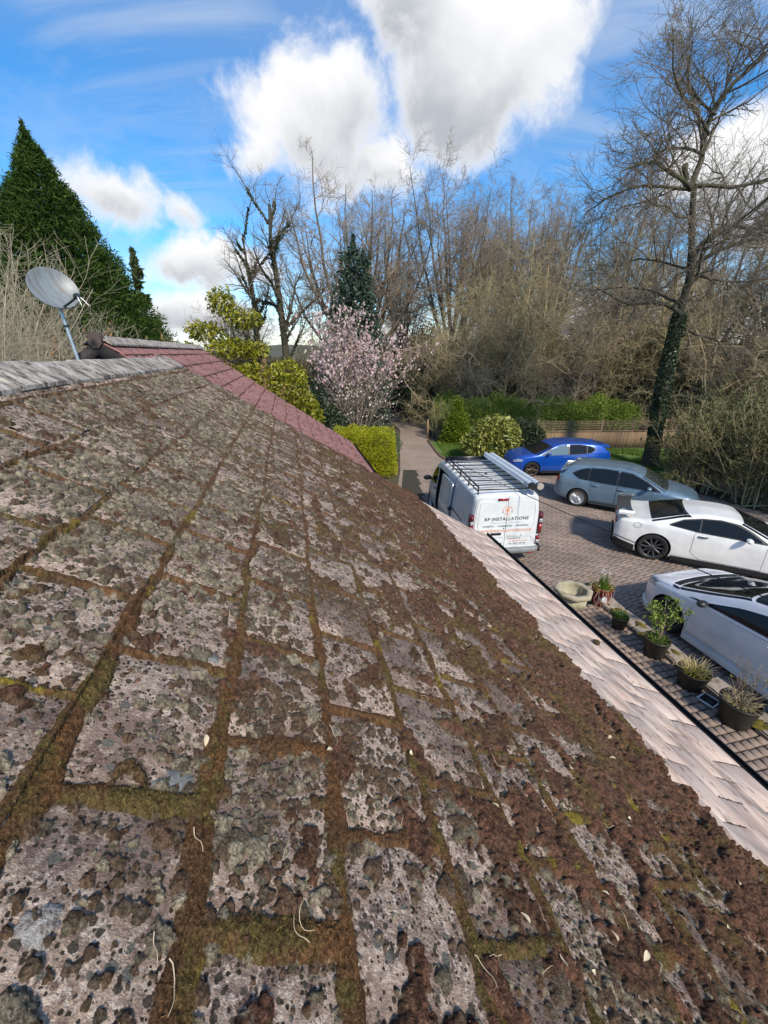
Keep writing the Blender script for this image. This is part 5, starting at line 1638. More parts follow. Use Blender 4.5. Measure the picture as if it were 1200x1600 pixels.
    for x in (.03, .75, 1.5, 2.2, 2.98): rk.tube([(x, .77, ztop - .03), (x, .77, ztop + .175)], .016, 8)
    rack = rk.build('roof_rack', M_black, root, True)
    rk = MB(); rk.tube([(.02, -.77, ztop + .10), (3.0, -.77, ztop + .12)], .018, 8)
    for x in (.03, 1.5, 2.98): rk.tube([(x, -.77, ztop - .05), (x, -.77, ztop + .11)], .016, 8)
    rk.build('side_rail', M_black, rack, True)
    for x in np.linspace(.06, 2.9, 9):
        MB().box((x, 0, ztop + .075 + .01 * x), (.032, 1.54, .022)).build('cross_bar', M_black, rack)
    MB().box((3.02, 0, ztop + .11), (.03, 1.5, .13)).build('wind_deflector', M_black, rack)
    for y0 in (-.50, -.68):
        m = MB(); m.tube([(-.12, y0, ztop + .18), (3.0, y0, ztop + .20)], .078, 18)
        t = m.build('carrier_tube', M_tube, rack, True)
        MB().tube([(-.17, y0, ztop + .18), (-.11, y0, ztop + .18)], .083, 18).build('tube_cap', M_tubecap if y0 < -.6 else M_trim, t, True)
        MB().tube([(-.11, y0, ztop + .18), (-.06, y0, ztop + .18)], .085, 18).build('tube_collar', M_trim, t, True)
    m = MB(); m.tube([(.2, -.42, ztop + .17), (2.9, -.42, ztop + .19)], .03, 10); m.tube([(.2, -.78, ztop + .16), (2.9, -.78, ztop + .18)], .03, 10); m.build('tube_rail', M_tube, rack, True)
    MB().box((1.3, .12, ztop + .11), (.06, .05, .04)).build('clamp', M_black, rack)


van()
# ------------------------------------------------------------------ trees and shrubs
M_bark = mk('bark_grey_brown', (0.10, 0.082, 0.06), (0.19, 0.155, 0.115), rough=.95, scale=5, island=.3, col3=(0.07, 0.075, 0.03), scale3=.9, lo3=.55, hi3=.75)
M_twigc = mk('bare_twigs', (0.20, 0.155, 0.11), (0.34, 0.275, 0.20), rough=.95, scale=.7, island=.5)
M_oak = mk('oak_bark', (0.040, 0.036, 0.024), (0.085, 0.075, 0.05), rough=.95, scale=6, island=.2, col3=(0.075, 0.085, 0.02), scale3=1.3, lo3=.52, hi3=.7)
M_oaktw = mk('oak_twigs', (0.11, 0.09, 0.062), (0.23, 0.19, 0.135), rough=.95, scale=.8, island=.5)
M_scrub = mk('olive_brush', (0.26, 0.215, 0.11), (0.41, 0.345, 0.195), rough=.95, scale=.6, island=.55)
M_scrubg = mk('grey_brush', (0.25, 0.195, 0.125), (0.40, 0.32, 0.22), rough=.95, scale=.6, island=.55)
M_pale = mk('pale_hazel', (0.33, 0.28, 0.19), (0.48, 0.42, 0.31), rough=.9, scale=.8, island=.5)
M_rusty = mk('rusty_bracken', (0.19, 0.105, 0.045), (0.26, 0.17, 0.085), rough=.95, scale=1, island=.6)
M_ivy = leafmat('ivy_leaf', (0.012, 0.030, 0.010), (0.055, 0.085, 0.035), .15, .35, .5)
M_ivyb = leafmat('brown_ivy', (0.03, 0.038, 0.014), (0.10, 0.10, 0.045), .15, .5)
M_ley = leafmat('cypress_spray', (0.018, 0.042, 0.010), (0.075, 0.125, 0.026), .2, .85, .04)
M_sprc = leafmat('blue_spruce', (0.026, 0.052, 0.036), (0.12, 0.16, 0.12), .15, .8, .06)
M_larch = leafmat('pale_conifer', (0.045, 0.065, 0.022), (0.10, 0.125, 0.045), .2, .6)
M_ylf = leafmat('yellow_evergreen', (0.07, 0.10, 0.010), (0.46, 0.42, 0.035), .3, .35, .5)
M_gold = leafmat('golden_conifer', (0.22, 0.255, 0.01), (0.52, 0.50, 0.025), .3, .6)
M_lime = leafmat('lime_hedge', (0.13, 0.21, 0.025), (0.36, 0.45, 0.09), .35, .55)
M_laur = leafmat('spotted_laurel', (0.06, 0.11, 0.018), (0.44, 0.42, 0.09), .25, .3, .5)
M_dkgr = leafmat('dark_evergreen', (0.018, 0.032, 0.013), (0.055, 0.08, 0.035), .15, .4, .4)
M_grgr = leafmat('grey_green_shrub', (0.055, 0.085, 0.045), (0.13, 0.17, 0.10), .2, .6)
M_cone = leafmat('lime_cypress', (0.075, 0.13, 0.008), (0.21, 0.26, 0.012), .25, .6)
M_pink = leafmat('pink_blossom', (0.62, 0.36, 0.40), (0.80, 0.66, 0.62), .35, .5)
M_bud = leafmat('cream_bud', (0.62, 0.55, 0.42), (0.78, 0.72, 0.60), .3, .5)
M_grass = leafmat('grass_blade', (0.08, 0.16, 0.02), (0.20, 0.30, 0.055), .3, .6)
M_hedge = leafmat('winter_hedge_leaf', (0.05, 0.065, 0.014), (0.15, 0.15, 0.045), .2, .5)


def unit(a): return a / (np.linalg.norm(a, axis=-1, keepdims=True) + 1e-9)


def grow(P, R, per, t0, t1, L, ang, npts=5, wander=.12, up=.05, rfac=.5, rtip=.25, g=None, lvar=.35, tl=.5, az=None, gravity=0.0):
    """children off every parent polyline: P (B,n,3), R (B,n)"""
    B, n, _ = P.shape
    idx = np.repeat(np.arange(B), per); K = len(idx)
    t = t0 + (t1 - t0) * np.clip((np.tile(np.arange(per), B) + g.random(K)) / per, 0, 1)
    f = t * (n - 1); i = np.minimum(f.astype(int), n - 2); u = (f - i)[:, None]
    pos = P[idx, i] * (1 - u) + P[idx, i + 1] * u
    tan = unit(P[idx, i + 1] - P[idx, i]); rad = R[idx, i] * (1 - u[:, 0]) + R[idx, i + 1] * u[:, 0]
    rv = unit(np.cross(tan, g.normal(size=(K, 3))))
    a = np.radians(ang[0] + g.normal(size=K) * ang[1])[:, None]
    d = unit(np.cos(a) * tan + np.sin(a) * rv)
    Lp = np.broadcast_to(np.asarray(L, float), (B,))[idx] if np.ndim(L) else np.full(K, float(L))
    ln = Lp * (1 + lvar * g.normal(size=K)).clip(.35, 1.8) * (1 - tl * t)
    out = np.zeros((K, npts, 3)); out[:, 0] = pos; st = (ln / (npts - 1))[:, None]
    for k in range(1, npts):
        d = unit(d + g.normal(size=(K, 3)) * wander + np.array([0, 0, up - gravity * k]))
        out[:, k] = out[:, k - 1] + d * st
    r0 = np.minimum(rad * rfac, ln * .03 + .004)
    rr = r0[:, None] * np.linspace(1, rtip, npts)[None]
    return out, rr, ln


def tubes_mesh(name, lv, mat, smooth=True):
    V, Q, n = [], [], 0
    for P, R, s in lv:
        v, q = tubes(P, R, s); V.append(v); Q.append(q + n); n += len(v)
    return make_mesh(name, np.vstack(V), np.vstack(Q), mat, smooth)


def leaves_mesh(name, C_, size, mat, g, droop=0.0, aspect=.45, outward=None, var=.35, fold=.18, single=False):
    """one small folded leaf (two triangles-pairs) at each point"""
    n = len(C_); d = g.normal(size=(n, 3))
    if outward is not None: d = unit(d * .8 + outward * 1.1)
    d = unit(d); d[:, 2] -= droop; d = unit(d)
    s = unit(np.cross(d, g.normal(size=(n, 3)))); nn = np.cross(d, s)
    L = (size * (1 + var * g.normal(size=n)).clip(.4, 1.8))[:, None]; W = L * aspect
    a = C_ - d * L * .5; b = C_ + d * L * .5
    if single:
        return make_mesh(name, np.stack([a + s * W * .5, a - s * W * .5, b], 1).reshape(-1, 3), np.arange(3 * n).reshape(-1, 3), mat)
    v = np.stack([a, C_ + s * W * .5 + nn * L * fold, b, C_ - s * W * .5 + nn * L * fold], 1).reshape(-1, 3)
    i = np.arange(n)[:, None] * 4
    q = np.concatenate([i + [[0, 1, 2]], i + [[0, 2, 3]]], 0)
    return make_mesh(name, v, q, mat)


def bare_tree_meshes(seed, H, trunk_r, spread, nl=9, sub=(8, 7, 6), split=.30, style='broad', mats=(None, None)):
    g = np.random.default_rng(seed)
    n = 9; z = np.linspace(0, 1, n)
    lean = g.normal(size=2) * .03
    top = .62 if style == 'broad' else .95
    P = np.zeros((1, n, 3)); P[0, :, 2] = z * H * top
    P[0, :, 0] = lean[0] * z * H + np.cumsum(g.normal(size=n) * .012 * H) * z; P[0, :, 1] = lean[1] * z * H + np.cumsum(g.normal(size=n) * .012 * H) * z
    R = trunk_r * (1 - .72 * z[None] ** 1.1) ; R[0, 0] *= 1.35
    if style == 'broad':
        a = grow(P, R, nl, split, 1.0, H * .52 * spread, (48, 12), 8, .13, .07, .62, .25, g, .2, .25)
    elif style == 'tall':
        a = grow(P, R, nl, split, .97, H * .40 * spread, (34, 9), 8, .09, .10, .55, .22, g, .2, .55)
    else:
        a = grow(P, R, nl, .04, .6, H * .85 * spread, (50, 18), 10, .28, .02, .7, .25, g, .3, .2)
    w_, u_, an_ = (.30, -.01, 66) if style == 'shrub' else (.15, .07, 42)
    b = grow(a[0], a[1], sub[0], .15, 1.0, a[2] * .42, (an_, 18), 7, w_, u_, .6, .3, g, .3, .45)
    c = grow(b[0], b[1], sub[1], .10, 1.0, b[2] * .50, (an_, 18), 5, w_, u_, .62, .35, g, .3, .4)
    d = grow(c[0], c[1], sub[2], .10, 1.0, np.maximum(c[2] * .55, .35), (an_, 18), 3, w_, u_, .65, .4, g, .3, .35)
    tr = tubes_mesh('trunk', [(P, R, 10), (a[0], a[1], 7)], mats[0])
    cr = tubes_mesh('crown', [(b[0], b[1], 5), (c[0], np.maximum(c[1], .006), 3), (d[0], np.maximum(d[1], .0045), 3)], mats[1])
    return tr, cr


def tree(meshes, label, loc, rz=0, sc_=1.0, group=None, name='bare_tree', cat='tree'):
    t = thing(name, label, cat, loc, rz, group)
    s = sc_ if isinstance(sc_, (tuple, list)) else (sc_,) * 3
    t.scale = s
    add('trunk', meshes[0], t); add('crown', meshes[1], t)
    return t


def fan_tree_meshes(seed, top, rx, ry, split, r, nl=12, low=.45, sub=(11, 9, 8), mats=(None, None), spread=1.0):
    """trunk that divides into limbs arching out to a domed crown"""
    g = np.random.default_rng(seed)
    f = np.linspace(0, 1, 9); P = np.zeros((1, 9, 3)); P[0, :, 2] = f * (split + 2.0); P[0, :, 0] = .15 * np.sin(f * 3 + seed) * f; P[0, :, 1] = .15 * np.cos(f * 2.5 + seed) * f
    R = r * (1 - .42 * f[None]); R[0, 0] *= 1.35
    A, RA = [], []
    for i in range(nl):
        az = 2 * PI * (i * .381966 + g.normal() * .03) ; q = math.sqrt((i + .5) / nl)
        tgt = np.array([rx * q * math.cos(az), ry * q * math.sin(az), top * (low + (1 - low) * math.sqrt(max(0, 1 - (q * .93) ** 2)))]) * (1 + .05 * g.normal())
        t0 = g.uniform(.45, 1.0) if q > .4 else 1.0
        b0 = P[0, -1] * t0; b0[2] = (split + 2.0) * t0
        u = np.linspace(0, 1, 11)[:, None]
        mid = np.array([tgt[0] * .75 * spread, tgt[1] * .75 * spread, b0[2] + (tgt[2] - b0[2]) * .42])
        c = (1 - u) ** 2 * b0 + 2 * u * (1 - u) * mid + u ** 2 * tgt
        w = np.cumsum(g.normal(size=(11, 3)) * .10, 0) * np.sin(u * PI * .5); c = c + w
        A.append(c); RA.append(r * (.50 - .12 * q) * (1 - u[:, 0]) ** .9 + .018)
    A = np.array(A); RA = np.array(RA)
    b = grow(A, RA, sub[0], .30, 1.0, 3.6, (48, 14), 7, .18, .05, .55, .25, g, .3, .45)
    c = grow(b[0], b[1], sub[1], .12, 1.0, np.maximum(b[2] * .48, .5), (48, 15), 5, .2, .04, .6, .35, g, .3, .4)
    d = grow(c[0], c[1], sub[2], .1, 1.0, np.maximum(c[2] * .52, .35), (44, 15), 3, .2, .04, .62, .4, g, .3, .35)
    return (tubes_mesh('trunk', [(P, R, 10), (A, RA, 7)], mats[0]),
            tubes_mesh('crown', [(b[0], b[1], 4), (c[0], np.maximum(c[1], .006), 3), (d[0], np.maximum(d[1], .0062), 3)], mats[1]))


MT = (M_bark, M_twigc)
broad = fan_tree_meshes(3, 16.6, 6.4, 4.5, 3.8, .42, 18, .50, (12, 9, 7), MT, 1.15)
tall = fan_tree_meshes(8, 17.2, 4.6, 3.6, 4.5, .26, 17, .70, (12, 9, 7), MT, .75)
tall2 = fan_tree_meshes(21, 17.0, 3.6, 3.2, 5.0, .23, 13, .64, (12, 9, 7), MT, .7)
scrubm = bare_tree_meshes(31, 6.2, .11, .9, 12, (9, 8, 6), .05, 'shrub', (M_scrub, M_scrub))
scrubm2 = bare_tree_meshes(35, 5.6, .09, 1.05, 12, (9, 8, 6), .05, 'shrub', (M_scrub, M_scrub))
scrubm3 = bare_tree_meshes(38, 6.0, .10, 1.0, 13, (9, 8, 6), .05, 'shrub', (M_scrubg, M_scrubg))

# the wood beyond the lane
GW = 'bare trees in the wood beyond the drive'
tree(broad, 'widest spreading bare oak, rising behind the blue-green spruce', (-1.7, 35.5, 0), 0.3, (1.04, 1.04, 1.0), GW)
tree(tall, 'tall upright bare tree with a broad fan of limbs, right of the spreading oak', (5.4, 34.5, 0), .4, (1.06, 1.06, .90), GW)
tree(tall2, 'slim bare tree right of the broad fan shaped one', (10.4, 36.5, 0), 2.4, (1.0, 1.0, .92), GW)
tree(tall, 'bare tree left of the ivy-clad oak, its crown touching the oak twigs', (13.8, 37.0, 0), 3.9, (.8, .8, .90), GW)
tree(tall2, 'bare tree half hidden behind the ivy-clad oak', (17.5, 34.0, 0), 5.0, (1.1, 1.1, .85), GW)
tree(broad, 'spreading bare tree right of the ivy-clad oak', (22.5, 31.0, 0), 3.1, (.9, .9, .78), GW)
tree(tall, 'bare tree at the right edge of the picture beyond the winter hedge', (24.5, 25.5, 0), 1.9, (.95, .95, .72), GW)
tree(tall2, 'small bare tree in the gap between the pale conifer and the ivy-clad pair', (-12.0, 36.0, 0), 4.4, (.9, .9, .50), GW)
tree(tall, 'thin bare tree deep in the wood above the lime green hedge', (11.0, 43.0, 0), 5.6, (.9, .9, .92), GW)
tree(tall2, 'thin bare tree deep in the wood above the drive entrance', (2.0, 42.5, 0), .9, (.9, .9, .84), GW)

GS = 'brown brushwood thickets behind the fence'
spots = [(4.2, 29.8, .8, 'just right of the drive entrance'), (6.3, 30.5, 1.0, 'above the lime cone shaped cypress'), (8.6, 29.8, 1.05, 'above the spotted laurel'),
         (10.9, 30.5, 1.15, 'above the left end of the trellis'), (13.0, 28.6, 1.05, 'above the middle of the trellis'), (15.4, 28.8, 1.1, 'just left of the ivy-clad trunk'),
         (17.6, 27.2, 1.1, 'just right of the ivy-clad trunk'), (19.8, 25.5, 1.1, 'behind the left half of the winter hedge'), (21.2, 22.5, 1.05, 'behind the right half of the winter hedge'),
         (7.4, 33.0, 1.2, 'behind the tallest bare tree'), (12.2, 33.0, 1.3, 'deep in the wood, tallest of the thickets'), (16.6, 31.5, 1.25, 'deep in the wood behind the ivy-clad oak'),
         (20.6, 29.6, 1.25, 'deep in the wood at the right edge'), (1.3, 44.0, 1.0, 'across the lane at the end of the drive'), (-5.4, 39.5, 1.0, 'across the lane left of the spruce'), (23.6, 25.2, 1.2, 'at the far right edge of the picture')]
for i, (x, y, s, w) in enumerate(spots):
    tree((scrubm, scrubm3, scrubm2)[i % 3], 'tangled %s brushwood ' % ('grey-brown' if i % 3 == 1 else 'olive brown') + w, (x, y, 0), i * 1.37, (s * 1.2, s * 1.2, s * 1.42), GS, 'thicket', 'thicket')


def ivy_clad(label, loc, H, r, seed, group, lean=(0, 0)):
    """a dark trunk thick with ivy that ends in thin bare limbs"""
    g = np.random.default_rng(seed); n = 9; z = np.linspace(0, 1, n)
    t = thing('ivy_clad_tree', label, 'tree', loc, 0, group)
    P = np.zeros((1, n, 3)); P[0, :, 2] = z * H; P[0, :, 0] = lean[0] * z * H + g.normal(size=n) * .12 * z; P[0, :, 1] = lean[1] * z * H
    R = r * (1 - .8 * z[None])
    a = grow(P, R, 14, .30, .98, H * .32, (40, 12), 7, .16, .10, .6, .25, g, .25, .3)
    b = grow(a[0], a[1], 10, .2, 1, a[2] * .48, (42, 14), 5, .15, .08, .6, .35, g, .3, .4)
    c = grow(b[0], b[1], 9, .1, 1, np.maximum(b[2] * .5, .4), (40, 14), 4, .18, .06, .6, .4, g, .3, .4)
    add('trunk', tubes_mesh('trunk', [(P, R, 9), (a[0], a[1], 6)], M_oak), t)
    add('crown', tubes_mesh('crown', [(b[0], b[1], 4), (c[0], np.maximum(c[1], .005), 3)], M_oaktw), t)
    pts = []
    for Q, lim, k in ((P, .86, 5200), (a[0], .50, 3200)):
        B, m, _ = Q.shape; i = g.integers(0, B, k); f = g.random(k) * lim * (m - 1); j = np.minimum(f.astype(int), m - 2); u = (f - j)[:, None]
        c_ = Q[i, j] * (1 - u) + Q[i, j + 1] * u
        rad = (.32 if Q is P else .15) * (1 - .6 * f / (m - 1))
        pts.append(c_ + unit(g.normal(size=(k, 3))) * (rad * g.random(k) ** .4 * (.35 + 1.3 * fbm(c_[:, 2] * .9 + i * 3, c_[:, 0] * 1.1, seed)))[:, None])
    pts = np.vstack(pts)
    add('ivy', leaves_mesh('ivy', pts, .11, M_ivyb, g, .3, .8), t)


ivy_clad('thinner leaning ivy-clad tree left of the spruce, leftmost of the pair', (-8.8, 31, 0), 12.3, .26, 41, 'ivy-clad pair', (-.02, 0))
ivy_clad('thick dark ivy-clad tree behind the yellow-leaved evergreen, nearer the spruce', (-6.7, 30, 0), 13.6, .34, 44, 'ivy-clad pair', (-.03, 0))


def big_oak():
    g = np.random.default_rng(77)
    t = thing('ivy_clad_oak', 'big bare oak with an ivy-covered trunk standing by the wooden fence, right of the cars', 'tree', (12.85, 19.0, 0))
    O = np.array(t.location)
    L = {
     'trunk': ([(12.87, -.05), (12.76, 2.09), (12.66, 4.07), (12.55, 5.91), (12.56, 7.38), (12.54, 8.3), (12.21, 9.41), (11.86, 10.57), (11.84, 11.0)], .29, .10, 0),
     'rf': ([(11.84, 11.0), (12.0, 11.63), (12.13, 12.04), (11.98, 12.7), (12.25, 13.58), (12.68, 14.24), (13.43, 14.84), (14.1, 15.6)], .17, .03, .6),
     'stub': ([(11.83, 10.96), (11.57, 11.38), (11.45, 11.71)], .15, .11, .2),
     'l1': ([(11.76, 10.96), (11.27, 11.2), (10.72, 11.36), (9.87, 11.63), (9.0, 11.42), (8.36, 11.04)], .12, .02, -1.2),
     'l2': ([(11.75, 11.0), (10.9, 11.2), (10.04, 11.24), (9.22, 11.08), (8.57, 10.63)], .10, .02, 1.5),
     'r1': ([(11.88, 11.04), (12.54, 11.04), (13.24, 10.94), (14.23, 11.08), (15.32, 11.51), (16.4, 12.2)], .11, .02, -1.0),
     'r2': ([(12.5, 8.3), (12.87, 9.09), (13.08, 9.39), (13.81, 9.93), (15.19, 9.8), (16.53, 10.26), (17.6, 10.2)], .15, .02, 1.2),
     'r3': ([(12.52, 8.4), (13.3, 8.93), (14.0, 9.09), (15.25, 9.63), (16.69, 9.84)], .13, .02, -1.5),
     'lo': ([(12.55, 6.6), (12.03, 6.94), (11.04, 7.04), (10.13, 6.99), (9.25, 7.23), (8.3, 7.5)], .15, .02, -.8),
     'u1': ([(12.08, 12.04), (11.7, 12.28), (11.37, 12.36), (10.64, 12.3), (9.86, 11.96)], .08, .02, .8),
     'u2': ([(11.98, 12.57), (11.42, 13.08), (10.67, 13.46), (9.83, 14.19), (9.56, 14.65), (9.4, 15.0)], .08, .015, -.9),
     'u3': ([(12.14, 13.21), (11.57, 13.71), (10.98, 14.31), (10.9, 15.07), (10.98, 15.5)], .07, .012, .6),
     'u4': ([(12.25, 13.58), (12.23, 14.4), (12.41, 15.23), (12.45, 15.6)], .07, .012, -.4),
     'm1': ([(12.05, 10.05), (11.35, 9.95), (10.77, 10.26), (10.04, 10.16), (9.3, 10.4)], .07, .015, -1.4),
     'm2': ([(12.54, 8.3), (11.57, 8.64), (10.63, 8.75), (10.03, 8.53), (9.2, 8.7)], .08, .015, 1.2),
     'm3': ([(12.55, 8.08), (13.49, 7.84), (14.32, 7.73), (15.61, 7.84), (16.7, 7.5)], .08, .015, -1.6),
     'm4': ([(12.58, 6.41), (13.52, 5.91), (14.7, 5.65), (15.78, 4.88), (16.5, 4.6)], .08, .015, 1.0),
     'f1': ([(12.56, 7.4), (12.2, 8.0), (11.8, 8.3), (11.3, 8.9), (10.9, 9.0)], .09, .015, -3.0), 'f2': ([(12.4, 8.9), (13.0, 9.6), (13.4, 10.2), (14.0, 10.6)], .09, .015, -3.2),
     'f3': ([(12.3, 9.2), (12.8, 10.0), (13.0, 10.9), (13.4, 11.6)], .08, .015, 3.0), 'f4': ([(12.5, 7.0), (11.8, 7.6), (11.0, 7.9), (10.0, 8.0)], .09, .015, 3.2),
    }
    def resample(p, n):
        p = np.array(p); d = np.r_[0, np.cumsum(np.linalg.norm(np.diff(p, axis=0), axis=1))]; u = np.linspace(0, d[-1], n)
        return np.stack([np.interp(u, d, p[:, k]) for k in range(p.shape[1])], -1)
    trunk_lv, limbs, rads = [], [], []
    for k, (pts, r0, r1, dy) in L.items():
        q = resample(pts, 12); f = np.linspace(0, 1, 12)
        if k != 'trunk': r0, r1 = r0 * .68, r1 * .8
        w = np.c_[q[:, 0], 19 + dy * f + .12 * np.sin(f * 5 + dy), q[:, 1]] - O
        if k != 'trunk': w[:, 2] += .05 * np.sin(f * 9 + r0 * 50) * f; w[:, 0] += .05 * np.sin(f * 11 + dy * 9) * f
        rr = r0 * (1 - f) ** (1.15 if k == 'trunk' else .8) + r1 * f
        if k == 'trunk': rr = rr * (1 + .5 * np.exp(-f * 14))
        trunk_lv.append((w[None], rr[None], 10 if k == 'trunk' else 7))
        if k not in ('trunk', 'stub'): limbs.append(w); rads.append(rr)
    A = np.array(limbs); RA = np.array(rads)
    b = grow(A, RA, 13, .10, 1.0, 2.7, (52, 16), 8, .20, .075, .55, .3, g, .3, .35)
    c = grow(b[0], b[1], 9, .1, 1, b[2] * .48, (45, 16), 5, .22, .05, .6, .35, g, .3, .4)
    d = grow(c[0], c[1], 7, .1, 1, np.maximum(c[2] * .55, .28), (42, 16), 3, .22, .05, .62, .4, g, .3, .35)
    add('trunk', tubes_mesh('trunk', trunk_lv, M_oak), t)
    add('crown', tubes_mesh('crown', [(b[0], b[1], 5), (c[0], np.maximum(c[1], .005), 3), (d[0], np.maximum(d[1], .005), 3)], M_oaktw), t)
    T = trunk_lv[0][0][0]
    k = 9000; f = g.random(k) ** 1.25 * .60 * 11; j = np.minimum(f.astype(int), 10); u = (f - j)[:, None]
    cc = T[j] * (1 - u) + T[j + 1] * u; o = unit(g.normal(size=(k, 3)) * [1, 1, .2])
    rad = np.interp(f, [0, 1.2, 3, 5, 7, 8], [.29, .29, .31, .28, .24, .16]) * (.78 + .5 * fbm(o[:, 0] * 2 + f * 1.3, o[:, 1] * 2, 7))
    add('ivy', leaves_mesh('ivy', cc + o * rad[:, None], .075, M_ivy, g, .5, .8, o), t)


big_oak()


# ---- conifers
def cypress(label, loc, H, Rb, seed, mat, group=None, name='conifer', n=26000, shape=.85, leaf=.34, trunk_r=.3, sway=.0, cat='conifer', aspect=.30, layered=0.0):
    g = np.random.default_rng(seed)
    t = thing(name, label, cat, loc, 0, group)
    P = np.zeros((1, 8, 3)); P[0, :, 2] = np.linspace(0, 1, 8) * H * .97
    add('trunk', tubes_mesh('trunk', [(P, trunk_r * (1 - .9 * np.linspace(0, 1, 8))[None], 8)], M_oak), t)
    # boughs: each a drooping plume of sprays
    kk_ = 130 if n > 30000 else 60; nb = max(n // kk_, 20)
    z = 1 - g.random(nb) ** .56; az = g.random(nb) * 2 * PI
    if layered: z = np.clip(np.round(z * layered) / layered + g.normal(size=nb) * .008, 0, .99)
    prof = Rb * (1 - z) ** shape * (1 + .38 * (fbm(az * 1.3, z * 9, seed) - .5) * 2 + .05 * g.normal(size=nb))
    k = kk_
    s = g.random((nb, k)) ** .55
    rr = (prof[:, None] * (.25 + .80 * s)); aa = az[:, None] + g.normal(size=(nb, k)) * (.10 + .10 * s) * (1.9 if k > 100 else 3.2)
    zz = z[:, None] * H + (s * .35 - .1) * prof[:, None] * .35 + g.normal(size=(nb, k)) * .16 - .25 * s ** 2 * prof[:, None] * .35
    zz = np.clip(zz, .1, H * 1.02)
    C_ = np.stack([rr * np.cos(aa), rr * np.sin(aa), zz], -1).reshape(-1, 3)
    o = np.stack([np.cos(aa), np.sin(aa), .35 + 0 * aa], -1).reshape(-1, 3)
    tip = np.stack([g.normal(size=400) * .10 * (1.2 - np.linspace(0, 1, 400)), g.normal(size=400) * .10 * (1.2 - np.linspace(0, 1, 400)), H * (.9 + .12 * np.linspace(0, 1, 400))], -1)
    C_ = np.vstack([C_, tip]); o = np.vstack([o, np.tile([0, 0, 1.0], (400, 1))])
    add('crown', leaves_mesh('crown', C_, leaf, mat, g, .05, aspect, o, .35, .1, n > 25000), t)
    return t


GC = 'dark cypresses behind the dish'
cypress('tallest dark green cypress, filling the left edge behind the satellite dish', (-15.4, 22.0, 0), 14.0, 5.9, 51, M_ley, GC, n=230000, shape=.88, leaf=.20, aspect=.26)
cypress('shorter dark cypress on the right shoulder of the tallest one', (-16.0, 22.6, 0), 10.4, 4.4, 52, M_ley, GC, n=85000, shape=.62, leaf=.20, aspect=.26)
cypress('dark cypress cut by the left edge of the picture', (-21.0, 22.5, 0), 13.6, 5.6, 53, M_ley, GC, n=40000, shape=.85, leaf=.30, aspect=.24)
cypress('blue-green spruce in front of the spreading bare oak', (-1.95, 30.0, 0), 11.8, 2.35, 54, M_sprc, None, 'spruce', 22000, .42, .30, .25, aspect=.34)
cypress('slender pale green conifer with a whip-like top beside the dark cypresses', (-13.1, 24.5, 0), 9.9, 2.3, 55, M_larch, None, 'conifer', 5200, 1.25, .34, .14, layered=14)
cypress('small lime green cone shaped cypress beside the drive', (4.35, 24.4, 0), 2.55, .95, 56, M_cone, None, 'dwarf_conifer', 12000, .62, .13, .06)


# ---- leafy shrubs: lumps of leaves over stems
def shrub(name, label, cat, loc, lobes, n, leaf, mat, seed, group=None, aspect=.45, shell=.55, droop=.1, stems=7, stem_mat=None, rz=0.0, flat=None, boxy=False):
    """lobes: (x, y, z, rx, ry, rz) ellipsoids around the foot"""
    g = np.random.default_rng(seed)
    t = thing(name, label, cat, loc, rz, group)
    lobes = np.array(lobes, float); vol = lobes[:, 3] * lobes[:, 4] * lobes[:, 5]; w = vol ** .75; w /= w.sum()
    i = g.choice(len(lobes), n, p=w); d = unit(g.normal(size=(n, 3)))
    if boxy: d = d / (np.abs(d) ** 5).sum(1, keepdims=True) ** .2
    q = shell + (1 - shell) * g.random(n) ** .7
    lump = .80 + .42 * fbm(d[:, 0] * 2.3 + i * 7, d[:, 1] * 2.3 + d[:, 2] * 1.9, seed, 3)
    C_ = lobes[i, :3] + d * lobes[i, 3:] * (q * lump)[:, None]
    ok = C_[:, 2] > .03; C_ = C_[ok]; d = d[ok]
    if flat is not None: C_[:, 2] = np.minimum(C_[:, 2], flat + .05 * g.normal(size=len(C_)))
    base = np.zeros((stems, 5, 3)); tgt = lobes[g.choice(len(lobes), stems, p=w), :3] + g.normal(size=(stems, 3)) * lobes[:, 3:].mean(0) * .35
    f = np.linspace(0, 1, 5)[None, :, None]
    st = np.r_[lobes[:, :2].mean(0), 0.0] + g.normal(size=(stems, 3)) * [.15, .15, 0]
    base = st[:, None] * (1 - f) + tgt[:, None] * f; base[:, :, 2] = np.abs(base[:, :, 2])
    add('stem', tubes_mesh('stem', [(base, np.linspace(.035, .008, 5)[None].repeat(stems, 0), 5)], stem_mat or M_bark), t)
    add('foliage', leaves_mesh('foliage', C_, leaf, mat, g, droop, aspect, d, .3), t)
    return t


shrub('yellow_evergreen', 'yellow-leaved evergreen, lower and denser clump just beyond the red roof', 'shrub', (-4.3, 16.6, 0),
      [(0, 0, 2.6, 1.3, 1.3, 2.0), (.5, .2, 4.0, .8, .9, .9), (-1.0, .3, 3.6, 1.2, 1.0, 1.3), (1.0, 0, 2.6, .9, .9, 1.2), (-2.0, .2, 3.2, 1.0, 1., 1.4)], 13000, .15, M_ylf, 61, 'yellow-leaved evergreens', .5, .6)
shrub('yellow_evergreen', 'taller open yellow-leaved evergreen reaching up against the sky, left of the denser clump', 'shrub', (-6.4, 17.2, 0),
      [(.2, 0, 6.9, .55, .6, .55), (1.0, 0, 6.3, .8, .7, .40), (-.6, 0, 5.9, .8, .7, .40), (.3, 0, 5.3, 1.0, .9, .4), (-1.4, 0, 5.2, .6, .6, .3), (1.2, .2, 5.2, .7, .7, .4), (.1, 0, 4.0, 1.3, 1.1, .8), (0, 0, 2.0, 1.2, 1., 1.6)],
      8000, .16, M_ylf, 62, 'yellow-leaved evergreens', .45, .3, .1, 16)
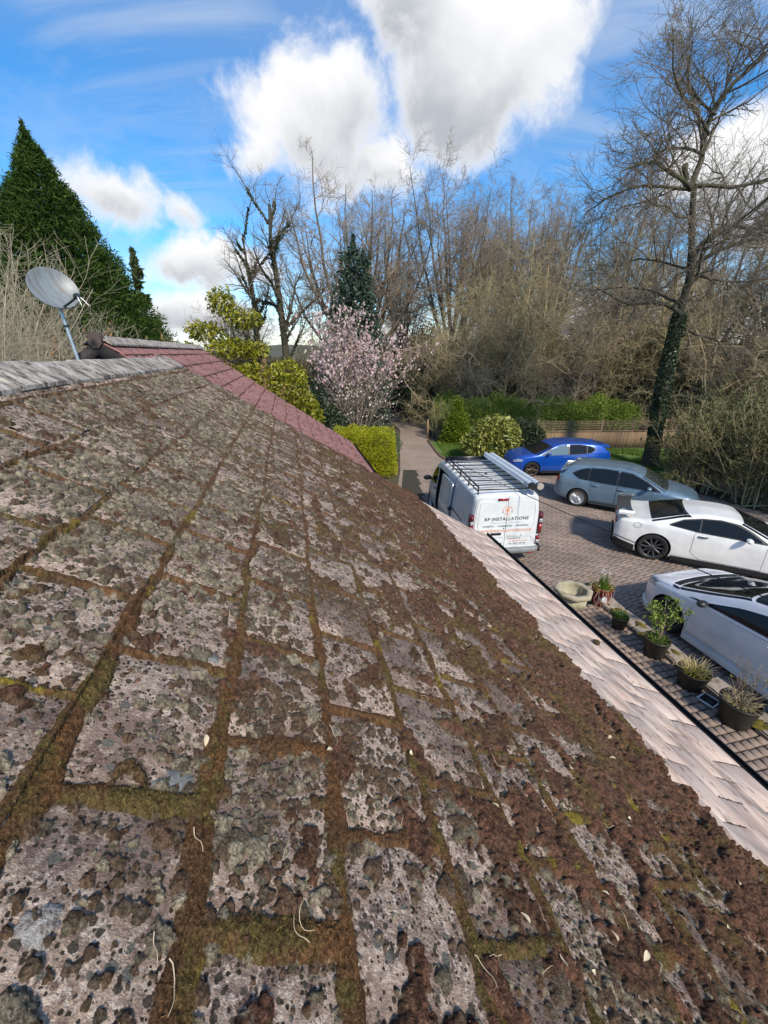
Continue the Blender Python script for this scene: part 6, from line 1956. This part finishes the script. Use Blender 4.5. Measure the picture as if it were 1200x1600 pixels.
shrub('dark_bush', 'dark green bush in the shade between the yellow evergreen and the pink magnolia', 'shrub', (-3.9, 21.0, 0),
      [(0, 0, 2.0, 1.2, 1., 1.9), (1.2, 0, 1.3, 1., 1., 1.3)], 5200, .16, M_dkgr, 63)
shrub('golden_hedge', 'bright yellow-green clipped conifer hedge beside the drive, below the magnolia', 'hedge', (-.55, 17.6, 0),
      [(0, 0, .9, 1.0, .85, .98), (-.9, .1, .95, .75, .8, .98), (.3, .7, .95, .75, .8, 1.0), (-.9, .9, .95, .9, .8, 1.05), (.55, -.1, .55, .55, .7, .65)], 30000, .085, M_gold, 64, None, .32, .72, -.3, boxy=True)
shrub('grey_green_shrub', 'low grey-green shrub between the magnolia and the yellow hedge', 'shrub', (-1.1, 20.3, 0),
      [(0, 0, .8, 1.1, .8, 1.0), (1.2, .1, .7, .8, .7, .9), (-1.2, 0, .8, 1., .8, 1.)], 9000, .10, M_grgr, 65)
shrub('spotted_laurel', 'variegated laurel with yellow spotted leaves in front of the van', 'shrub', (5.35, 19.9, 0),
      [(0, 0, 1.1, 1.15, .9, 1.15), (-.7, 0, .8, .8, .8, .85), (.7, .1, 1.1, .75, .8, 1.05), (0, 0, 1.7, .8, .7, .6)], 5200, .19, M_laur, 66, None, .42, .65, .35)
shrub('dark_shrub', 'dark blue-green shrub right of the spotted laurel, at the end of the fence', 'shrub', (7.35, 21.3, 0),
      [(0, 0, 1.0, .95, .8, 1.0), (.6, 0, .8, .6, .6, .8)], 5200, .11, M_dkgr, 67)
GL = 'lime green hedge bushes behind the trellis fence'
for i, (x, y, w, lb) in enumerate([(5.6, 26.3, 1.3, 'left end of the lime green hedge, above the spotted laurel'), (8.2, 26.6, 1.9, 'tallest hump of the lime green hedge, above the blue car'),
                                   (11.2, 26.4, 1.9, 'middle of the lime green hedge behind the trellis'), (14.4, 26.4, 2.0, 'lime green hedge bush nearest the ivy-clad trunk')]):
    shrub('lime_hedge', lb, 'hedge', (x, y, 0), [(0, 0, 1.2, w, .9, 1.30), (-.9, 0, 1.4 + .25 * (i % 2), .9, .8, 1.2), (.6, -.1, 1.6 - .15 * i, .7, .7, 1.0), (1.3, 0, 1.1, .9, .8, 1.15), (-1.7, .1, 1.1, .7, .7, 1.1)], 13000, .14, M_lime, 70 + i, GL, .30, .5, .0)
GD = 'dark evergreen undergrowth in the wood'
for i, (x, y, s, lb) in enumerate([(2.3, 40.5, 1.6, 'dark undergrowth straight across the lane from the drive'), (-2.5, 40.5, 1.7, 'dark undergrowth across the lane behind the magnolia'), (6.8, 33.8, 2.2, 'dark holly clump low in the wood behind the tallest tree'),
                                   (9.6, 32.6, 2.5, 'dark holly clump above the lime hedge'), (14.5, 31.5, 2.3, 'dark holly clump left of the ivy-clad oak'), (19.0, 29.0, 2.2, 'dark evergreen clump right of the ivy-clad oak'),
                                   (3.4, 36.8, 2.7, 'tall dark evergreen at the bend of the lane'), (23.5, 28.0, 1.9, 'dark evergreen clump at the right edge of the wood')]):
    if i == 0: ho0 = shrub('holly_clump', lb, 'shrub', (x, y, 0), [(0, 0, 1.3, 1.3, 1.0, 1.35), (.2, 0, 1.9, .7, .8, .8), (-.9, .2, .8, .9, .8, .9), (.9, 0, .9, .9, .9, 1.0)], 6500, .11, M_dkgr, 80, GD, .5, .5); ho0.scale = (s,) * 3
    else: copy_thing(ho0, lb, (x, y, 0), i * 2.3, (s, s * .75, s))
shrub('green_shrub', 'light green feathery shrub at the right of the drive entrance', 'shrub', (4.0, 28.3, 0), [(0, 0, 1.3, .8, .7, 1.3), (.5, 0, 2.0, .5, .5, .8)], 3800, .14, M_lime, 90, None, .3, .3)
shrub('low_hedge', 'low dark hedge along the lane seen past the drive entrance', 'hedge', (1.5, 39.2, 0), [(0, 0, .7, 3.0, .7, .8), (-3, 0, .7, 2.5, .7, .8), (3, 0, .7, 2.5, .7, .8)], 8000, .16, M_dkgr, 91)


def twiggy(name, label, cat, loc, H, W, seed, mats, leaf=None, nleaf=0, lsize=.07, stems=26, group=None, sub=(8, 7), lean=(0, 0), depth=None, spread=28):
    """a bush of many bare stems, with buds or small leaves on the twigs"""
    g = np.random.default_rng(seed)
    t = thing(name, label, cat, loc, 0, group)
    n = 8; f = np.linspace(0, 1, n)[None, :, None]
    b0 = np.c_[g.normal(size=stems) * .22 * W, g.normal(size=stems) * .22 * (depth or W), np.zeros(stems)]
    a = np.radians(np.abs(g.normal(size=stems)) * spread); az = g.random(stems) * 2 * PI
    d = np.stack([np.sin(a) * np.cos(az) + lean[0], np.sin(a) * np.sin(az) + lean[1], np.cos(a)], -1); ln = H * (.75 + .3 * g.random(stems))
    A = b0[:, None] + d[:, None] * f * ln[:, None, None]; A[:, :, :2] += (f[:, :, 0] ** 2 * .12 * H)[..., None] * d[:, None, :2]
    A += np.cumsum(g.normal(size=A.shape) * .018 * H / 3, axis=1) * f
    R = .028 * (H / 4) ** .5 * (1 - .8 * f[:, :, 0]) * np.ones((stems, 1))
    b = grow(A, R, sub[0], .15, 1, ln * .34, (36, 12), 5, .13, .05, .6, .35, g, .3, .4)
    c = grow(b[0], b[1], sub[1], .1, 1, np.maximum(b[2] * .5, .2), (38, 14), 4, .16, .04, .6, .4, g, .3, .35)
    add('stems', tubes_mesh('stems', [(A, R, 5)], mats[0]), t).name = 'stem_cluster'
    add('twigs', tubes_mesh('twigs', [(b[0], np.maximum(b[1], .005), 3), (c[0], np.maximum(c[1], .0035), 3)], mats[1]), t).name = 'twig_cluster'
    if leaf is not None:
        for k, (m_, cnt, sz_, nm, zt) in enumerate(leaf):
            src = np.concatenate([c[0][:, -1], c[0][:, -2], b[0][:, -1]])
            p = np.ones(len(src)) if zt is None else np.clip((src[:, 2] / H - zt[0]) / (zt[1] - zt[0]), .02, 1)
            i = g.choice(len(src), min(cnt, len(src)), replace=cnt > len(src), p=p / p.sum())
            add(nm, leaves_mesh(nm, src[i] + g.normal(size=(len(i), 3)) * .02, sz_, m_, g, -.4, .62, np.tile([0, 0, .6], (len(i), 1)), .3, .25), t)['kind'] = 'stuff'
    return t


M_magst = mk('magnolia_stem', (0.22, 0.17, 0.125), (0.30, 0.245, 0.19), rough=.9, scale=2, island=.4)
twiggy('magnolia', 'magnolia shrub covered in pink and cream buds at the end of the red roof', 'shrub', (-1.75, 25.2, 0), 6.7, 1.2, 95, (M_magst, M_magst),
       [(M_pink, 2600, .16, 'blossom', (.45, .9)), (M_bud, 2000, .12, 'bud', None)], stems=34, sub=(9, 6), spread=19)
GH = 'pale bare hazels behind the ridge'
hz0 = None
for i, (x, y, sc_, rz, lb) in enumerate([(-9.9, 9.6, 1.0, 0, 'pale leafless hazel left of the satellite dish, at the picture edge'), (-8.3, 9.4, .80, 1.9, 'pale leafless hazel directly behind the satellite dish'),
                                         (-7.3, 10.8, .68, 3.3, 'shorter pale leafless hazel right of the dish mast'), (-12.4, 12.0, 1.08, 4.6, 'taller pale hazel at the back, against the dark cypress'), (-10.4, 12.6, .86, 5.5, 'pale hazel between the dish and the tallest cypress')]):
    if hz0 is None:
        hz0 = twiggy('hazel', lb, 'shrub', (x, y, 0), 7.0, 1.6, 100, (M_pale, M_pale), None, stems=40, group=GH, sub=(11, 8), spread=18)
    else: copy_thing(hz0, lb, (x, y, 0), rz, (sc_ * 1.1, sc_ * 1.1, sc_))
br0 = None
for i, (x, y, lb) in enumerate([(-7.6, 12.4, 'rusty brown bracken below the hazels, left of the dish mast'), (-5.6, 12.8, 'rusty brown bracken beside the dark ridge end')]):
    if br0 is None: br0 = twiggy('bracken', lb, 'plant', (x, y, 0), 4.9, 2.6, 110 + i, (M_rusty, M_rusty), [(M_rusty, 5000, .10, 'dead_frond', None)], stems=46, group='rusty bracken behind the ridge', sub=(8, 6), spread=24)
    else: copy_thing(br0, lb, (x, y, 0), 2.1, .95)
GB = 'dense winter hedge at the right edge'
wh0 = None
for i, (x, y, s_, lb) in enumerate([(12.6, 15.6, 1.0, 'left end of the dense winter hedge, beside the grass'), (13.5, 13.9, 1.1, 'middle of the dense winter hedge, behind the grey-blue bonnet'), (14.3, 12.2, 1.1, 'right end of the dense winter hedge, behind the white coupe'), (14.6, 16.4, 1.15, 'back of the dense winter hedge, below the bare trees')]):
    if wh0 is None: wh0 = twiggy('winter_hedge', lb, 'hedge', (x, y, 0), 3.0, 2.2, 120, (M_scrub, M_scrub), [(M_hedge, 9000, .085, 'small_leaf', None)], stems=60, group=GB, sub=(9, 7), spread=26)
    else: copy_thing(wh0, lb, (x, y, 0), i * 1.7, s_)
twiggy('thin_bush', 'thin brown leafless bush in front of the fence, behind the blue car', 'shrub', (8.4, 21.8, 0), 1.7, .8, 130, (M_scrub, M_scrub), [(M_lime, 500, .06, 'small_leaf', None)], stems=22, sub=(6, 5))
twiggy('thin_bush', 'thin brown bush at the right gatepost of the drive', 'shrub', (3.55, 25.9, 0), 2.3, .7, 131, (M_scrub, M_scrub), [(M_lime, 700, .06, 'small_leaf', None)], stems=22, sub=(6, 5))


def grass():
    g = np.random.default_rng(140)
    regs = [((10.6, 18.2), (14.2, 22.6), 14000), ((3.2, 20.2), (5.2, 24.6), 6000), ((14, 17.5), (17, 22.5), 4000), ((-1.6, 18.6), (.6, 24.5), 3000)]
    V = []
    for (x0, y0), (x1, y1), n in regs:
        x = g.uniform(x0, x1, n); y = g.uniform(y0, y1, n)
        k = fbm(x * 1.6, y * 1.6, 9) > .34; x, y = x[k], y[k]; n = len(x)
        h = g.uniform(.05, .2, n); a = g.random(n) * 2 * PI; lean = g.normal(size=(n, 2)) * .06; w = g.uniform(.01, .022, n)
        V.append(np.stack([np.c_[x - w * np.cos(a), y - w * np.sin(a), 0 * x - .02], np.c_[x + w * np.cos(a), y + w * np.sin(a), 0 * x - .02], np.c_[x + lean[:, 0], y + lean[:, 1], h]], 1).reshape(-1, 3))
    V = np.vstack(V)
    o = add('grass', make_mesh('grass', V, np.arange(len(V)).reshape(-1, 3), M_grass)); o['kind'] = 'stuff'


grass()
M_lawn = mk('lawn', (0.06, 0.12, 0.018), (0.11, 0.17, 0.035), rough=1, scale=2.5)
sheet('lawn', [(10.9, 18.4), (12.6, 16.6), (17, 17.5), (17.5, 23.0), (8.6, 22.7), (6.6, 19.1)], -.004, M_lawn)
sheet('verge', [(3.35, 19.8), (4.4, 18.9), (6, 19.4), (5.4, 25), (2.85, 25), (2.95, 22)], -.004, M_lawn)


def far_wood():
    g = np.random.default_rng(150); n = 20000
    x = g.uniform(-40, 52, n); y = g.uniform(46, 54, n)
    top = 4.2 + 3.2 * fbm(x * .12, x * 0, 3) + np.where(x < -4, -1.4, 0)
    z = top * g.random(n) ** .8
    o = add('far_wood', leaves_mesh('far_wood', np.c_[x, y, z], .85, mk('far_wood_leaf', (0.045, 0.045, 0.022), (0.11, 0.095, 0.055), rough=1, scale=.3, island=.6), g, 0, .5)); o['kind'] = 'stuff'


far_wood()
# ------------------------------------------------------------------ fence, kerb, pots and other small things
M_board = mk('fence_board', (0.30, 0.20, 0.115), (0.20, 0.13, 0.075), rough=.9, scale=2, objr=.55, stretch=(4, 4, .6))
M_trel = mk('trellis_wood', (0.33, 0.22, 0.15), (0.24, 0.155, 0.105), rough=.9, scale=6, objr=.4)
M_stone = mk('kerb_stone', (0.24, 0.205, 0.17), (0.36, 0.31, 0.26), rough=.95, scale=9, objr=.5, bump=.5, bscale=60, col3=(0.12, 0.09, 0.05), scale3=6, lo3=.5, hi3=.7)
M_yelmoss = mk('yellow_moss', (0.19, 0.14, 0.012), (0.075, 0.075, 0.012), rough=1, scale=16, bump=1, bscale=120)
M_urn = mk('pale_cast_stone', (0.42, 0.38, 0.27), (0.31, 0.27, 0.18), rough=.95, scale=11, bump=.4, bscale=90, col3=(0.22, 0.20, 0.10), scale3=5, lo3=.52, hi3=.7)
M_pot = mk('dark_pot', (0.018, 0.017, 0.013), (0.030, 0.028, 0.02), rough=.5, scale=6)
M_potb = mk('brown_rim_pot', (0.07, 0.04, 0.025), (0.03, 0.024, 0.016), rough=.5, scale=6)
M_redpot = mk('red_pot', (0.20, 0.018, 0.012), (0.13, 0.012, 0.01), rough=.35, scale=5)
M_comp = mk('compost', (0.03, 0.02, 0.012), (0.05, 0.06, 0.015), rough=1, scale=20)
M_green = leafmat('fresh_green_leaf', (0.055, 0.12, 0.012), (0.14, 0.22, 0.035), .3, .5)
M_straw = leafmat('straw', (0.35, 0.27, 0.13), (0.50, 0.42, 0.24), .2, .8)
M_pinkst = mk('pink_dry_stem', (0.42, 0.24, 0.20), (0.55, 0.38, 0.32), rough=.7, island=.5)
M_stick = mk('grey_stem', (0.16, 0.125, 0.095), (0.24, 0.19, 0.14), rough=.9, island=.5)
M_wplas = mk('white_plastic_sheet', (0.72, 0.74, 0.74), (0.6, 0.64, 0.65), rough=.4, scale=8)


def fence():
    rg = random.Random(6)
    t = thing('fence', 'brown vertical board fence topped with square trellis, behind the blue car', 'fence', (8.7, 22.95, 0))
    x1 = 11.2; dirx = np.array([1, .05])
    bm_ = MB(); bm_.box((0, 0, .47), (.098, .018, .94)); board = bm_.mesh('fence_board', M_board)
    n = int(x1 / .102)
    for i in range(n):
        o = add('fence_board', board, t); x = .05 + i * .102
        o.location = (x, .05 * x * .9 + (.006 if i % 2 else 0), rg.uniform(-.012, .012)); o.rotation_euler = (0, rg.uniform(-.006, .006), .045)
    def slat(l, v):
        m = MB(); m.box((0, 0, 0), (.024, .012, l) if v else (l, .012, .026)); return m.mesh('trellis_slat', M_trel)
    vs = slat(.56, True)
    for i in range(int(x1 / .15)):
        x = .05 + i * .15
        add('trellis_slat', vs, t, loc=(x, .045 * x - .012, 1.245), rot=(0, 0, .045))
    seg = 1.86; hs = slat(seg, False)
    for k in range(6):
        for z in (.99, 1.12, 1.25, 1.38, 1.51):
            x = seg * (k + .5); add('trellis_slat', hs, t, loc=(x, .045 * x - .026, z), rot=(0, 0, .045))
        m = MB(); m.box((0, .07, .78), (.09, .09, 1.56)); m.box((0, .07, 1.58), (.11, .11, .03)); m.build('fence_post', M_board, t, loc=(seg * k, .045 * seg * k, 0), rot=(0, 0, .045))
        m = MB(); m.box((seg * .5, -.02, .945), (seg, .05, .04)); m.build('fence_rail', M_trel, t, loc=(seg * k, .045 * seg * k, 0), rot=(0, 0, .045))


fence()


def kerb():
    rg = random.Random(12)
    t = thing('stone_kerb', 'line of rough kerb stones with yellow moss between the paved path and the white hatchback', 'kerb', tuple(sz(6.36, 3.8, 0)))
    O = np.array(t.location); r = 6.32; i = 0
    g = np.random.default_rng(3)
    MV = []
    while r > 1.3:
        l = rg.uniform(.38, .62); w = rg.uniform(.34, .40); h = rg.uniform(.11, .15)
        m = bmesh.new(); bmesh.ops.create_cube(m, size=1)
        bmesh.ops.scale(m, vec=(w, l - .02, h), verts=m.verts)
        bmesh.ops.bevel(m, geom=list(m.edges), offset=.022, segments=2, affect='EDGES')
        bmesh.ops.subdivide_edges(m, edges=[e for e in m.edges if e.calc_length() > .1], cuts=3, use_grid_fill=True)
        for v in m.verts: v.co += Vector((rg.uniform(-1, 1), rg.uniform(-1, 1), rg.uniform(-1, 1))) * .006
        me = bpy.data.meshes.new('kerb_stone'); m.to_mesh(me); m.free(); me.materials.append(M_stone)
        p = sz(6.34 + rg.uniform(-.02, .02), r - l / 2, h / 2 - .01) - O
        add('kerb_stone', me, t, loc=tuple(p), rot=(rg.uniform(-.03, .03), rg.uniform(-.04, .04), -YAW + rg.uniform(-.04, .04)))
        # moss pads along the joints and the path side
        for _ in range(rg.randrange(3, 8)):
            a = rg.uniform(.03, .10); b = a * rg.uniform(.5, .9)
            c = sz(6.34 + rg.choice([-.17, -.12, -.05, .05]) + rg.uniform(-.03, .03), r - rg.choice([0, l, rg.uniform(0, l)]), h - .012) - O
            k = rg.uniform(0, 6)
            P = np.array([[c + SH * b * e * math.cos(q) * (1 + .2 * math.sin(3 * q + k)) + RV * a * e * math.sin(q) * (1 + .2 * math.sin(2 * q + k)) + np.array([0, 0, .030 * (1 - e * e)]) for q in np.linspace(0, 2 * PI, 13)] for e in (1.0, .8, .5, .05)])
            MV.append(P + g.normal(size=P.shape) * .002)
        r -= l + .015; i += 1
    mb = MB()
    for P in MV: mb.grid(P)
    o = mb.build('kerb_moss', M_yelmoss, t, True); o['kind'] = 'stuff'


kerb()


def blades(n, h, spread, w, g, base_r, arch=.4, z0=0.0):
    """arching strap leaves"""
    V, Q, k = [], [], 5
    for i in range(n):
        a = g.random() * 2 * PI; b0 = np.array([math.cos(a), math.sin(a), 0]) * base_r * math.sqrt(g.random()); a2 = a + g.normal() * .6
        d = np.array([math.cos(a2), math.sin(a2), 0]); hh = h * g.uniform(.6, 1.15); sp = spread * g.uniform(.2, 1.1); s = np.array([-d[1], d[0], 0])
        P = []
        for j in range(k):
            f = j / (k - 1); c = b0 + d * sp * f ** 1.6 + np.array([0, 0, z0 + hh * (f - arch * f * f * f)]); ww = w * (1 - f ** 2) + .001
            P.append(c - s * ww); P.append(c + s * ww)
        o = len(V) * 2 * k
        V.append(P); Q += [(o + 2 * j, o + 2 * j + 1, o + 2 * j + 3, o + 2 * j + 2) for j in range(k - 1)]
    return np.array(V).reshape(-1, 3), np.array(Q)


def pot(label, s, r, dia, h, mat, rim_mat, group=None):
    p = sz(s, r, 0); t = thing('plant_pot', label, 'plant pot', (p[0], p[1], .035), 0, group)
    R_ = dia / 2; m = MB()
    m.lathe([(.0005, .0), (R_ * .70, 0), (R_ * .74, .01), (R_ * .96, h - .05), (R_ * .97, h - .045), (R_, h - .045), (R_ * 1.01, h - .005), (R_ * .99, h), (R_ * .92, h), (R_ * .90, h - .05), (R_ * .88, h - .08)], 32)
    m.build('pot', mat, t, True)
    m = MB(); m.lathe([(R_ * .90, h - .06), (R_ * .5, h - .045), (.0005, h - .04)], 24); m.build('compost', M_comp, t, True)
    return t, h - .045


def plants():
    g = np.random.default_rng(200)
    t, z = pot('small dark pot with a tuft of green leaves, in front of the red pot', 5.98, 5.42, .30, .27, M_pot, None)
    v, q = blades(70, .14, .12, .010, g, .10, .4, z); add('green_tuft', make_mesh('green_tuft', v, q, M_green), t)
    # red pot
    t, z = pot('red glazed pot of daffodils with pink stems trailing down its side', 6.20, 6.22, .42, .42, M_redpot, None)
    v, q = blades(46, .34, .07, .008, g, .09, .1, z); add('daffodil_leaf_tuft', make_mesh('daffodil_leaf', v, q, M_green), t)
    v, q = blades(90, .11, .20, .010, g, .15, .6, z); add('yellow_leaf_tuft', make_mesh('yellow_leaf', v, q, M_ylf), t)
    m = MB()
    for i in range(6):
        a = g.random() * 2 * PI; c = np.array([.08 * math.cos(a), .08 * math.sin(a), z + .36 + .06 * g.random()])
        for k in range(6):
            b = k / 6 * 2 * PI; d = np.array([math.cos(b), math.sin(b), .2]); s2 = np.array([-math.sin(b), math.cos(b), 0])
            m.raw([c, c + d * .013 + s2 * .007, c + d * .023, c + d * .013 - s2 * .007], [(0, 1, 2, 3)])
    m.build('daffodil_flower', M_wplas, t)
    P = []
    for i in range(12):
        a = -PI / 2 + g.normal() * .75 - .25; o = np.array([math.cos(a), math.sin(a), 0])
        P.append([o * .12 + [0, 0, z + .02], o * .19 + [0, 0, z + .06], o * .235 + [0, 0, z - .05], o * (.225 + .03 * g.random()) + [g.normal() * .03, 0, z * .55], o * (.20 + .05 * g.random()) + [g.normal() * .06, 0, .05 + .08 * g.random()]])
    P = np.array(P); v, q = tubes(P, np.full(P.shape[:2], .0038), 5); add('trailing_stem', make_mesh('trailing_stem', v, q, M_pinkst, True), t)
    tw = np.zeros((1, 2, 3)); A = np.zeros((9, 5, 3))
    for i in range(9):
        a = g.random() * 2 * PI; f = np.linspace(0, 1, 5)[:, None]; A[i] = np.array([0, 0, z]) + f * np.array([math.cos(a) * .34, math.sin(a) * .30, .18 + .22 * g.random()])
    b = grow(A, np.full((9, 5), .004), 6, .3, 1, .14, (40, 10), 4, .15, .05, .6, .4, g)
    add('thin_stem_spray', tubes_mesh('thin_stem_spray', [(A, np.full((9, 5), .003), 3), (b[0], np.maximum(b[1], .002), 3)], M_stick), t)
    add('small_leaf_spray', leaves_mesh('small_leaf_spray', b[0][:, -1], .035, M_ylf, g), t)
    # rose with a stake
    t, z = pot('dark pot with a leafy rose and pale stake beside the white hatchback front wheel', 6.02, 4.62, .41, .36, M_pot, M_potb)
    MB().lathe([(.205, .355), (.205, .365), (.185, .362), (.18, .33)], 32).build('brown_rim', M_potb, t, True)
    MB().tube([(.06, .02, z - .1), (.05, .03, z + .52)], .011, 7).build('stake', M_straw, t)
    A = np.zeros((7, 6, 3)); f = np.linspace(0, 1, 6)[:, None]
    for i in range(7):
        a = g.random() * 2 * PI; A[i] = np.array([.05, .02, z]) + f * np.array([0, 0, .55 + .22 * g.random()]) + f ** 1.5 * np.array([math.cos(a) * .26, math.sin(a) * .24, 0])
    b = grow(A, np.full((7, 6), .006), 8, .35, 1, .20, (45, 12), 4, .15, .06, .6, .4, g)
    add('stems', tubes_mesh('stems', [(A, np.full((7, 6), .005), 5), (b[0], np.maximum(b[1], .0025), 3)], M_stick), t).name = 'rose_stem_cluster'
    pts = np.vstack([b[0][:, -1], b[0][:, -2], b[0][:, -3], A[:, -1], A[:, -2]]); pts = np.vstack([pts, pts + g.normal(size=pts.shape) * .025, pts + g.normal(size=pts.shape) * .03])
    add('rose_foliage', leaves_mesh('rose_foliage', pts, .052, M_lime, g, 0, .55), t)
    v, q = blades(80, .12, .12, .010, g, .13, .5, z); add('green_tuft', make_mesh('green_tuft', v, q, M_green), t)
    # straw grass
    t, z = pot('wide dark pot of dry straw coloured grass, between the rose pot and the drain frame', 6.00, 3.88, .46, .32, M_pot, None)
    v, q = blades(120, .24, .20, .0035, g, .15, .25, z); add('dry_grass', make_mesh('dry_grass', v, q, M_straw), t)
    v, q = blades(90, .12, .14, .008, g, .16, .5, z); add('green_tuft', make_mesh('green_tuft', v, q, M_ylf), t)
    # bare twiggy bush
    t, z = pot('large dark pot holding a bare twiggy shrub, nearest the camera', 6.00, 3.17, .50, .40, M_pot, None)
    A = np.zeros((16, 6, 3)); f = np.linspace(0, 1, 6)[:, None]
    for i in range(16):
        a = g.random() * 2 * PI; q_ = g.random()
        A[i] = np.array([g.normal() * .07, g.normal() * .07, z]) + f * np.array([math.cos(a) * .34 * q_, math.sin(a) * .34 * q_, .40 + .32 * g.random()]) + np.cumsum(g.normal(size=(6, 3)) * .012, 0)
    b = grow(A, np.full((16, 6), .006), 6, .3, 1, .22, (42, 12), 4, .2, .05, .6, .4, g)
    add('bare_stem_cluster', tubes_mesh('bare_stem_cluster', [(A, np.linspace(.006, .003, 6)[None].repeat(16, 0), 5), (b[0], np.maximum(b[1], .0022), 3)], M_stick), t)
    pts = b[0][::2, -1]; add('bud_spray', leaves_mesh('bud_spray', pts, .03, M_ylf, g), t)
    v, q = blades(110, .13, .14, .007, g, .18, .4, z); add('dry_tuft', make_mesh('dry_tuft', v, q, M_straw), t)


plants()


def urn():
    t = thing('stone_urn', 'octagonal pale stone urn on a pedestal at the end of the paved path', 'urn', (3.84, 7.02, .03), .2)
    m = MB(); o = PI / 8
    m.lathe([(.0005, .36), (.19, .38), (.255, .47), (.262, .60), (.27, .625), (.355, .625), (.372, .61), (.372, .555), (.352, .54), (.285, .525), (.28, .45), (.30, .435), (.30, .345), (.25, .30), (.15, .255), (.13, .235)], 8, phase=o)
    m.build('bowl', M_urn, t)
    m = MB(); m.lathe([(.0005, .25), (.12, .25), (.105, .20), (.11, .10), (.17, .06), (.19, .05), (.19, -.02), (.0005, -.02)], 8, phase=o); m.build('pedestal', M_urn, t)
    m = MB(); m.lathe([(.0005, .375), (.18, .385), (.2, .39)], 16); m.build('soil', M_comp, t)


urn()


def litter_ground():
    m = MB(); P = np.zeros((9, 13, 3)); g = np.random.default_rng(8)
    for i in range(9):
        f = i / 8
        for j in range(13):
            a = j / 12 * 2 * PI; r = .12 * math.sin(PI * (.08 + .86 * f)) ** .5 * (1 + .15 * math.sin(3 * a + f * 4))
            P[i, j] = (r * math.cos(a) * .8, r * math.sin(a), .30 * f)
    P[:, -1] = P[:, 0]; m.grid(P)
    o = m.build('carrier_bag', M_wplas, None, True, loc=(4.72, 7.42, .10), rot=(.25, -.7, .5))
    tag(o, 'crumpled white plastic bag between the stone urn and the red pot', 'bag')
    m = MB(); m.lathe([(.0005, 0), (.10, 0), (.125, .2), (.13, .2), (.13, .215), (.12, .215), (.0005, .23)], 20)
    o = m.build('white_tub', M_wplas, None, True, loc=(1.72, 13.0, .02)); tag(o, 'small white lidded tub on the drive beside the van', 'tub')
    m = MB(); a = .11
    for c, d in (((0, -a, .0), (2 * a, .02, .03)), ((0, a, 0), (2 * a, .02, .03)), ((-a, 0, 0), (.02, 2 * a - .021, .03)), ((a, 0, 0), (.02, 2 * a - .021, .03))): m.box(c, d)
    p = sz(6.0, 3.55, .05); t = thing('drain', 'white framed square drain set into the path between two pots', 'drain', tuple(p), -YAW + .25)
    m.build('frame', M_wplas, t); m2 = MB(); m2.box((0, 0, -.008), (.198, .198, .012)); m2.build('grate', M_trim, t)
    m = MB(); m.raw([(-.06, -.03, .0), (.05, -.05, .02), (.07, .03, .05), (-.03, .05, .03), (0, 0, .06)], [(0, 1, 4), (1, 2, 4), (2, 3, 4), (3, 0, 4)]); m.raw([(-.06, -.03, .0), (.05, -.05, .02), (.07, .03, .05), (-.03, .05, .03)], [(3, 2, 1, 0)])
    o = m.build('plastic_scrap', M_trim, None, False, loc=(4.78, 8.2, .02)); tag(o, 'small black scrap of plastic on the paving behind the urn', 'scrap')


litter_ground()

# overhead cable from the van rack to beyond the right of the picture
a = np.array([1.90, 11.72, 2.16]); b = np.array([5.58, 5.0, 1.86]); f = np.linspace(0, 1.45, 30)[:, None]
P = a + (b - a) * f; P[:, 2] -= .10 * np.sin(np.clip(f[:, 0] / 1.45, 0, 1) * PI)
o = MB().tube(P, .0085, 6).build('cable', M_black, None, True); tag(o, 'thin black cable strung from the van roof rack over the white cars', 'cable')

o = thing('utility_pole', 'thin grey pole standing far off above the end of the drive', 'pole', (2.15, 45.0, 0))
MB().tube([(0, 0, -.3), (0, 0, 6.5)], [.13, .09], 10).build('post', mk('pole_grey', (.33, .31, .28), rough=.9), o)
m = MB(); m.box((0, 0, 6.2), (1.0, .08, .08)); m.build('cross_arm', M_trel, o)
o = MB().box((0, 0, .55), (.11, .11, 1.2)).raw([(-.055, -.055, 1.15), (.055, -.055, 1.15), (.055, .055, 1.15), (-.055, .055, 1.15), (0, 0, 1.24)], [(0, 1, 4), (1, 2, 4), (2, 3, 4), (3, 0, 4)]).build('gate_post', M_board, None, loc=(2.78, 25.8, 0))
tag(o, 'short wooden gatepost at the right of the drive entrance', 'post')
P = np.array([(4.35, 18.75, .03), (3.3, 19.6, .03), (2.95, 21.0, .03), (2.86, 22.5, .03), (2.72, 25.0, .03)])
o = MB().tube(P, .06, 6).build('drive_edging', M_redkerb, None, True); o['kind'] = 'structure'

# words for the setting
for nm_, lb_, ct_ in (('ground', 'bare brown garden soil under the trees and shrubs', 'ground'), ('hill', 'low wooded hill on the far skyline', 'hill'),
                      ('driveway', 'block paved drive of reddish grey herringbone that widens into a parking court', 'driveway'),
                      ('paving_bed', 'path of small square setts along the house below the gutter', 'path'), ('paving_bed.001', 'dark jointing bed below the herringbone blocks', 'paving'),
                      ('lane', 'narrow asphalt lane crossing beyond the end of the drive', 'lane'), ('lane_kerb', 'reddish kerb along the far side of the lane', 'kerb'),
                      ('lawn', 'patch of green lawn around the foot of the ivy-clad oak', 'lawn'), ('verge', 'small green verge beside the spotted laurel', 'verge'),
                      ('drive_edging', 'curved brick edging on the right side of the drive', 'edging'), ('grass', 'tufts of green grass by the oak and the drive', 'grass'),
                      ('far_wood', 'far off brown and green woodland closing the view', 'woodland'), ('moss_fleck_gap_shade', 'dark flecks of moss and painted-in dark joint gaps on the cleaned pale tiles', 'moss')):
    o = bpy.data.objects.get(nm_)
    if o: o['label'] = lb_; o['category'] = ct_
